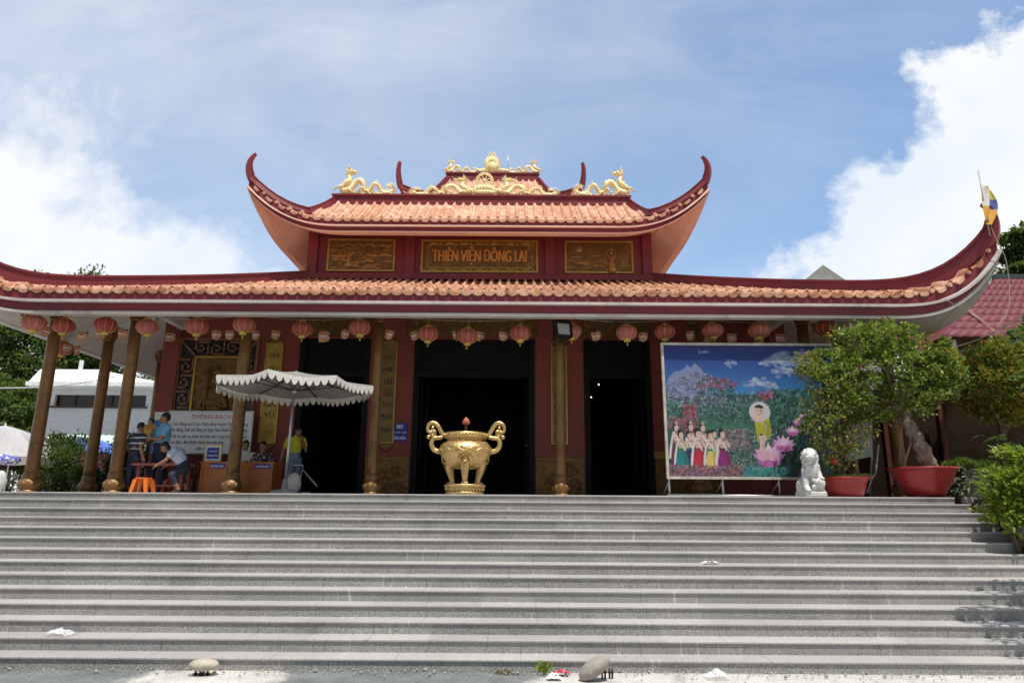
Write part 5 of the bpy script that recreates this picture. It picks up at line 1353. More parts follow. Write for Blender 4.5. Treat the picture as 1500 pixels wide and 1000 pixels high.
for (u, v, n, s) in ((.23, .95, 6, .03), (.40, .86, 10, .04), (.58, .86, 7, .03), (.71, .90, 22, .09), (.72, .80, 12, .06), (.84, .92, 16, .08), (.55, .71, 9, .07), (.62, .69, 8, .06)):
    for k in range(n*3): oval(u+rb.gauss(0, s*.5), v+rb.gauss(0, s*.28), s*rb.uniform(.12, .34), s*rb.uniform(.1, .26), C(*(lambda q: (165+q, 180+q, 205+q//2))(rb.randint(-40, 50)), .03), 9, alpha=.42)
shape([(0.02, .60), (.02, .74), (.06, .79), (.1, .80), (.14, .845), (.16, .82), (.18, .86), (.21, .83), (.235, .79), (.25, .75), (.26, .6)], C(135, 145, 185))
def clump(u0, u1, v0, v1, cols, n, s0, s1, shapefn=None):
    for k in range(n):
        u, v = rb.uniform(u0, u1), rb.uniform(v0, v1)
        if shapefn and not shapefn(u, v): continue
        a = rb.uniform(0, pi); s = rb.uniform(s0, s1); c = rb.choice(cols); c = C(*c, .22)
        du, dv = s*cos(a), s*sin(a)*AR; nu, nv = -s*.45*sin(a), s*.45*cos(a)*AR
        shape([(max(0, min(1, p)), max(0, min(1, q))) for p, q in ((u-du, v-dv), (u+nu, v+nv), (u+du, v+dv), (u-nu, v-nv))], c, .8)
GR = [(40, 90, 80), (60, 115, 100), (90, 140, 125), (30, 65, 62), (110, 150, 145), (25, 50, 55)]
GY = [(150, 150, 175), (120, 125, 150), (170, 165, 190), (95, 105, 125), (80, 110, 110)]
RD = [(165, 50, 85), (190, 80, 110), (130, 30, 55), (200, 120, 150)]
clump(0, .36, .52, .80, GY, 750, .006, .016, lambda u, v: v < .80-.5*max(0, u-.2) and v < .70+.5*u)
clump(.36, 1, .50, .66, GY+GR, 700, .006, .016, lambda u, v: v < .655-.1*abs(u-.7)+rb.uniform(-.03, .02))
clump(.17, .42, .60, .75, GR[:2]+[(30, 60, 50)], 260, .006, .014, lambda u, v: ((u-.30)/.13)**2+((v-.66)/.09)**2 < 1)
clump(.18, .44, .66, .76, RD, 130, .005, .011, lambda u, v: ((u-.31)/.13)**2+((v-.70)/.05)**2 < 1)
clump(.53, .68, .58, .67, RD+[(90, 40, 50)], 150, .005, .011, lambda u, v: ((u-.60)/.06)**2+((v-.62)/.04)**2 < 1)
clump(0, 1, .36, .56, GR+[(120, 160, 150)], 2100, .005, .012, lambda u, v: v < .55+.03*sin(u*21))
clump(.10, .18, .33, .54, RD, 160, .006, .013); clump(0, .09, .36, .44, RD, 60, .006, .012)
clump(.64, .90, .40, .66, GR+[(35, 75, 85)], 600, .007, .018)
clump(.20, .50, .345, .385, [(55, 110, 95), (70, 130, 105)], 320, .008, .018)
clump(.28, 1, .04, .35, GR+[(150, 170, 165), (120, 130, 140), (190, 195, 195), (95, 120, 115), (140, 150, 150)], 2900, .0045, .0095)
clump(.30, .48, .20, .36, [(150, 110, 120), (120, 90, 100), (170, 150, 160)], 300, .005, .011)
shape([(.63, 0), (.78, 0), (.74, .2), (.82, .42), (.72, .40), (.66, .2)], C(25, 55, 50)); clump(.62, .85, 0, .42, [(30, 65, 60), (40, 85, 75), (20, 45, 45)], 420, .008, .018)
clump(.74, 1, .0, .45, GR+[(60, 110, 140), (90, 130, 150)], 520, .007, .017)
shape([(0, 0), (.37, 0), (.36, .13), (0, .14)], C(70, 60, 85)); 
# kneeling ladies
def lady(u, v, s, skirt, sash, crown=False):
    sk = C(225, 195, 180); hair = C(30, 25, 30)
    shape([(u-.045*s, v), (u+.05*s, v), (u+.045*s, v+.09*s), (u+.028*s, v+.17*s), (u-.022*s, v+.17*s), (u-.045*s, v+.07*s)], skirt)
    shape([(u-.026*s, v+.165*s), (u+.026*s, v+.165*s), (u+.03*s, v+.255*s), (u-.028*s, v+.26*s)], sk)
    shape([(u-.028*s, v+.165*s), (u+.026*s, v+.165*s), (u+.02*s, v+.20*s), (u-.026*s, v+.235*s)], sash)
    shape([(u-.03*s, v+.27*s), (u+.02*s, v+.16*s), (u+.032*s, v+.165*s), (u-.012*s, v+.275*s)], C(235, 225, 225))
    shape([(u-.05*s, v+.01), (u-.034*s, v+.16*s), (u-.02*s, v+.26*s), (u-.032*s, v+.26*s), (u-.055*s, v+.12*s), (u-.062*s, v+.02)], C(220, 220, 225))
    for (a, b) in (((-.03, .255), (-.01, .185)), ((.03, .25), (.042, .19)), ((.042, .19), (.02, .235)), ((-.01, .185), (.018, .235))):
        p, q = (u+a[0]*s, v+a[1]*s), (u+b[0]*s, v+b[1]*s); shape([(p[0]-.007*s, p[1]), (p[0]+.007*s, p[1]), (q[0]+.006*s, q[1]), (q[0]-.006*s, q[1])], sk)
    oval(u-.004*s, v+.315*s, .0235*s, .040*s, hair); oval(u+.001*s, v+.305*s, .0165*s, .034*s, sk, 12)
    oval(u-.01*s, v+.345*s, .016*s, .018*s, hair)
    for d in (-.006, .008): oval(u+d*s, v+.31*s, .003*s, .003*s, hair, 6)
    oval(u+.002*s, v+.285*s, .004*s, .003*s, C(190, 60, 70), 6)
    for q in (-.026, -.008, .012, .03): shape([(u+q*.8*s, v+.16*s), (u+q*1.3*s, v+.005), (u+q*1.3*s+.004, v+.005)], tuple(x*.72 for x in skirt))
    for q in range(8): oval(u+rb.uniform(-.035, .035)*s, v+rb.uniform(.01, .12)*s, .003, .004, tuple(min(1, x*1.35+.03) for x in skirt), 6)
    shape([(u+.012*s, v+.005), (u+.05*s, v), (u+.045*s, v+.09*s), (u+.03*s, v+.26*s), (u+.016*s, v+.26*s)], (.02, .015, .03), .28)
    shape([(u-.02*s, v+.26*s), (u+.02*s, v+.26*s), (u+.012*s, v+.235*s), (u-.012*s, v+.235*s)], (.08, .04, .03), .4)
    if crown: shape([(u-.014*s, v+.34*s), (u+.014*s, v+.34*s), (u, v+.375*s)], C(215, 185, 160))
for (u, v) in ((.055, .115), (.14, .12), (.21, .115)): lady(u, v, .80, C(120, 60, 80), C(185, 110, 115), True)
lady(.128, .08, .72, C(60, 50, 90), C(40, 110, 110)); lady(.275, .085, .74, C(215, 205, 205), C(210, 190, 195))
lady(.08, .06, .80, C(30, 140, 145), C(60, 130, 60)); lady(.18, .05, .86, C(200, 50, 70), C(150, 60, 75)); lady(.25, .055, .80, C(225, 205, 120), C(70, 140, 100)); lady(.322, .055, .84, C(150, 40, 125), C(110, 40, 60))
clump(0, .43, 0, .085, [(140, 70, 95), (160, 100, 120), (110, 60, 80), (150, 130, 160), (185, 140, 140), (120, 110, 140), (170, 110, 95), (90, 95, 90)], 620, .006, .013)
clump(.43, .70, 0, .075, [(70, 160, 160), (60, 130, 140), (100, 170, 165)], 240, .006, .014)
# lotus flowers
def lotus(u, v, s):
    for (a, L, c) in ((-1.25, 1.0, (200, 140, 195)), (1.25, 1.0, (205, 150, 200)), (-.85, 1.1, (215, 165, 210)), (.85, 1.1, (215, 165, 210)), (-.4, 1.2, (225, 185, 220)), (.4, 1.2, (225, 185, 220)), (0, 1.25, (238, 210, 230))):
        du, dv = sin(a), cos(a); 
        def Q(l, w): return (u+(du*l+dv*w)*s/AR*1.25, v+(dv*l*.8-du*w)*s*1.15)
        shape([Q(0, -.1), Q(.45, -.26), Q(L, 0), Q(.45, .26), Q(0, .1)], C(*c, .04))
    for (a, L, c) in ((-2.0, .8, (185, 120, 185)), (2.0, .8, (190, 125, 190)), (-2.6, .65, (205, 90, 150)), (2.6, .65, (205, 90, 150)), (3.14, .6, (190, 120, 190))):
        du, dv = sin(a), cos(a)
        def Q(l, w): return (u+(du*l+dv*w)*s/AR*1.25, v+(dv*l*.8-du*w)*s*1.15)
        shape([Q(0, -.1), Q(.4, -.22), Q(L, 0), Q(.4, .22), Q(0, .1)], C(*c, .04))
for (u, v, s) in ((.795, .445, .024), (.768, .40, .034), (.733, .33, .048), (.675, .225, .078)): lotus(u, v, s)
# haloed child standing on the lotus
shape0, oval0 = shape, oval
def kid(u, v): return (.55+(u-.585)*.86, .484+(v-.53)*.80)
lotus(.585, .135, .105); lotus(.585, .12, .095)
def shape(pts, col, alpha=1.0): shape0([kid(*p) for p in pts], col, alpha)
oval(.585, .53, .072, .098, C(222, 205, 215), 28); oval(.585, .53, .066, .090, C(214, 212, 218), 28)
for k in (-2, -1, 0, 1, 2): oval(.62+.026*k, .125-.008*abs(k), .018, .045, C(226, 180, 205, .03), 10, -.25*k)
sk = C(226, 198, 186); lin_ = C(120, 90, 70)
shape([(.565, .17), (.578, .17), (.590, .245), (.60, .30), (.565, .31), (.570, .23)], sk); shape([(.59, .165), (.602, .165), (.603, .23), (.618, .31), (.59, .31), (.588, .22)], sk)
oval(.567, .168, .016, .010, sk); oval(.598, .163, .014, .010, sk)
shape([(.545, .43), (.60, .44), (.622, .46), (.645, .47), (.648, .41), (.655, .36), (.645, .31), (.62, .27), (.612, .32), (.578, .33), (.565, .29), (.553, .23), (.552, .31), (.550, .37)], C(190, 190, 60))
for (p, q) in (((.56, .36), (.60, .31)), ((.575, .42), (.56, .30)), ((.615, .44), (.60, .34)), ((.635, .42), (.63, .32)), ((.57, .39), (.62, .33))):
    shape([p, (p[0]+.003, p[1]), (q[0]+.003, q[1]), q], C(135, 140, 40))
shape([(.548, .43), (.602, .45), (.605, .48), (.57, .49), (.545, .475)], sk)
shape([(.548, .47), (.538, .44), (.528, .50), (.533, .545), (.541, .545), (.541, .50), (.552, .46)], sk)
shape([(.607, .45), (.622, .40), (.622, .345), (.612, .345), (.610, .39), (.597, .43)], sk)
oval(.580, .535, .030, .050, sk, 20); oval(.582, .565, .032, .034, C(40, 35, 35), 18, 0, 0, pi)
shape([(.585, .50), (.608, .51), (.612, .55), (.60, .575), (.592, .54)], (.25, .14, .09), .3); shape([(.60, .43), (.622, .45), (.645, .42), (.645, .33), (.62, .28), (.612, .33)], (.08, .09, .0), .3); shape([(.59, .30), (.60, .30), (.60, .18), (.588, .18)], (.2, .1, .07), .3)
for d in (-.012, .012): oval(.578+d, .537, .0055, .0035, C(40, 30, 30), 8); oval(.578+d, .549, .008, .002, C(70, 50, 45), 6)
oval(.577, .505, .006, .0035, C(190, 95, 95), 8); shape([(.576, .53), (.580, .53), (.581, .517), (.575, .517)], C(205, 165, 150)); oval(.551, .53, .005, .014, sk, 8); oval(.609, .53, .005, .014, sk, 8)
B2 = BUF.copy()                                          # soft print: a slight blur and a mottle
for ax in (0, 1): B2 = .25*np.roll(B2, 1, ax)+.5*B2+.25*np.roll(B2, -1, ax)
BUF = .55*BUF+.45*B2
rs = np.random.RandomState(4); mot = rs.rand(PHH//4+1, PW//4+1).repeat(4, 0).repeat(4, 1)[:PHH, :PW]; BUF = BUF**1.12; BUF *= (.93+.14*mot)[..., None]*(.96+.08*rs.rand(PHH, PW))[..., None]
vs_ = [tuple(bp(i/PW, j/PHH)-bp(.5, .5)) for j in range(PHH+1) for i in range(PW+1)]
fs_ = [(j*(PW+1)+i, j*(PW+1)+i+1, (j+1)*(PW+1)+i+1, (j+1)*(PW+1)+i) for j in range(PHH) for i in range(PW)]
me = bpy.data.meshes.new('picture'); me.from_pydata(vs_, [], fs_); ca = me.color_attributes.new('Col', 'FLOAT_COLOR', 'CORNER')
cc_ = np.ones((PHH*PW, 4)); cc_[:, :3] = BUF.reshape(-1, 3); ca.data.foreach_set('color', np.repeat(cc_, 4, 0).ravel().astype(np.float32))
link_mesh('picture', me, M_PRINT, e, None).location = bp(.5, .5)-V(e.location)
mb = MB(); mb.smooth = False; mb.box(bx0+.045, bx1-.045, BY0-.011, BY0+.02, bz0+.045, bz1-.045); mb.build('backing', M_STEEL, e, loc=((bx0+bx1)/2, BY0, bz0))
mb = MB(); mb.smooth = False; M_BFRAME = mat('weathered_cream_frame', (.46, .43, .36), .6, vary=.2, scale=6, dirt=(.2, .17, .12), dscale=5)
mb.box(bx0, bx1, BY0-.04, BY0+.03, bz1-.05, bz1); mb.box(bx0, bx1, BY0-.04, BY0+.03, bz0, bz0+.05); mb.box(bx0, bx0+.05, BY0-.039, BY0+.029, bz0+.05, bz1-.05); mb.box(bx1-.05, bx1, BY0-.039, BY0+.029, bz0+.05, bz1-.05)
mb.build('frame', M_BFRAME, e, loc=((bx0+bx1)/2, BY0, bz0))
for xx in (bx0+.06, bx0+1.1, bx0+2.2, bx1-.06):
    mb = MB(); mb.tube([(xx, BY0+.06, 0), (xx, BY0+.06, bz0+.3)], .022, 8); mb.tube([(xx, BY0+.06, .3), (xx, BY0+.7, 0)], .018, 8); mb.build('support', M_STEEL, e, loc=(xx, BY0, 0))
mb = MB(); mb.tube([(bx0, BY0+.02, .035), (bx1, BY0+.02, .03)], .02, 8); mb.build('rail', M_STEEL, e, loc=(bx0, BY0, .03))

# ------------------------------------------------------------------ stone lion
LY = 12.25; lc = V((at(1189, 725, LY).x, LY, 0)); S = .76
M_MARBLE = mat('white_marble', (.58, .57, .555), .6, vary=.08, scale=4, fine=.08, bump=.6, bscale=34, dirt=(.28, .27, .255), dscale=7, damt=.7)
e = empty('lion_statue', tuple(lc), 'white stone guardian lion sitting at the top of the steps before the billboard', 'statue')
mb = MB(); mb.box(-.24*S, .24*S, -.22, .26, 0, .115*S, Matrix.Translation(lc)); o = mb.build('plinth', M_MARBLE, e, loc=tuple(lc)); b = o.modifiers.new('b', 'BEVEL'); b.width = .02; b.segments = 3
mb = MB(); L = lambda x, y, z: lc+V((x*S*.82, y*S, z*S))
mb.ell(L(.05, .10, .34), (.22*S, .24*S, .26*S)); mb.cap(L(.02, .05, .40), L(.03, -.02, .72), .20*S, .17*S); mb.ell(L(.02, -.10, .60), (.17*S, .13*S, .19*S))
mb.ell(L(-.02, -.12, .90), (.165*S, .17*S, .145*S), 16); mb.ell(L(-.08, -.25, .87), (.11*S, .10*S, .075*S)); mb.ell(L(-.03, -.26, .945), (.10*S, .05*S, .03*S), 10); mb.ell(L(-.07, -.22, .775), (.085*S, .085*S, .04*S)); mb.ell(L(-.09, -.32, .90), (.045*S, .03*S, .03*S))
for s in (-1, 1): mb.ell(L(-.05+s*.075, -.24, .96), (.045*S, .04*S, .03*S)); mb.ell(L(-.04+s*.085, -.25, .925), .028*S, 8); mb.ell(L(.0+s*.16, -.06, .98), (.03*S, .05*S, .06*S))
mb.ell(L(.04, -.03, 1.00), (.15*S, .15*S, .10*S)); mb.ell(L(.12, .04, .82), (.13*S, .15*S, .20*S)); mb.ell(L(.10, .02, .62), (.17*S, .16*S, .2*S))
for (x, y, z) in [(.13*cos(a)-.02, -.20+.03*abs(cos(a)), .72+.06*sin(a)) for a in lin(pi, 2*pi, 7)]: mb.ell(L(x, y, z), (.05*S, .04*S, .06*S), 8)
for k in range(26):
    a = -0.4+k*.27; mb.ell(L(.03+.20*cos(a)*1.0, -.02+.03*sin(k*3), .88+.19*sin(a) if a < 4.2 else .70), .05*S, 8)
for k in range(12):
    a = k*.55; mb.ell(L(.16+.05*cos(a), .0+.13*sin(a*1.3), .55+.035*k), .06*S, 8)
mb.cap(L(-.16, -.06, .60), L(-.21, -.16, .22), .085*S, .065*S); mb.cap(L(-.21, -.16, .22), L(-.21, -.22, .15), .07*S, .075*S)
mb.cap(L(.17, -.08, .58), L(.19, -.18, .42), .08*S, .065*S); mb.ell(L(.14, -.22, .30), (.13*S, .11*S, .12*S)); mb.ell(L(.19, -.24, .41), (.06*S, .06*S, .045*S))
mb.ell(L(-.22, .12, .24), (.09*S, .2*S, .17*S)); mb.ell(L(.24, .10, .24), (.08*S, .2*S, .17*S)); mb.ell(L(.02, .30, .55), (.07*S, .07*S, .25*S))
for (x, z) in ((-.02, .36), (.04, .28), (-.03, .22), (.07, .19), (.20, .20)): mb.ell(L(x, -.22, z), (.06*S, .05*S, .05*S), 8)
for k in range(3): mb.ell(L(-.25+.04*k, -.29, .14), (.022*S, .04*S, .025*S), 8); mb.ell(L(.15+.04*k, -.30, .41), (.02*S, .03*S, .02*S), 8)
mb.box(-.18, .18, -.16, .22, .11*S, .16*S, Matrix.Translation(lc))
me = remesh(mb, .0095, 2); ob = link_mesh('body', me, M_MARBLE, e, tuple(lc))
mb = MB(); mb.ell(L(-.085, -.30, .835), (.04*S, .03*S, .018*S), 8); mb.build('mouth', mat('red_paint', (.4, .02, .02), .5), e, loc=tuple(L(-.1, -.28, .8)))
for s in (-1, 1): mb = MB(); mb.ell(L(-.045+s*.085, -.272, .928), .014*S, 8); mb.build('eye', M_INK, e, loc=tuple(L(-.04+s*.08, -.27, .92)))

# ------------------------------------------------------------------ plants
def rv(r): 
    while True:
        p = V((r.uniform(-1, 1), r.uniform(-1, 1), r.uniform(-1, 1)))
        if .05 < p.length < 1: return p.normalized()
def crown(mb, c, rad, clumps, per, L, W, seed, csize=.3, shell=.55, squash=.8, up=.35, droop=0.0):
    """leaf clumps spread through an uneven ellipsoid"""
    r = random.Random(seed); c = V(c); rad = V(rad)
    for k in range(clumps):
        d = rv(r); q = shell+(1-shell)*r.random()**.6
        p = c+V((d.x*rad.x*q, d.y*rad.y*q, d.z*rad.z*q))
        p += V((noise.noise(p*1.7+V((seed, 0, 0))), noise.noise(p*1.7+V((0, seed, 5))), noise.noise(p*1.7+V((9, 0, seed)))))*min(rad)*.35
        cs = csize*r.uniform(.6, 1.3)
        for j in range(per):
            o = rv(r); o = V((o.x, o.y, o.z*squash))*cs*r.random()**.45
            out = (o*1.0+(p-c)*.3/max(min(rad), .01)); 
            if out.length < 1e-4: out = V((0, 0, 1))
            dirn = (out.normalized()*.9+rv(r)*.75+V((0, 0, up-droop))).normalized()
            nn = (rv(r)*.8+V((0, 0, 1))).normalized()
            l = L*r.uniform(.65, 1.25); mb.leaf(p+o, dirn, nn, l, W*l/L)
def limbs(mb, base, tips, r0, r1, seed, wob=.12):
    r = random.Random(seed); base = V(base)
    for t in tips:
        t = V(t); n = 7; P = []
        for i in range(n+1):
            k = i/n; p = base.lerp(t, k); L_ = (t-base).length
            p += V((r.uniform(-1, 1), r.uniform(-1, 1), 0))*wob*L_*.4*sin(pi*k); p.z += .10*L_*sin(pi*k)*.5; P.append(p)
        mb.tube(P, [r0+(r1-r0)*i/n for i in range(n+1)], 7)
M_BARK = mat('grey_brown_bark', (.12, .085, .06), .85, vary=.4, scale=6, bump=.9, bscale=26)
LF_BONSAI = leaf_mat('bonsai_leaves', [(0, (.045, .09, .012)), (.4, (.125, .19, .024)), (.75, (.24, .31, .05)), (1, (.40, .45, .12))], trans=.30)
LF_SHRUB = leaf_mat('reddish_shrub_leaves', [(0, (.07, .11, .025)), (.5, (.20, .24, .04)), (.82, (.36, .35, .09)), (.93, (.24, .09, .04)), (1, (.32, .14, .07))])
LF_DARK = leaf_mat('dark_hedge_leaves', [(0, (.012, .028, .008)), (.6, (.03, .06, .014)), (1, (.06, .10, .025))])
LF_TREE = leaf_mat('tree_leaves', [(0, (.018, .045, .012)), (.5, (.04, .085, .02)), (1, (.09, .15, .035))])
LF_LIME = leaf_mat('lime_leaves', [(0, (.08, .14, .012)), (.5, (.20, .29, .03)), (.9, (.33, .42, .06)), (1, (.40, .36, .06))])
LF_PHOT = leaf_mat('photinia_leaves', [(0, (.06, .11, .015)), (.45, (.15, .22, .03)), (.78, (.28, .33, .06)), (.86, (.55, .20, .05)), (1, (.68, .30, .09))], rough=.3)
LF_RED = leaf_mat('dark_red_bromeliad_leaves', [(0, (.03, .035, .02)), (.6, (.08, .03, .03)), (1, (.13, .09, .06))])
LF_VAR = leaf_mat('variegated_leaves', [(0, (.03, .06, .03)), (.5, (.10, .14, .08)), (1, (.55, .56, .48))])
LF_FLOW = leaf_mat('magenta_petals', [(0, (.45, .03, .16)), (1, (.65, .10, .30))], .6)
M_POT = mat('red_plastic_pot', (.34, .022, .025), .35, vary=.12, scale=2.5, dirt=(.2, .05, .04), dscale=3, damt=.4)
M_SOIL = mat('potting_soil', (.05, .035, .025), .95, vary=.4, scale=10)
def pot(parent, c, r1, r0, h, foot=.03, name='pot'):
    mb = MB(); mb.lathe([(r0*.9, 0), (r0, foot), (r0+(r1-r0)*.35, h*.35), (r0+(r1-r0)*.72, h*.72), (r1*.965, h-.05), (r1*1.02, h-.045), (r1*1.05, h-.01), (r1*1.03, h), (r1*.95, h-.005), (r1*.92, h-.05)], 40, c)
    mb.build(name, M_POT, parent, loc=tuple(c))
    mb = MB(); mb.lathe([(.01, h-.055), (r1*.91, h-.06), (r1*.9, h-.09)], 24, c); mb.build('soil', M_SOIL, parent, loc=tuple(V(c)+V((0, 0, h-.06))))
# bonsai
PY = 12.75; c = V((at(1353, 700, PY).x, PY, 0.03))
e = empty('bonsai', tuple(c), 'large bonsai with a leaning twisted trunk and pink blossoms in a wide red pot', 'bonsai')
PH = at(1353, 685, PY).z-.03; pot(e, c, .56, .33, PH, .04)
mb = MB(); mb.smooth = False
for a in (-.22, .22): mb.box(c.x+a-.08, c.x+a+.08, c.y-.2, c.y+.2, -.02, .034)
mb.build('pot_foot', mat('fired_brick', (.3, .1, .06), .9), e, loc=tuple(c))
def bpx(x, y, dy=0): return at(x, y, PY+dy)
tr_ = spline([bpx(1362, 690), bpx(1355, 668), bpx(1345, 650), bpx(1338, 634), bpx(1328, 618), bpx(1325, 600)], 6)
mb = MB(); n = len(tr_)
for ph in range(3):
    P = [p+V((.055*cos(ph*2.1+i*.16), .06*sin(ph*2.1+i*.16), 0))*(1-.35*i/n) for i, p in enumerate(tr_)]
    mb.tube(P, [.115-.055*i/n+.02*sin(i*1.1+ph*2) for i in range(n)], 9)
for k in range(9): mb.ell(tr_[3+k*3]+V((.08*cos(k*2.2), -.08, 0)), (.04, .04, .05), 8)
limbs(mb, tr_[-1], [bpx(1240, 560, .2), bpx(1270, 510, -.2), bpx(1300, 490, .3), bpx(1340, 520, -.3), bpx(1380, 550, .1), bpx(1310, 560, -.5), bpx(1330, 540, .55), bpx(1255, 600, 0), bpx(1370, 600, .2)], .05, .012, 4)
mb.build('trunk', mat('pale_gnarled_bark', (.24, .19, .14), .85, vary=.45, scale=7, bump=1.0, bscale=22, dirt=(.07, .05, .035), dscale=6, damt=.7), e, loc=tuple(c))
mb = MB(); mb.tube([bpx(1322, 690, -.1), bpx(1332, 655, -.05), bpx(1338, 640)], .02, 7); mb.tube([bpx(1318, 690, .15), bpx(1320, 640, .12), bpx(1322, 605, .05)], .03, 7); mb.build('prop_stick', mat('bamboo_stick', (.30, .19, .09), .7), e, loc=tuple(c))
mb = MB()
for i, (x, y, dy, rx, ry, rz, cl) in enumerate(((1300, 538, 0, .98, .80, .52, 150), (1262, 505, 0, .55, .6, .36, 60), (1300, 492, .1, .42, .5, .28, 44), (1235, 552, -.1, .50, .55, .36, 60), (1365, 552, .1, .48, .55, .34, 56), (1330, 590, 0, .62, .5, .28, 56), (1345, 512, 0, .40, .5, .24, 34), (1210, 530, 0, .25, .3, .22, 18), (1392, 562, 0, .2, .25, .16, 12), (1240, 592, -.2, .38, .35, .24, 26), (1275, 612, -.1, .3, .3, .16, 16), (1385, 530, 0, .26, .3, .2, 16))):
    crown(mb, bpx(x, y, dy), (rx, ry, rz), int(cl*.72), 36, .088, .05, 30+i, .155, .45, .75, .3)
mb.build('foliage', LF_BONSAI, e, loc=tuple(bpx(1300, 540)))
mb = MB(); r2 = random.Random(8)
for (x, y) in ((1288, 475), (1300, 470), (1293, 464), (1340, 500), (1347, 508), (1350, 511), (1336, 494), (1330, 487), (1244, 478), (1312, 495), (1307, 488), (1360, 515), (1385, 512), (1300, 505)):
    q = bpx(x, y, -.45)
    for j in range(7): mb.leaf(q+rv(r2)*.02, rv(r2), rv(r2), .035, .03)
mb.build('blossoms', LF_FLOW, e, loc=tuple(bpx(1300, 480)))
mb = MB(); r2 = random.Random(9)
for k in range(70):
    a = r2.uniform(0, 2*pi); rr = r2.uniform(.1, .5); q = c+V((rr*cos(a), rr*sin(a), PH-.06)); d = (V((cos(a)*.6, sin(a)*.6, 1))+rv(r2)*.4).normalized(); mb.leaf(q, d, V((0, -1, .3)), r2.uniform(.06, .13), .02)
mb.build('undergrowth', LF_RED, e, loc=tuple(c))
# thin potted shrub
PY2 = 12.6; c = V((at(1238, 720, PY2).x, PY2, 0.0))
def spx(x, y, dy=0): return at(x, y, PY2+dy)
e = empty('potted_shrub', tuple(c), 'tall loose shrub with reddish leaves in a red pot between the lion and the bonsai', 'potted plant')
PH = spx(1238, 699).z; pot(e, c, .41, .29, PH, .03)
mb = MB(); limbs(mb, c+V((-.05, 0, PH-.1)), [spx(1185, 560), spx(1205, 525, .1), spx(1215, 600, -.2), spx(1230, 570, .15), spx(1255, 620), spx(1195, 620, -.15), spx(1240, 540, .2), spx(1185, 600, .2), spx(1262, 640, -.1)], .016, .006, 12, .2)
mb.build('stem', M_BARK, e, loc=tuple(c))
mb = MB()
for i, (x, y, dy, rx, ry, rz, cl) in enumerate(((1195, 560, 0, .32, .35, .45, 34), (1205, 615, -.1, .33, .35, .4, 34), (1235, 580, 0, .35, .35, .42, 36), (1240, 640, 0, .32, .3, .32, 26), (1185, 530, 0, .22, .25, .2, 14), (1262, 610, 0, .2, .25, .3, 14), (1225, 665, -.1, .3, .25, .2, 16))):
    crown(mb, spx(x, y, dy), (rx, ry, rz), cl, 17, .085, .045, 60+i, .15, .2, .8, .15)
mb.build('foliage', LF_SHRUB, e, loc=tuple(spx(1210, 590)))
mb = MB(); r2 = random.Random(10)
for k in range(240):
    a = r2.uniform(0, 2*pi); rr = .36*sqrt(r2.random()); q = c+V((rr*cos(a), rr*sin(a), PH-.06)); d = (V((cos(a)*1.1, sin(a)*1.1, .9))+rv(r2)*.3).normalized(); mb.leaf(q, d, V((0, 0, 1)), r2.uniform(.14, .24), .035)
mb.build('bromeliad', LF_RED, e, loc=tuple(c+V((0, 0, PH))))
q = spx(1222, 676, -.3); mb = MB(); mb.lathe([(.02, -.06), (.05, -.04), (.06, .02), (.035, .06), (.01, .07)], 10, q); mb.build('red_ornament', mat('dull_red_paint', (.2, .012, .018), .6), e, loc=tuple(q))
# clipped photinia on the right
PY3 = 13.6
def tpx(x, y, dy=0): return at(x, y, PY3+dy)
c = tpx(1470, 700); c.z = -.03
e = empty('photinia_shrub', tuple(c), 'rounded clipped shrub with orange-red young leaves at the right edge', 'shrub')
mb = MB(); mb.tube([c, tpx(1469, 640), tpx(1470, 590)], [.07, .055, .04], 9); limbs(mb, tpx(1470, 640), [tpx(1440, 580), tpx(1500, 580), tpx(1470, 540), tpx(1455, 600, -.3), tpx(1485, 600, .4)], .04, .01, 3); mb.build('trunk', M_BARK, e, loc=tuple(c))
mb = MB(); r2 = random.Random(77); cc = tpx(1470, 560)
for i, (x, y, rx, rz, cl) in enumerate(((1470, 575, .82, .52, 210), (1463, 530, .62, .45, 110), (1468, 560, .72, .7, 140))):
    crown(mb, tpx(x, y), (rx, rx, rz), cl, 26, .092, .048, 90+i, .13, .72, 1, .3)
mb.build('foliage', LF_PHOT, e, loc=tuple(cc))
# lime bush beside the steps
PY4 = 10.4
def lpx(x, y, dy=0): return at(x, y, PY4+dy)
c = lpx(1490, 770); c.z = -1.0
e = empty('lime_bush', tuple(c), 'bright lime-green bush beside the upper steps at the right edge', 'bush')
mb = MB(); limbs(mb, c, [lpx(1480, 700), lpx(1500, 690, .2), lpx(1470, 740, -.1), lpx(1510, 730), lpx(1490, 670, .1), lpx(1463, 720)], .03, .008, 14); mb.build('stem', M_BARK, e, loc=tuple(c))
mb = MB()
for i, (x, y, rx, rz, cl) in enumerate(((1495, 725, .42, .42, 60), (1478, 712, .24, .30, 26), (1505, 690, .25, .26, 20), (1472, 745, .22, .24, 18), (1492, 668, .16, .14, 8), (1465, 705, .10, .10, 4), (1510, 760, .3, .2, 20))):
    crown(mb, lpx(x, y), (rx, .4, rz), cl, 16, .125, .062, 120+i, .14, .3, .8, .4)
mb.build('foliage', LF_LIME, e, loc=tuple(lpx(1490, 715)))
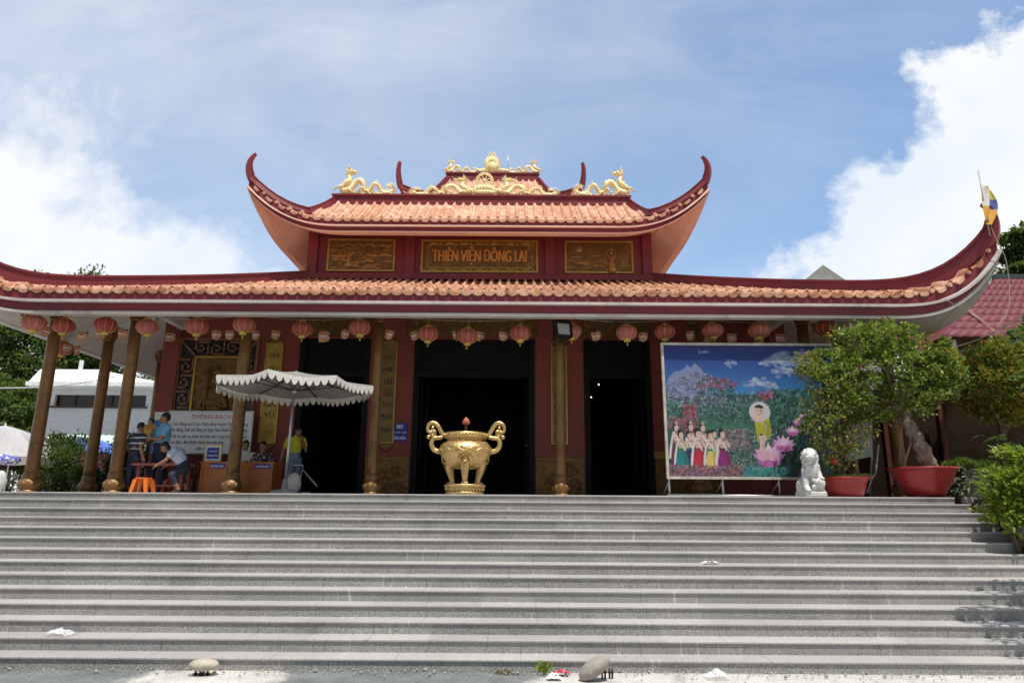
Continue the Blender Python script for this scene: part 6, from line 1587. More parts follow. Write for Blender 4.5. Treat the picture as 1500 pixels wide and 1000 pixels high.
# clipped green mound planter, variegated plant, fern
PY5 = 13.2
def gpx(x, y, dy=0): return at(x, y, PY5+dy)
c = gpx(1427, 715); c.z = -.03
e = empty('clipped_grass_planter', tuple(c), 'dark planter topped with bright clipped green tufts right of the bonsai pot', 'planter')
mb = MB(); mb.smooth = False; a, b = gpx(1408, 700).x, gpx(1452, 700).x; tz = gpx(1430, 684).z; mb.box(a, b, PY5-.1, PY5+.5, -.05, tz); mb.build('planter', mat('mossy_dark_stone', (.05, .05, .04), .9, vary=.4, scale=8, bump=.5), e, loc=tuple(c))
mb = MB(); r2 = random.Random(31)
for k in range(2600):
    x = r2.uniform(a-.08, b+.05); y = r2.uniform(PY5-.16, PY5+.5); q = V((x, y, tz+.02+.10*noise.noise(V((x*3, y*3, 2)))+r2.uniform(-.05, .05))); mb.leaf(q, (V((0, -.2, .8))+rv(r2)*.6).normalized(), rv(r2), r2.uniform(.05, .11), .02)
mb.build('foliage', leaf_mat('bright_moss_leaves', [(0, (.06, .12, .015)), (1, (.20, .30, .05))]), e, loc=tuple(c))
e = empty('variegated_plant', tuple(gpx(1405, 722)), 'low plant with white-edged leaves between the bonsai pot and the rock wall', 'plant')
mb = MB(); crown(mb, gpx(1410, 705, -.35), (.26, .15, .22), 22, 9, .09, .045, 141, .12, .1, .8, .2); mb.build('foliage', LF_VAR, e, loc=tuple(gpx(1410, 705)))
mb = MB(); limbs(mb, gpx(1408, 724, -.3), [gpx(1400, 700, -.35), gpx(1415, 700, -.35), gpx(1420, 710, -.3)], .01, .005, 15); mb.build('stem', M_BARK, e, loc=tuple(gpx(1408, 724)))
e = empty('fern', tuple(gpx(1478, 720)), 'grey-green feathery fern below the photinia shrub', 'fern')
mb = MB(); r2 = random.Random(33); cc = gpx(1480, 690, .1)
for k in range(22):
    a = r2.uniform(0, 2*pi); Lf = r2.uniform(.45, .8); P = []
    for i in range(14):
        t = i/13; P.append(cc+V((cos(a)*Lf*.75*t, sin(a)*Lf*.6*t, .55*sin(t*2.0)*Lf+.25)))
    mb.tube(P, .006, 4)
    for i in range(2, 14):
        dd = (P[i]-P[i-1]).normalized(); sd_ = dd.cross(V((0, 0, 1))).normalized()
        for s in (-1, 1): mb.leaf(P[i], (sd_*s+dd*.6).normalized(), V((0, 0, 1)), .11*(1-.5*i/13), .022)
mb.build('frond', leaf_mat('fern_leaves', [(0, (.05, .09, .05)), (1, (.13, .18, .10))]), e, loc=tuple(cc))
# rock and stone-clad kerb of the garden bed
M_ROCK = mat('grey_rock', (.22, .21, .20), .9, vary=.35, scale=4, bump=.8, bscale=14)
def rock(name, c, rad, seed, mat_, sub=14):
    mb = MB(); mb.ell(c, rad, sub*2, None, sub)
    for q in mb.v:
        k = q-V(c); q += k*(.22*noise.noise(q*3.2+V((seed, 0, 0)))+.09*noise.noise(q*9+V((0, seed, 0))))
    return mb.build(name, mat_, loc=tuple(c))
q = at(1458, 714, 12.4); tag(rock('rock', q, (.20, .2, .12), 3, M_ROCK), 'weathered grey rock on the corner of the garden bed', 'rock')
q = at(1492, 776, 10.5); tag(rock('rock', q, (.14, .2, .09), 5, M_ROCK), 'pale rock at the foot of the lime bush', 'rock')
M_CLAD = mat('dark_clad_stone', (.17, .155, .145), .85, vary=.3, scale=8, bump=.6, bscale=22); M_MORTAR = mat('dark_mortar', (.025, .024, .024), .9)
e = empty('bed_wall', (7.75, 11.5, 0), 'stepped stone-clad wall of the garden bed along the right end of the steps', 'wall')
mb = MB(); mb.smooth = False
for i in range(0, 14):
    yf = 11.985 - i*TR; zt = step_z(i)
    mb.box(7.705, 8.0, yf-.02-(0 if i == 0 else TR-.0), yf+.30 if i == 0 else yf, GZ-.1, zt+.03 if i else .03)
mb.build('core', M_MORTAR, e, loc=(7.75, 11.5, 0))
mb = MB(); mb.smooth = False; r2 = random.Random(12)
for i in range(0, 14):
    yf = 11.985 - i*TR; zt = step_z(i)
    for k in range(2):
        cx = 7.70; cy = yf-.09-.16*k; n = 9; hh = .15
        pts = [(.062*cos(2*pi*j/n)*r2.uniform(.85, 1.1), hh*.48*sin(2*pi*j/n)*r2.uniform(.85, 1.1)) for j in range(n)]
        zc = zt-.06
        mb.add([(cx-.012, cy+p, zc+q2) for p, q2 in pts]+[(cx+.01, cy+p, zc+q2) for p, q2 in pts], [tuple(range(n))[::-1]]+[(j, (j+1) % n, n+(j+1) % n, n+j) for j in range(n)])
    for k in range(2):
        cx = 7.79+.13*k; cy = yf-TR-.02 if i else yf-.02; n = 9
        pts = [(.058*cos(2*pi*j/n)*r2.uniform(.85, 1.1), .062*sin(2*pi*j/n)*r2.uniform(.85, 1.1)) for j in range(n)]; zc = zt-.045
        mb.add([(cx+p, cy-.012, zc+q2) for p, q2 in pts]+[(cx+p, cy+.01, zc+q2) for p, q2 in pts], [tuple(range(n))]+[(j, n+j, n+(j+1) % n, (j+1) % n) for j in range(n)])
mb.build('stone_facing', M_CLAD, e, loc=(7.75, 11.5, 0))
# small tree out of frame to the right: its shade falls on the lower steps
c = V((7.35, 7.55, GZ))
e = empty('young_tree', tuple(c), 'young leafy tree beside the right end of the steps, shading the lower steps', 'tree')
mb = MB(); mb.tube([c, c+V((.05, 0, 1.2)), c+V((0, .05, 2.4))], [.07, .055, .03], 8); limbs(mb, c+V((.03, 0, 1.7)), [c+V((-.7, .2, 2.9)), c+V((.5, -.4, 3.0)), c+V((0, .6, 3.2)), c+V((-.3, -.5, 3.1))], .03, .01, 22); mb.build('trunk', M_BARK, e, loc=tuple(c))
mb = MB(); crown(mb, c+V((-.15, .0, 3.4)), (1.15, 1.0, .75), 150, 26, .12, .06, 151, .25, .15, .8, .2); mb.build('crown', LF_TREE, e, loc=tuple(c+V((0, 0, 3))))
# ------------------------------------------------------------------ background right: red-roofed house, whiteboard, wires
M_REDTILE = mat('red_metal_tile', (.125, .011, .019), .6, vary=.25, scale=1.5, dirt=(.09, .02, .02), dscale=1.5)
HX0, HX1, HY0, HY1 = 12.2, 22.0, 20.0, 23.0
e = empty('red_roofed_house', (16, 21, 0), 'house with a glossy red tile-sheet roof behind the right corner of the temple', 'house')
za, zb = at(1440, 494, HY0).z, at(1480, 408, HY1).z
mb = MB(); rows = 9
for r_ in range(rows):
    for k in range(1):
        t0, t1 = r_/rows, (r_+1.02)/rows
        hl = lambda t: 13.0+4.2*t; us = lin(0, 1, 180)
        mb.grid(lambda q, j: (hl((t0, t0, t1)[j])+(HX1-hl((t0, t0, t1)[j]))*q, HY0+(HY1-HY0)*(t0, t0, t1)[j], za+(zb-za)*(t0, t0, t1)[j]+(.0, .07, .015)[j]+.028*abs(sin((13+9*q)*pi/.33))), us, [0, 1, 2])
mb.smooth = False; mb.add([(13.0, HY0, za), (13.0, HY1+3, za), (17.2, HY1, zb)], [(0, 1, 2)])
rf = mb.build('roof', M_REDTILE, e, loc=(16, HY0, za))
mb = MB(); mb.smooth = False; mb.box(17.1, HX1, HY1-.1, HY1+.12, zb-.02, zb+.14); mb.build('ridge', mat('dark_green_ridge', (.03, .05, .04), .6), rf, loc=(16, HY1, zb))
mb = MB(); mb.smooth = False; mb.beam((at(1432, 440, 20.6).x+.1, HY0+.1, za+.12), (at(1432, 440, 20.6).x-.2, HY1-.3, zb+.02), .14, .03); mb.build('pale_flashing', mat('faded_pink_flashing', (.20, .08, .08), .7), rf, loc=(14, HY0, za))
mb = MB(); mb.smooth = False; M_TAN = mat('ochre_wall_plaster', (.13, .08, .04), .9, spec=.15, vary=.2, scale=1.2, dirt=(.12, .08, .05), dscale=1)
mb.box(HX0+.6, HX1-.3, 21.6, 21.8, 0, za+.9); mb.box(HX0+.5, HX0+.62, HY0+.3, 21.6, 0, za-.1); mb.build('wall', M_TAN, e, loc=(16, 21.7, 0))
mb = MB(); mb.smooth = False
p0, p1 = at(1393, 503, HY0+.4), at(1410, 560, HY0+.4); mb.beam((p0.x, HY0+.4, p0.z+.1), (p0.x+.05, HY0+.4, 0), .20, .20); mb.beam((p0.x+6, HY0+.4, p0.z), (p0.x+6, HY0+.4, 0), .2, .2); mb.build('post', mat('white_concrete_post', (.55, .54, .52), .8, vary=.15, scale=3), e, loc=(p0.x, HY0, 0))
mb = MB(); mb.smooth = False; gx0, gx1 = p0.x+.3, HX1-.5; gz = za-.55
for k in range(5): mb.box(gx0, gx1, HY0+1.45, HY0+1.5, gz+.11*k, gz+.11*k+.05)
for k in range(24): mb.box(gx0+.3*k, gx0+.3*k+.05, HY0+1.44, HY0+1.439+.06, gz, gz+.49)
mb.build('vent_grille', mat('grey_cement_grille', (.3, .29, .28), .9), e, loc=(gx0, HY0+1.4, gz))
# dark low garden wall with timber posts behind the bonsai
WY = 16.9
e = empty('garden_wall', (9.5, WY, 0), 'dark brown stained wall behind the bonsai', 'wall')
x0 = 6.95; x1 = 15.0
mb = MB(); mb.smooth = False; mb.box(x0, x1, WY, WY+.2, -.05, 2.55); mb.build('panel', mat('dark_brown_stained_wall', (.020, .012, .007), .95, spec=.08, vary=.5, scale=1.4, fine=.2, dirt=(.015, .012, .01), dscale=.8, damt=.8), e, loc=(9.5, WY, 0))
for xx in (x0+.95, x0+2.2, x0+3.6):
    mb = MB(); mb.smooth = False; mb.box(xx, xx+.1, WY-.1, WY-.003, -.05, 2.6); mb.build('post', M_DKWOOD, e, loc=(xx, WY, 0))
# yellow cloth hanging behind the bonsai
q = at(1392, 528, 16.2); mb = MB(); mb.grid(lambda u, v: (q.x+(u-.5)*.45, 16.2+.05*sin(u*9+v*2), q.z+.35-v*.75), lin(0, 1, 12), lin(0, 1, 6))
tag(mb.build('hanging_cloth', mat('mustard_cloth', (.45, .30, .03), .85, vary=.2, scale=6), loc=tuple(q)), 'mustard yellow cloth hanging behind the bonsai, under the eave corner', 'cloth')
# leaning whiteboard between the two red pots
WB = 14.2
e = empty('whiteboard', tuple(at(1258, 700, WB)), 'grey whiteboard with faint writing leaning behind the two red pots', 'board')
a0, b0, c0, d0 = at(1235, 677, WB), at(1278, 668, WB), at(1278, 612, WB+.15), at(1240, 625, WB+.15)
mb = MB(); mb.smooth = False; n_ = V((0, -.02, 0)); mb.add([a0, b0, c0, d0, a0-n_, b0-n_, c0-n_, d0-n_], [(0, 1, 2, 3), (7, 6, 5, 4), (0, 4, 5, 1), (1, 5, 6, 2), (2, 6, 7, 3), (3, 7, 4, 0)])
mb.build('panel', mat('grey_whiteboard', (.42, .43, .42), .4, vary=.08, scale=3), e, loc=tuple(a0))
mb = MB(); mb.smooth = False; r2 = random.Random(6)
for k in range(7):
    v = .85-.1*k; ua, ub = .12, .5+.38*r2.random()
    def bq(u, v2): return (a0.lerp(b0, u)).lerp(d0.lerp(c0, u), v2)+V((0, -.004, 0))
    for j in range(6):
        u0 = ua+(ub-ua)*j/6; mb.add([bq(u0, v), bq(u0+(ub-ua)/9, v), bq(u0+(ub-ua)/9, v+.03), bq(u0, v+.03)], [(0, 1, 2, 3)])
mb.build('writing', mat('grey_ink', (.16, .16, .18), .6), e, loc=tuple(a0))
for p in (a0, b0):
    mb = MB(); mb.tube([V((p.x, WB+.3, 0)), p+V((0, .03, 0)), (c0 if p is b0 else d0)+V((0, .04, 0))], .02, 6); mb.build('leg', M_STEEL, e, loc=(p.x, WB, 0))
mb = MB(); P = spline([at(1270, 722, 13.3), at(1278, 700, 13.3), at(1283, 690, 13.4), at(1287, 650, 13.5)], 6); mb.tube(P, .018, 7); tag(mb.build('hose', M_CABLE, loc=tuple(P[0])), 'grey hose curling up between the two red pots', 'hose')
# wires on the right
for i, (ya, yb) in enumerate(((500, 452), (513, 470), (521, 486))):
    mb = MB(); a, b = at(1380, ya+12, 17.5), at(1520, yb-2, 11+i*.4); P = []
    for k in range(15): t = k/14; p = a.lerp(b, t); p.z -= .12*sin(pi*t); P.append(p)
    mb.tube(P, .011, 5); tag(mb.build('overhead_cable', M_CABLE, loc=tuple(a)), ('topmost', 'middle', 'lowest')[i]+' of three thin cables running past the red roof on the right', 'cable', 'cables on the right')
mb = MB(); a, b = at(-30, 568, 20), at(170, 551, 24); P = [a.lerp(b, k/14)-V((0, 0, .15*sin(pi*k/14))) for k in range(15)]; mb.tube(P, .02, 5); tag(mb.build('overhead_cable', mat('pale_cable', (.6, .6, .58), .5), loc=tuple(a)), 'pale cable crossing the trees in front of the white house', 'cable')
# flag and wire at the right corner horn
tp = LOW_TIP
fb = V((tp.x-.05, tp.y-.14, tp.z-.75))
e = empty('flag_pole', tuple(fb), 'thin pole with a limp blue, yellow and white flag tied to the right roof horn', 'flag')
mb = MB(); mb.tube([fb, fb+V((-.02, 0, 1.42))], [.016, .011], 6); mb.build('pole', mat('red_white_pole', (.35, .25, .22), .5), e, loc=tuple(fb))
mb = MB(); n, m = 14, 8; o = 0
for i in range(n+1):
    for j in range(m+1):
        t, u_ = i/n, j/m; w = .20*sin(pi*min(1, .25+t*.7)); mb.v.append(fb+V((.01+u_*w-.10*t*(1-u_), -.03+.045*sin(u_*9+t*4), 1.10-.80*t-.12*u_)))
for i in range(n):
    for j in range(m):
        t = (i+.5)/n; u_ = (j+.5)/m
        mb.col = (.70, .68, .62) if u_ < .35 and t < .6 else (.72, .58, .12) if t < .3 else (.10, .12, .36) if t < .58 and u_ > .35 else (.65, .34, .05)
        mb.face((i*(m+1)+j, (i+1)*(m+1)+j, (i+1)*(m+1)+j+1, i*(m+1)+j+1))
mb.build('cloth', M_FLAG, e, loc=tuple(fb), colattr=True)
P = spline([fb+V((.0, 0, .5)), fb+V((.05, -.05, .0)), fb+V((.16, -.1, -.6)), fb+V((.05, -.1, -1.5)), fb+V((-.3, -.1, -1.85)), fb+V((-.9, -.1, -1.5)), fb+V((-1.15, -.1, -1.35))], 7)
mb = MB(); mb.tube(P, .007, 5); tag(mb.build('loose_wire', mat('beige_wire', (.36, .29, .23), .5), loc=tuple(P[0])), 'beige wire looping down from the right roof horn', 'wire')
# grey concrete gable behind the temple
GY = 37.0; a, b, t = at(1160, 425, GY), at(1262, 430, GY), at(1209, 385, GY)
e = empty('concrete_gable', tuple(V((t.x, GY, 8))), 'bare grey concrete pyramid roof peeping over the right part of the temple roof', 'building')
M_CONC = mat('bare_grey_concrete', (.27, .27, .26), .9, vary=.25, scale=.8, fine=.15, dirt=(.14, .14, .13), dscale=.7)
w = (b.x-a.x)/2*1.5; zb_ = t.z-(t.z-a.z)*1.5
mb = MB(); mb.smooth = False; mb.add([(t.x-w, GY-w*0, zb_), (t.x+w, GY, zb_), (t.x+w, GY+2*w, zb_), (t.x-w, GY+2*w, zb_), (t.x, GY+.3, t.z)], [(0, 1, 4), (1, 2, 4), (2, 3, 4), (3, 0, 4)]); mb.build('roof', M_CONC, e, loc=(t.x, GY, 8))
mb = MB(); mb.smooth = False; mb.box(t.x-w+.2, t.x+w-.2, GY+.2, GY+2*w-.2, 0, zb_); mb.build('wall', M_CONC, e, loc=(t.x, GY, 0))

# ------------------------------------------------------------------ background left
WHY = 30.0
def hpx(x, y, dy=0): return at(x, y, WHY+dy)
M_WHITEWALL = mat('white_house_paint', (.62, .65, .70), .8, vary=.06, scale=.6, dirt=(.45, .47, .5), dscale=.5, damt=.3)
xa, xb = hpx(57, 600).x, hpx(236, 600).x; zw = hpx(150, 570).z
e = empty('white_house', ((xa+xb)/2, WHY, 0), 'white flat-roofed house with a long dark window behind the left columns', 'house')
zl, zh = hpx(150, 595).z, hpx(150, 578).z; wx0 = hpx(80, 585).x; wx1 = hpx(214, 585).x
mb = MB(); mb.smooth = False
mb.box(xa, xb, WHY, WHY+.25, 0, zl); mb.box(xa, xb, WHY, WHY+.25, zh, zw); mb.box(xa, wx0, WHY, WHY+.25, zl, zh); mb.box(wx1, xb, WHY, WHY+.25, zl, zh)
mb.box(xa, xa+.25, WHY+.251, WHY+7, 0, zw); mb.box(xb-.25, xb, WHY+.251, WHY+7, 0, zw); mb.box(xa, xb, WHY+7, WHY+7.2, 0, zw); mb.build('wall', M_WHITEWALL, e, loc=((xa+xb)/2, WHY, 0))
mb = MB(); mb.smooth = False; mb.box(wx0, wx1, WHY+.2, WHY+.24, zl, zh); wn_ = mb.build('window', mat('dark_window_glass', (.03, .025, .022), .2), e, loc=((wx0+wx1)/2, WHY, zl))
mb = MB(); mb.smooth = False
for k in range(6): xx = wx0+(wx1-wx0)*k/5; mb.box(xx-.03, xx+.03, WHY+.14, WHY+.199, zl, zh)
mb.box(wx0-.1, wx1+.1, WHY-.12, WHY-.002, zl-.08, zl); mb.build('frame', mat('dark_brown_frame', (.06, .035, .025), .6), wn_, loc=((wx0+wx1)/2, WHY, zl))
zr = hpx(110, 553).z
mb = MB(); mb.smooth = False
r0, r1 = xa-.15, xb+.3
mb.add([(r0, WHY-.9, zw+.003), (r1, WHY-.9, zw+.003), (r1, WHY+7.5, zw+.003), (r0, WHY+7.5, zw+.003), (r0, WHY-.9, zw+.18), (r1, WHY-.9, zw+.18), (r1, WHY+7.5, zw+.18), (r0, WHY+7.5, zw+.18)], [(0, 3, 2, 1), (0, 1, 5, 4), (1, 2, 6, 5), (2, 3, 7, 6), (3, 0, 4, 7), (4, 5, 6, 7)])
mb.add([(r0+.05, WHY-.8, zw+.183), (r1-.05, WHY-.8, zw+.183), (r1-.05, WHY+7.4, zw+.183), (r0+.05, WHY+7.4, zw+.183), (r0+.05, WHY-.2, zw+.85), (r1-3.2, WHY-.2, zw+.85), (r1-3.2, WHY+6, zw+.85), (r0+.05, WHY+6, zw+.85)], [(0, 1, 5, 4), (1, 2, 6, 5), (2, 3, 7, 6), (3, 0, 4, 7), (4, 5, 6, 7)])
mb.tube([(r0+1.7, WHY, zw+.8), (r0+1.7, WHY, zw+1.3)], .09, 8); mb.build('roof', mat('white_roof_paint', (.78, .79, .80), .7, vary=.05, scale=.6), e, loc=((xa+xb)/2, WHY, zw))
# mint awning
AY = 27.5; a0, a1 = at(40, 648, AY).x, at(232, 648, AY).x; z1_, z0_ = at(150, 637, AY+1.4).z, at(150, 652, AY).z
e = empty('mint_awning', ((a0+a1)/2, AY, 0), 'pale mint corrugated awning below the white house', 'awning')
mb = MB(); us = [a0+.05*i for i in range(int((a1-a0)/.05)+1)]; mb.grid(lambda x, j: (x, AY+1.4*j, z0_+(z1_-z0_)*j+.03*sin(x*2*pi/.25)), us, [0, 1]); mb.build('sheet', mat('mint_corrugated_sheet', (.45, .60, .52), .5, vary=.12, scale=1.5), e, loc=((a0+a1)/2, AY, z0_))
for k in range(5):
    xx = a0+(a1-a0)*k/4; mb = MB(); mb.tube([(xx, AY+.1, 0), (xx, AY+.1, z0_)], .04, 6); mb.build('post', M_STEEL, e, loc=(xx, AY, 0))
# market parasols
def parasol(label, px, y_top, y_rim, Y, r, cols, nm, lines=None):
    ap = at(px, y_top, Y); zr_ = at(px, y_rim, Y-r*.8).z
    e = empty('market_parasol', (ap.x, Y, 0), label, 'parasol')
    mb = MB(); c = V((ap.x, Y, 0)); rim_ = [c+V((r*cos(2*pi*k/8+.39), r*sin(2*pi*k/8+.39), zr_)) for k in range(8)]
    for k in range(8):
        mb.cur = k % len(cols)
        def fn(u, v):
            q = rim_[k].lerp(rim_[(k+1) % 8], u); p = ap.lerp(q, v); p.z += .16*r*sin(pi*v)*.7-.06*v*sin(pi*u); return p
        mb.grid(fn, lin(0, 1, 7), lin(0, 1, 8))
        mb.grid(lambda u, v: fn(u, 1)+V((0, 0, -.22*v)), lin(0, 1, 7), [0, 1])
    cn = mb.build('canopy', [mat(nm+str(i), c_, .7, vary=.1, scale=2) for i, c_ in enumerate(cols)], e, loc=tuple(ap))
    if lines:
        mb = MB()
        for (txt, dz, w_, col) in lines:
            mb.text(txt, ap.x+.25, Y-r*.93-.06, zr_+dz, w_, .16, .01)
        mb.build('lettering', M_WHITEINK, cn, loc=tuple(ap))
    mb = MB(); mb.tube([c, ap+V((0, 0, .06))], .025, 8); mb.build('pole', M_STEEL, e, loc=tuple(c))
    for k in range(8):
        mb = MB(); mb.tube([ap-V((0, 0, .03)), ap.lerp(rim_[k], .5)+V((0, 0, .05)), rim_[k]], .012, 5); mb.build('rib', M_BLACK, e, loc=tuple(ap))
    mb = MB(); mb.lathe([(.25, 0), (.26, .05), (.05, .1), (.04, .2)], 16, c); mb.build('base', mat('cast_concrete', (.3, .29, .27), .85), e, loc=tuple(c))
parasol('pale grey market parasol at the left edge behind the first column', 8, 623, 664, 18.5, 1.45, [(.42, .41, .42)], 'pale_grey_canvas')
parasol('dark maroon market parasol between the first and the second column', 52, 633, 672, 20.5, 1.1, [(.09, .025, .03)], 'maroon_canvas')
parasol('blue market parasol with white lettering behind the second column', 124, 640, 662, 22.0, 1.25, [(.06, .12, .50), (.09, .18, .58)], 'blue_canvas')
# hedge and flowering bushes behind the columns
def bush(name, label, cat, px, py, Y, rx, ry, rz, lf, seed, L=.11, W=.055, cl=120, per=26, group=None, flowers=None):
    c = at(px, py, Y); b = V((c.x, Y, 0))
    e = empty(name, tuple(b), label, cat, group)
    mb = MB(); limbs(mb, b, [c+V((rx*.6*cos(k*1.3), ry*.6*sin(k*1.3), rz*.4)) for k in range(5)], .03, .01, seed); mb.build('stem', M_BARK, e, loc=tuple(b))
    mb = MB(); crown(mb, c, (rx, ry, rz), cl, per, L, W, seed, min(rx, rz)*.35, .35, .9, .2); mb.build('foliage', lf, e, loc=tuple(c))
    if flowers:
        mb = MB(); r2 = random.Random(seed)
        for k in range(26):
            q = c+V((r2.uniform(-.5, .5)*rx+flowers[0], -ry, flowers[1]+r2.uniform(-.4, .4)*rz))
            for j in range(8): mb.leaf(q+rv(r2)*.05, rv(r2), rv(r2), .10, .08)
        mb.build('blossoms', flowers[2], e, loc=tuple(c))
bush('hedge_bush', 'dark rounded bush between the first and second column', 'bush', 80, 685, 18.5, .75, .6, .62, LF_DARK, 201)
bush('hedge_bush', 'tall dark bush left of the second column, below the blue parasol', 'bush', 104, 678, 19.6, .6, .6, .85, LF_DARK, 202)
bush('flowering_bush', 'dark green bush with red and white flowers between second and third column', 'bush', 145, 700, 18.0, .55, .5, .50, LF_TREE, 203, flowers=(.1, .36, leaf_mat('red_white_petals', [(0, (.6, .03, .04)), (.45, (.6, .05, .05)), (.5, (.7, .66, .62)), (1, (.75, .7, .66))])))
bush('hedge_bush', 'dark bush right of the third column, beside the boy in stripes', 'bush', 185, 685, 18.5, .55, .5, .75, LF_DARK, 204)
bush('hedge_bush', 'dark bush at the far left edge behind the patterned cloth', 'bush', 8, 695, 22.5, 1.3, .8, .75, LF_DARK, 206)
# trees behind
def tree(label, px, py_top, py_bot, Y, rx, lf, seed, cl=190, per=64, L=.26, W=.14, group='trees behind the temple', zb_=0, trunk_r=.22):
    t = at(px, py_top, Y); b = at(px, py_bot, Y); c = (t+b)/2; rz = (t.z-b.z)/2
    base = V((c.x, Y, zb_))
    e = empty('tree', tuple(base), label, 'tree', group)
    mb = MB(); mb.tube(spline([base, base+V((.1, 0, (b.z-zb_)*.5)), V((c.x, Y, b.z+rz*.5)), V((c.x+.2, Y, c.z+rz*.4))], 5), [trunk_r*(1-.045*i) for i in range(16)], 9)
    r2 = random.Random(seed)
    limbs(mb, V((c.x, Y, b.z)), [c+V((rx*.75*cos(a), rx*.75*sin(a), rz*r2.uniform(-.5, .7))) for a in lin(0, 5.4, 8)], trunk_r*.5, .03, seed); mb.build('trunk', M_BARK, e, loc=tuple(base))
    mb = MB(); crown(mb, c, (rx, rx*.9, rz), cl, per, L, W, seed, min(rx, rz)*.30, .40, .75, .1); mb.build('crown', lf, e, loc=tuple(c))
LF_TREE2 = leaf_mat('mid_green_tree_leaves', [(0, (.03, .07, .015)), (.5, (.07, .13, .03)), (1, (.14, .21, .05))])
tree('big dark tree at the left edge whose top shows over the eave', 8, 398, 640, 40, 2.0, LF_TREE, 301)
tree('tree behind the white house, second from the left', 72, 407, 640, 41, 2.6, LF_TREE2, 302)
tree('tree behind the white house with two tufts over the roof ridge', 124, 402, 640, 42, 2.2, LF_TREE, 303)
tree('rightmost tree of the row behind the white house', 185, 430, 640, 43, 3.0, LF_TREE2, 304)
tree('low bushy tree at the left edge in front of the white house', 22, 555, 660, 33, 2.2, LF_TREE2, 305, 120, 40, .3, .16)
# the tree that leans in at the right edge
t = at(1520, 400, 24); base = V((t.x+2.0, 24, 0))
e = empty('tree', tuple(base), 'tree with drooping leafy branches entering at the right edge above the red roof', 'tree')
mb = MB(); mb.tube(spline([base, base+V((0, 0, 4)), base+V((-.4, 0, 8)), base+V((-.6, 0, 11.0))], 5), [.3-.014*i for i in range(16)], 9)
tips = [at(1478, 345, 24), at(1474, 372, 24.3), at(1480, 392, 23.8), at(1492, 340, 24.5), at(1500, 420, 24), at(1530, 330, 24), at(1560, 380, 24), at(1488, 410, 24.2)]
limbs(mb, base+V((-.4, 0, 7.5)), tips, .08, .02, 44); mb.build('trunk', M_BARK, e, loc=tuple(base))
mb = MB()
for i, q in enumerate(tips): crown(mb, q+V((.25, 0, -.05)), (.5, .6, .22), 22, 30, .22, .10, 400+i, .20, .1, .6, -.1, .35)
crown(mb, at(1545, 380, 24), (1.4, 1.3, 1.6), 90, 40, .24, .11, 420, .4, .3, .7, 0, .2)
mb.build('crown', LF_TREE, e, loc=tuple(t))
tree('distant low tree above the red roof ridge', 1418, 403, 420, 34, 1.6, LF_TREE, 310, 60, 30, .3, .15, group=None)

# ------------------------------------------------------------------ gate stones, litter
M_STONE = mat('smooth_river_stone', (.40, .36, .29), .75, vary=.2, scale=5, fine=.12, bump=.35, bscale=20, dirt=(.22, .19, .15), dscale=5)
M_RUST = mat('rusty_bolt', (.035, .02, .014), .8, vary=.4, scale=20)
SY = 7.76
def gz(x): return GZ + .02
p1 = at(299, 973, SY); e = empty('gate_stone', (p1.x, SY, GZ), 'flat oval stone resting on four rusty bolts at the left foot of the steps', 'stone')
mb = MB(); mb.ell(p1, (.150, .10, .063), 36, None, 22)
for q in mb.v: k = q-p1; q += k*(.05*noise.noise(q*9)+.03*noise.noise(q*24)); 
mb.build('stone', M_STONE, e, loc=tuple(p1))
for (x, y) in ((286.5, 985), (293.5, 984), (297.5, 984), (304.5, 983)):
    q = at(x, y, SY-.02*(x % 3)); mb = MB(); mb.tube([(q.x, q.y, GZ-.03), (q.x, q.y, p1.z-.02)], .010, 8); mb.lathe([(.008, -.02), (.018, -.018), (.018, .0), (.008, .002)], 6, (q.x, q.y, p1.z-.075)); mb.lathe([(.008, -.02), (.018, -.018), (.018, .0), (.008, .002)], 6, (q.x, q.y, GZ+.03)); mb.build('bolt', M_RUST, e, loc=(q.x, q.y, GZ))
p2 = at(870.5, 979, 7.62); e = empty('gate_stone', (p2.x, 7.62, GZ), 'long grey stone tipped over beside four rusty bolts at the right foot of the steps', 'stone')
mb = MB(); Mr = Matrix.Rotation(R(-33), 3, 'Y'); mb.ell(p2+V((0, 0, .01)), (.185, .105, .085), 36, Mr, 22)
for q in mb.v: k = q-p2; q += k*(.05*noise.noise(q*8+V((4, 0, 0)))+.025*noise.noise(q*22))
mb.build('stone', mat('grey_river_stone', (.30, .27, .23), .8, vary=.2, scale=6, fine=.12, bump=.4, bscale=22, dirt=(.18, .16, .13), dscale=6), e, loc=tuple(p2))
for (x, y) in ((882, 988), (886.5, 990), (893, 989), (897, 991)):
    q = at(x, y, 7.72); mb = MB(); mb.tube([(q.x, 7.72, GZ-.03), (q.x, 7.72, GZ+.10)], .010, 8); mb.lathe([(.008, 0), (.018, .002), (.018, .02), (.008, .022)], 6, (q.x, 7.72, GZ+.05)); mb.build('bolt', M_RUST, e, loc=(q.x, 7.72, GZ))
def crumple(name, label, cat, px, py, Y, w, h, m, seed, z=None, grp=None):
    c = at(px, py, Y); mb = MB(); r2 = random.Random(seed)
    if z is not None: c.z = z
    def fn(u, v):
        p = V(((u-.5)*w, (v-.5)*w*.7, 0)); nz = noise.noise(p*9/w*.5+V((seed, 0, 0))); 
        p.z = h*(.35+.9*abs(nz))*(1-(2*abs(u-.5))**2*.8); p.x += .15*w*noise.noise(p*7/w+V((0, seed, 0))); return c+p
    mb.smooth = False; mb.grid(fn, lin(0, 1, 14), lin(0, 1, 12)); o = mb.build(name, m, loc=tuple(c)); return tag(o, label, cat, grp)
M_BAG = bpy.data.materials.new('clear_plastic_film'); M_BAG.use_nodes = True
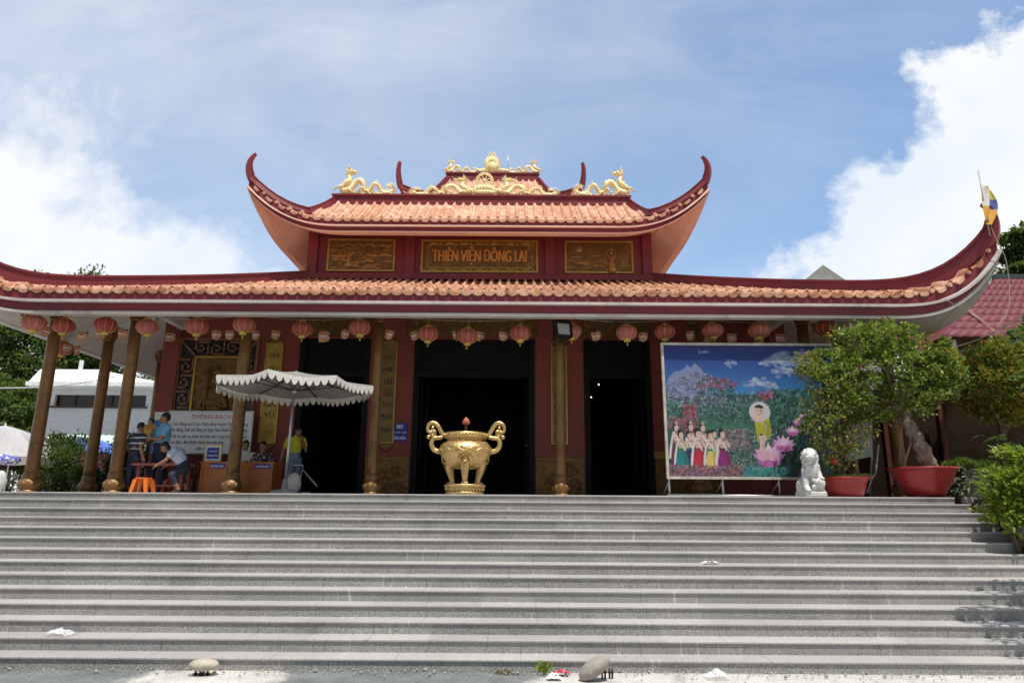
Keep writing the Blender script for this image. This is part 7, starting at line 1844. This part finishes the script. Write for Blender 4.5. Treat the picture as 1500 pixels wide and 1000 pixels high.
_n = NT(M_BAG.node_tree); _b = _n.n['Principled BSDF']; _b.inputs['Base Color'].default_value = (.85, .87, .92, 1); _b.inputs['Roughness'].default_value = .2
_t = _n.node('ShaderNodeBsdfTransparent'); _m = _n.node('ShaderNodeMixShader'); _m.inputs[0].default_value = .42; _n.l.new(_t.outputs[0], _m.inputs[1]); _n.l.new(_b.outputs[0], _m.inputs[2]); _n.l.new(_m.outputs[0], _n.n['Material Output'].inputs[0])
crumple('plastic_bag', 'crumpled clear plastic bag on the third lowest step at the left', 'plastic bag', 84, 944, 8.37, .28, .10, M_BAG, 3, z=step_z(12)+.004)
crumple('plastic_bag', 'clear plastic bag lying on the pale concrete right of the tipped stone', 'plastic bag', 1050, 985, 7.72, .24, .08, M_BAG, 5, z=GZ+.022)
crumple('plastic_bag', 'small white plastic scrap on the middle steps right of centre', 'plastic bag', 1040, 806, 9.93, .22, .06, mat('white_plastic_film', (.7, .7, .7), .4), 8, z=step_z(7)+.004)
crumple('wrapper', 'red and white crumpled wrapper beside the weed tuft', 'litter', 823, 982, 7.82, .15, .05, mat('red_foil', (.6, .03, .08), .35), 9, z=GZ+.022)
crumple('paper_scrap', 'upper white paper scrap left of the tipped stone', 'litter', 811, 989, 7.73, .10, .035, M_WHITEPAPER, 12, z=GZ+.022)
crumple('paper_scrap', 'lower flat white paper scrap left of the tipped stone', 'litter', 811, 994, 7.64, .15, .015, M_WHITEPAPER, 14, z=GZ+.022)
q = at(797, 981, 7.84); e = empty('weed', (q.x, 7.84, GZ), 'small green weed tuft growing at the foot of the steps', 'weed')
mb = MB(); r2 = random.Random(4)
for k in range(150):
    d = (rv(r2)*.8+V((0, 0, .9))).normalized(); s_ = V((q.x, 7.84, GZ+.03))+V((r2.uniform(-.04, .04), r2.uniform(-.04, .02), 0))+d*r2.uniform(0, .10); mb.leaf(s_, (d+rv(r2)*.6).normalized(), rv(r2), r2.uniform(.03, .05), .02)
mb.build('foliage', LF_LIME, e, loc=(q.x, 7.84, GZ))
mb = MB(); limbs(mb, V((q.x, 7.84, GZ)), [V((q.x+.05*cos(k), 7.84+.04*sin(k*2), GZ+.12)) for k in range(7)], .004, .002, 3); mb.build('stem', M_BARK, e, loc=(q.x, 7.84, GZ))
q = at(740, 984, 7.88); mb = MB(); r2 = random.Random(14)
for k in range(200): mb.leaf(V((q.x+r2.gauss(0, .06), 7.88+r2.gauss(0, .03), GZ+.01)), (V((0, 0, .8))+rv(r2)).normalized(), rv(r2), r2.uniform(.02, .05), .006)
tag(mb.build('dry_grass', leaf_mat('dry_grass_blades', [(0, (.2, .12, .05)), (1, (.12, .14, .04))]), loc=tuple(q)), kind='stuff')
mb = MB(); r2 = random.Random(51); mb.smooth = False
for k in range(900):
    x = r2.uniform(-6.5, 6.5); y = 7.97-abs(r2.gauss(0, .14)); r_ = r2.uniform(.004, .013)*(1 if r2.random() < .93 else 1.8)
    mb.ell((x, y, GZ+.018+r_*.3), (r_, r_*r2.uniform(.7, 1), r_*.7), 6, None, 4)
tag(mb.build('gravel', mat('pale_grit', (.33, .31, .28), .9, vary=.5, scale=9)), kind='stuff')
# white bundle and patterned cloth at the left edge of the terrace
q = at(-2, 702, 13.1); e = empty('white_bundle', (q.x, 13.1, 0), 'white plastic-wrapped bundle at the far left edge of the terrace', 'bundle')
mb = MB(); mb.ell((q.x, 13.1, .18), (.13, .16, .22), 24, None, 18)
for w_ in mb.v: k = w_-V((q.x, 13.1, .18)); w_ += k*(.35*noise.noise(w_*7)+.12*noise.noise(w_*19))
mb.build('wrapping', mat('white_plastic_film', (.7, .7, .7), .4), e, loc=(q.x, 13.1, .18))
q = at(8, 672, 13.6); e = empty('patterned_parasol', (q.x, 13.6, 0), 'small blue and white patterned cloth on a thin white pole at the left edge', 'cloth')
mb = MB(); mb.ell(q, (.24, .2, .11), 20, None, 12)
for w_ in mb.v: k = w_-q; w_ += k*(.3*noise.noise(w_*6)+.1*noise.noise(w_*17))
m_, nt_, b_ = base_mat('blue_white_cloth'); tc_ = nt_.node('ShaderNodeTexCoord'); nt_.put(b_.inputs['Base Color'], nt_.ramp(nt_.noise(tc_.outputs['Object'], 14, 2, .5), [(.45, (.65, .66, .7)), (.55, (.10, .10, .42))]))
mb.build('cloth', m_, e, loc=tuple(q)); mb = MB(); mb.tube([(q.x+.08, 13.6, 0), (q.x+.08, 13.6, q.z)], .012, 6); mb.build('pole', M_WHITEINK, e, loc=(q.x, 13.6, 0))
# ------------------------------------------------------------------ people
SKIN = mat('tan_skin', (.30, .15, .085), .55, vary=.08, scale=6, fine=.05)
HAIR = mat('black_hair', (.010, .009, .009), .45, vary=.3, scale=20, bump=.4, bscale=80)
def person(label, base, J, cloth, face, hair='short', s=1.0, hands=(0.0, 0.0), grp=None, name='person', handdir=None, hairmat=None):
    """J: joints in metres from base (x right, y away from the camera, z up). cloth: region -> (material, thickness). One fused body."""
    o = V(base); P = {k: o+V(v)*1.0 for k, v in J.items()}
    e = empty(name, tuple(o), label, 'person', grp)
    segs = []
    def S(a, b, ra, rb, reg): segs.append((P[a] if isinstance(a, str) else a, P[b] if isinstance(b, str) else b, ra*s, rb*s, reg))
    S('pelvis', 'waist', .135, .125, 'hip'); S('waist', 'chest', .125, .150, 'top'); S('chest', 'neck', .135, .062, 'top'); S('neck', 'head', .052, .055, 'skin')
    for d in 'LR':
        S('chest_'+d, 'sh'+d, .09, .068, 'top')
        m = P['sh'+d].lerp(P['el'+d], .62); S('sh'+d, m, .064, .052, 'sleeve'); S(m, 'el'+d, .048, .043, 'skin'); S('el'+d, 'wr'+d, .043, .030, 'skin')
        S('hip'+d, 'kn'+d, .092, .066, 'leg'); mm = P['kn'+d].lerp(P['an'+d], .5); S('kn'+d, mm, .064, .056, 'leg'); S(mm, 'an'+d, .054, .040, 'shin'); S('an'+d, 'toe'+d, .042, .034, 'foot')
        S('pelvis', 'hip'+d, .12, .095, 'hip')
    P['_'] = o
    mb = MB()
    for (a, b, ra, rb, reg) in segs: mb.cap(a, b, ra, rb, 12)
    # head: skull, jaw, nose, ears, turned to "face"
    f = V(face).normalized(); up = V((0, 0, 1)); up = (up-f*up.dot(f)*.6).normalized(); rt = f.cross(up).normalized(); up = rt.cross(f).normalized()
    Mh = Matrix((rt, f, up)).transposed(); h = P['head']+up*.055*s
    def H(x, y, z): return h+(rt*x+f*y+up*z)*s
    mb.ell(H(0, -.012, .02), (.074*s, .092*s, .098*s), 16, Mh, 12); mb.ell(H(0, .025, -.045), (.056*s, .062*s, .068*s), 14, Mh, 10); mb.ell(H(0, .066, -.088), (.026*s, .022*s, .022*s), 8, Mh, 6)
    mb.cap(H(0, .082, .012), H(0, .104, -.026), .010*s, .016*s, 8); mb.ell(H(0, .084, -.058), (.024*s, .012*s, .010*s), 8, Mh, 6)
    for q in (-1, 1): mb.ell(H(q*.076, -.008, -.012), (.010*s, .024*s, .033*s), 8, Mh, 6); mb.ell(H(q*.03, .076, .022), (.022*s, .012*s, .008*s), 8, Mh, 6)
    # hands: palm, four unequal curled fingers, thumb from the side of the palm
    for d, q in (('L', -1), ('R', 1)):
        a = (P['wr'+d]-P['el'+d]).normalized()
        if handdir and d in handdir: a = V(handdir[d]).normalized()
        n = a.cross(V((0, 0, 1)) if abs(a.z) < .9 else V((0, 1, 0))).normalized(); w = P['wr'+d]; pn = n.cross(a).normalized()
        mb.cap(w, w+a*.05*s, .028*s, .032*s, 10); mb.cap(w+a*.045*s+n*.022*s, w+a*.05*s-n*.022*s, .022*s, .02*s, 10)
        for k, (off, L_) in enumerate(((-.030, .066), (-.010, .078), (.010, .074), (.029, .058))):
            b = w+a*.072*s+n*off*s; c1 = b+(a*.5+pn*-.12).normalized()*L_*.5*s; c2 = c1+(a*.6-pn*.6).normalized()*L_*.5*s
            mb.cap(b, c1, .0095*s, .009*s, 7); mb.cap(c1, c2, .009*s, .007*s, 7)
        b = w+a*.03*s-n*.03*s; c1 = b+(a*.5-n*.7-pn*.3).normalized()*.035*s; mb.cap(b, c1, .011*s, .010*s, 7); mb.cap(c1, c1+(a*.8-n*.2-pn*.4).normalized()*.03*s, .010*s, .008*s, 7)
    me = remesh(mb, .0105*max(s, .75), 3)
    names = ['skin']; mats_ = [SKIN]; 
    for reg, (m, th) in cloth.items():
        if m not in mats_: mats_.append(m)
    # regions by the nearest limb; cloth stands proud of the skin, with folds
    def near(p):
        best = None
        for (a, b, ra, rb, reg) in segs:
            ab = b-a; t = max(0, min(1, (p-a).dot(ab)/max(ab.length_squared, 1e-9))); dd = (p-(a+ab*t)).length-(ra+(rb-ra)*t)
            if best is None or dd < best[0]: best = (dd, reg)
        return best[1]
    hd = h
    regs = []
    vn = [v.normal.copy() for v in me.vertices]
    for v in me.vertices:
        p = v.co.copy(); reg = near(p)
        if (p-hd).length < .135*s and p.z > P['neck'].z-.3 and reg != 'top': reg = 'skin'
        if (p-hd).length < .105*s: reg = 'skin'
        for d in 'LR':
            if (p-P['wr'+d]).length < .05*s: reg = 'skin'
        regs.append(reg)
    for v, reg, n in zip(me.vertices, regs, vn):
        if reg in cloth:
            th = cloth[reg][1]; v.co += n*(th*s + .010*s*noise.noise(v.co*11))
    for pl in me.polygons:
        r_ = [regs[i] for i in pl.vertices]; reg = max(set(r_), key=r_.count)
        pl.material_index = mats_.index(cloth[reg][0]) if reg in cloth else 0
    link_mesh('body', me, mats_, e, tuple(o))
    # hair and eyes
    mb = MB(); n0 = 22; k0 = 16; mb.ell(H(0, -.016, .026), (.083*s, .100*s, .106*s), n0, Mh, k0)
    keep = []
    for fc in mb.f:
        c = sum((mb.v[i] for i in fc), V((0, 0, 0)))/len(fc)-h; y, z, x = c.dot(f)/s, c.dot(up)/s, c.dot(rt)/s
        if z > .045+.25*max(0, y-.03) or (y < .005 and z > (-.055 if hair != 'bun' else -.075)) : keep.append(fc)
    mb.f = keep; mb.m = [0]*len(keep); mb.sm = [True]*len(keep); mb.c = [(1, 1, 1)]*len(keep)
    for v_ in mb.v: v_ += (v_-h)*.05*noise.noise(v_*30)
    if hair == 'bun': mb.ell(H(0, -.115, -.02), (.05*s, .04*s, .05*s), 12, Mh, 8)
    if hair == 'long':
        mb.ell(H(0, -.06, -.07), (.085*s, .055*s, .12*s), 14, Mh, 10)
    mb.build('hair', hairmat or HAIR, e, loc=tuple(h))
    for q in (-1, 1):
        mb = MB(); mb.ell(H(q*.030, .078, .004), (.012*s, .006*s, .006*s), 8, Mh, 6); mb.build('eye', M_INK, e, loc=tuple(H(q*.03, .08, .004)))
    return e, P, H
def stand(s=1.0, yaw=0.0, lean=0.0, arms=None, stride=.05, k=1.0):
    """default standing joints, facing -Y, turned by yaw"""
    J = {'pelvis': (0, 0, .93), 'waist': (0, -lean*.2, 1.06), 'chest': (0, -lean*.6, 1.27), 'neck': (0, -lean*.9, 1.46), 'head': (0, -lean*1.1-.01, 1.55),
         'chest_L': (-.07, -lean*.7, 1.34), 'chest_R': (.07, -lean*.7, 1.34), 'shL': (-.185, -lean*.75, 1.375), 'shR': (.185, -lean*.75, 1.375),
         'elL': (-.235, .02, 1.10), 'elR': (.235, .02, 1.10), 'wrL': (-.235, -.06, .86), 'wrR': (.235, -.06, .86),
         'hipL': (-.095, 0, .88), 'hipR': (.095, 0, .88), 'knL': (-.105, -.02-stride, .49), 'knR': (.105, -.02+stride, .49), 'anL': (-.11, .02-stride, .085), 'anR': (.11, .02+stride, .085), 'toeL': (-.125, -.12-stride, .04), 'toeR': (.125, -.12+stride, .04)}
    if arms: J.update(arms)
    c, sn = cos(yaw), sin(yaw)
    return {n: (( x*c-y*sn)*s*k, (x*sn+y*c)*s*k, z*s*k) for n, (x, y, z) in J.items()}
def turn(v, yaw): return (v[0]*cos(yaw)-v[1]*sin(yaw), v[0]*sin(yaw)+v[1]*cos(yaw), v[2])
M_POLO = mat('light_blue_polo', (.17, .42, .60), .8, vary=.06, scale=6); M_NAVY = mat('navy_trousers', (.018, .022, .05), .8, vary=.15, scale=8); M_GREYT = mat('brown_grey_trousers', (.07, .055, .045), .85)
M_YELLOW = mat('yellow_shirt', (.50, .46, .03), .8, vary=.08, scale=6); M_JEAN = mat('pale_blue_jeans', (.16, .22, .32), .85, vary=.15, scale=9); M_WSHIRT = mat('white_shirt', (.58, .57, .54), .8, vary=.05, scale=5); M_BLUEW = mat('pale_blue_white_shirt', (.42, .48, .62), .8, vary=.1, scale=7)
M_SANDAL = mat('dark_sandal', (.03, .025, .02), .7)
def pattern_mat(name, kind):
    m, nt, b = base_mat(name); tc = nt.node('ShaderNodeTexCoord'); b.inputs['Roughness'].default_value = .85
    if kind == 'stripes':
        sp = nt.node('ShaderNodeSeparateXYZ'); nt.l.new(tc.outputs['Object'], sp.inputs[0])
        fr = nt.math('FRACT', nt.math('MULTIPLY', sp.outputs[2], 8.5)); c = nt.mix(nt.math('GREATER_THAN', fr, .72), (.02, .025, .05), (.45, .45, .48))
        fr2 = nt.math('GREATER_THAN', nt.math('ABSOLUTE', nt.math('SUBTRACT', fr, .86)), .05)
    elif kind == 'flowers':
        vo = nt.node('ShaderNodeTexVoronoi'); vo.inputs['Scale'].default_value = 24; nt.l.new(tc.outputs['Object'], vo.inputs['Vector'])
        c = nt.ramp(vo.outputs['Distance'], [(.0, (.6, .57, .55)), (.30, (.55, .5, .5)), (.36, (.02, .02, .03)), (1, (.015, .015, .02))])
    else:
        n = nt.noise(tc.outputs['Object'], 22, 3, .6); c = nt.ramp(n, [(.42, (.46, .22, .03)), (.55, (.55, .34, .06)), (.62, (.3, .1, .02))])
    nt.put(b.inputs['Base Color'], c); return m
M_STRIPE = pattern_mat('navy_white_striped_shirt', 'stripes'); M_FLOWER = pattern_mat('black_white_flowered_blouse', 'flowers'); M_ORANGE = pattern_mat('orange_patterned_baby_clothes', 'orange')
def cl(top, legs, shin=True, t1=.016, t2=.012, sleeve=True):
    d = {'top': (top, t1), 'hip': (legs, t2), 'leg': (legs, t2)}
    if sleeve: d['sleeve'] = (top, t1)
    if shin: d['shin'] = (legs, t2)
    d['foot'] = (M_SANDAL, .004); return d
# man holding a baby, three-quarter to the left
YM = 14.75; b = V((at(229, 700, YM).x, YM, 0)); yaw = -.75
J = stand(1.0, yaw, -.04, {'elR': (.25, -.10, 1.13), 'wrR': (.02, -.27, 1.17), 'elL': (-.24, -.10, 1.12), 'wrL': (-.06, -.30, 1.05)})
person('man in a light blue polo shirt holding a baby behind the red table', b, J, cl(M_POLO, M_NAVY), turn((-.25, -1, -.12), yaw), handdir={'R': turn((-1, -.25, .2), yaw), 'L': turn((.8, -.35, .1), yaw)})
# watch on his wrist and the baby
w = b+V(J['wrR']); mb = MB(); a = (V(J['wrR'])-V(J['elR'])).normalized(); mb.lathe([(.036, -.012), (.042, -.01), (.042, .01), (.036, .012)], 16, w-a*.03, a.to_track_quat('Z', 'Y').to_matrix()); mb.ell(w-a*.03+V((-.0, -.04, .02)), (.02, .012, .02), 10)
tag(mb.build('wristwatch', M_STEEL, loc=tuple(w)), 'silver wristwatch on the arm of the man holding the baby', 'watch')
bb = b+V(turn((-.07, -.28, 1.02), yaw)); k = .46
JB = {'pelvis': (0, 0, .14), 'waist': (.0, .01, .22), 'chest': (.02, .03, .34), 'neck': (.03, .05, .43), 'head': (.035, .05, .46), 'chest_L': (-.03, .03, .36), 'chest_R': (.06, .04, .37), 'shL': (-.085, .02, .38), 'shR': (.11, .05, .39), 'elL': (-.13, -.05, .30), 'elR': (.14, -.02, .32), 'wrL': (-.09, -.12, .33), 'wrR': (.08, -.08, .36),
      'hipL': (-.05, -.02, .13), 'hipR': (.05, -.01, .13), 'knL': (-.10, -.12, .10), 'knR': (.02, -.13, .08), 'anL': (-.12, -.13, -.04), 'anR': (.0, -.14, -.06), 'toeL': (-.14, -.18, -.06), 'toeR': (-.02, -.19, -.08)}
person('baby in orange patterned clothes carried by the man in light blue', bb, JB, {'top': (M_ORANGE, .01), 'hip': (M_ORANGE, .012), 'sleeve': (M_ORANGE, .008)}, (-.7, -.6, -.1), s=.62)
# boy in stripes seen from behind, walking in to the right
YB2 = 14.55; b = V((at(194, 700, YB2).x, YB2, 0)); yaw = pi-.55
J = stand(.86, yaw, .03, {'elL': (-.26, .05, 1.10), 'wrL': (-.28, -.02, .90), 'elR': (.27, .06, 1.11), 'wrR': (.20, -.12, .92)}, .05)
person('boy in a navy shirt with white stripes, seen from behind left of the red table', b, J, cl(M_STRIPE, M_NAVY), turn((.2, -1, -.25), yaw), s=.9)
# child bent over the table end
YB3 = 14.35; b = V((at(262, 700, YB3).x, YB3, 0))
J = {'pelvis': (.02, .10, .55), 'waist': (.00, .06, .66), 'chest': (-.10, .0, .82), 'neck': (-.22, -.06, .90), 'head': (-.29, -.09, .91), 'chest_L': (-.10, -.05, .86), 'chest_R': (-.08, .06, .86), 'shL': (-.10, -.14, .88), 'shR': (-.08, .14, .88), 'elL': (-.20, -.22, .68), 'elR': (-.2, .16, .68), 'wrL': (-.36, -.22, .58), 'wrR': (-.34, .1, .58),
     'hipL': (.02, .02, .52), 'hipR': (.03, .17, .52), 'knL': (-.10, -.12, .38), 'knR': (-.06, .22, .38), 'anL': (.05, -.05, .08), 'anR': (.08, .24, .08), 'toeL': (-.06, -.08, .035), 'toeR': (-.03, .24, .035)}
person('child in a pale blue shirt bending down over the end of the red table', b, J, cl(M_BLUEW, M_NAVY, False), (-.75, -.2, -.55), s=.88, hair='long')
# two people sitting at the desk
def seated(px, Y, k, yaw, arms=None):
    b = V((at(px, 690, Y).x, Y, .0)); J = stand(k, yaw, .03, arms)
    dz = -.46*k
    for n in ('pelvis', 'waist', 'chest', 'neck', 'head', 'chest_L', 'chest_R', 'shL', 'shR', 'elL', 'elR', 'wrL', 'wrR', 'hipL', 'hipR'): x, y, z = J[n]; J[n] = (x, y, z+dz)
    for d, sx in (('L', -1), ('R', 1)):
        J['kn'+d] = turn((sx*.11, -.40, .45*k), yaw); J['an'+d] = turn((sx*.12, -.40, .08), yaw); J['toe'+d] = turn((sx*.13, -.53, .04), yaw)
    return b, J
def chair(label, b, yaw=0):
    e = empty('plastic_chair', tuple(b), label, 'chair', 'chairs behind the reception desk'); M_ = mat('dark_plastic_chair', (.08, .02, .02), .5)
    mb = MB(); mb.smooth = False; mb.box(b.x-.22, b.x+.22, b.y-.2, b.y+.22, .36, .40); mb.build('seat', M_, e, loc=tuple(b)); mb = MB(); mb.smooth = False; mb.box(b.x-.22, b.x+.22, b.y+.2, b.y+.24, .42, .82); mb.build('backrest', M_, e, loc=tuple(b))
    for sx in (-.19, .19):
        for sy in (-.17, .2): mb = MB(); mb.tube([(b.x+sx, b.y+sy, 0), (b.x+sx, b.y+sy, .36)], .02, 6); mb.build('leg', M_, e, loc=(b.x+sx, b.y+sy, 0))
yaw = .15; b, J = seated(357, 15.75, .97, yaw, {'elL': (-.25, -.10, 1.10), 'wrL': (-.14, -.30, 1.20), 'elR': (.25, -.10, 1.10), 'wrR': (.14, -.30, 1.20)})
person('man in a white shirt sitting behind the reception desk', b, J, cl(M_WSHIRT, M_GREYT), (.45, -1, -.05)); chair('dark chair under the man in the white shirt', b)
b, J = seated(383, 15.75, .95, -.1, {'elL': (-.25, -.10, 1.10), 'wrL': (-.14, -.30, 1.20), 'elR': (.25, -.10, 1.10), 'wrR': (.14, -.30, 1.20)})
person('woman in a black and white flowered blouse sitting behind the reception desk', b, J, cl(M_FLOWER, M_NAVY), (.12, -1, .0), hair='bun'); chair('dark chair under the woman in the flowered blouse', b)
# young man in yellow by the doorway, hand to his mouth, looking down to the right
YY = 16.1; b = V((at(428, 705, YY).x, YY, 0)); yaw = .75
J = stand(.93, yaw, .05, {'elR': (.24, -.13, 1.12), 'wrR': (.06, -.26, 1.38), 'elL': (-.25, .10, 1.10), 'wrL': (-.30, .10, .86), 'neck': (0, -.06, 1.45), 'head': (.0, -.11, 1.52)})
person('young man in a yellow shirt beside the left doorway raising a hand to his mouth', b, J, cl(M_YELLOW, M_JEAN), turn((.1, -1, -.42), yaw), s=.95)
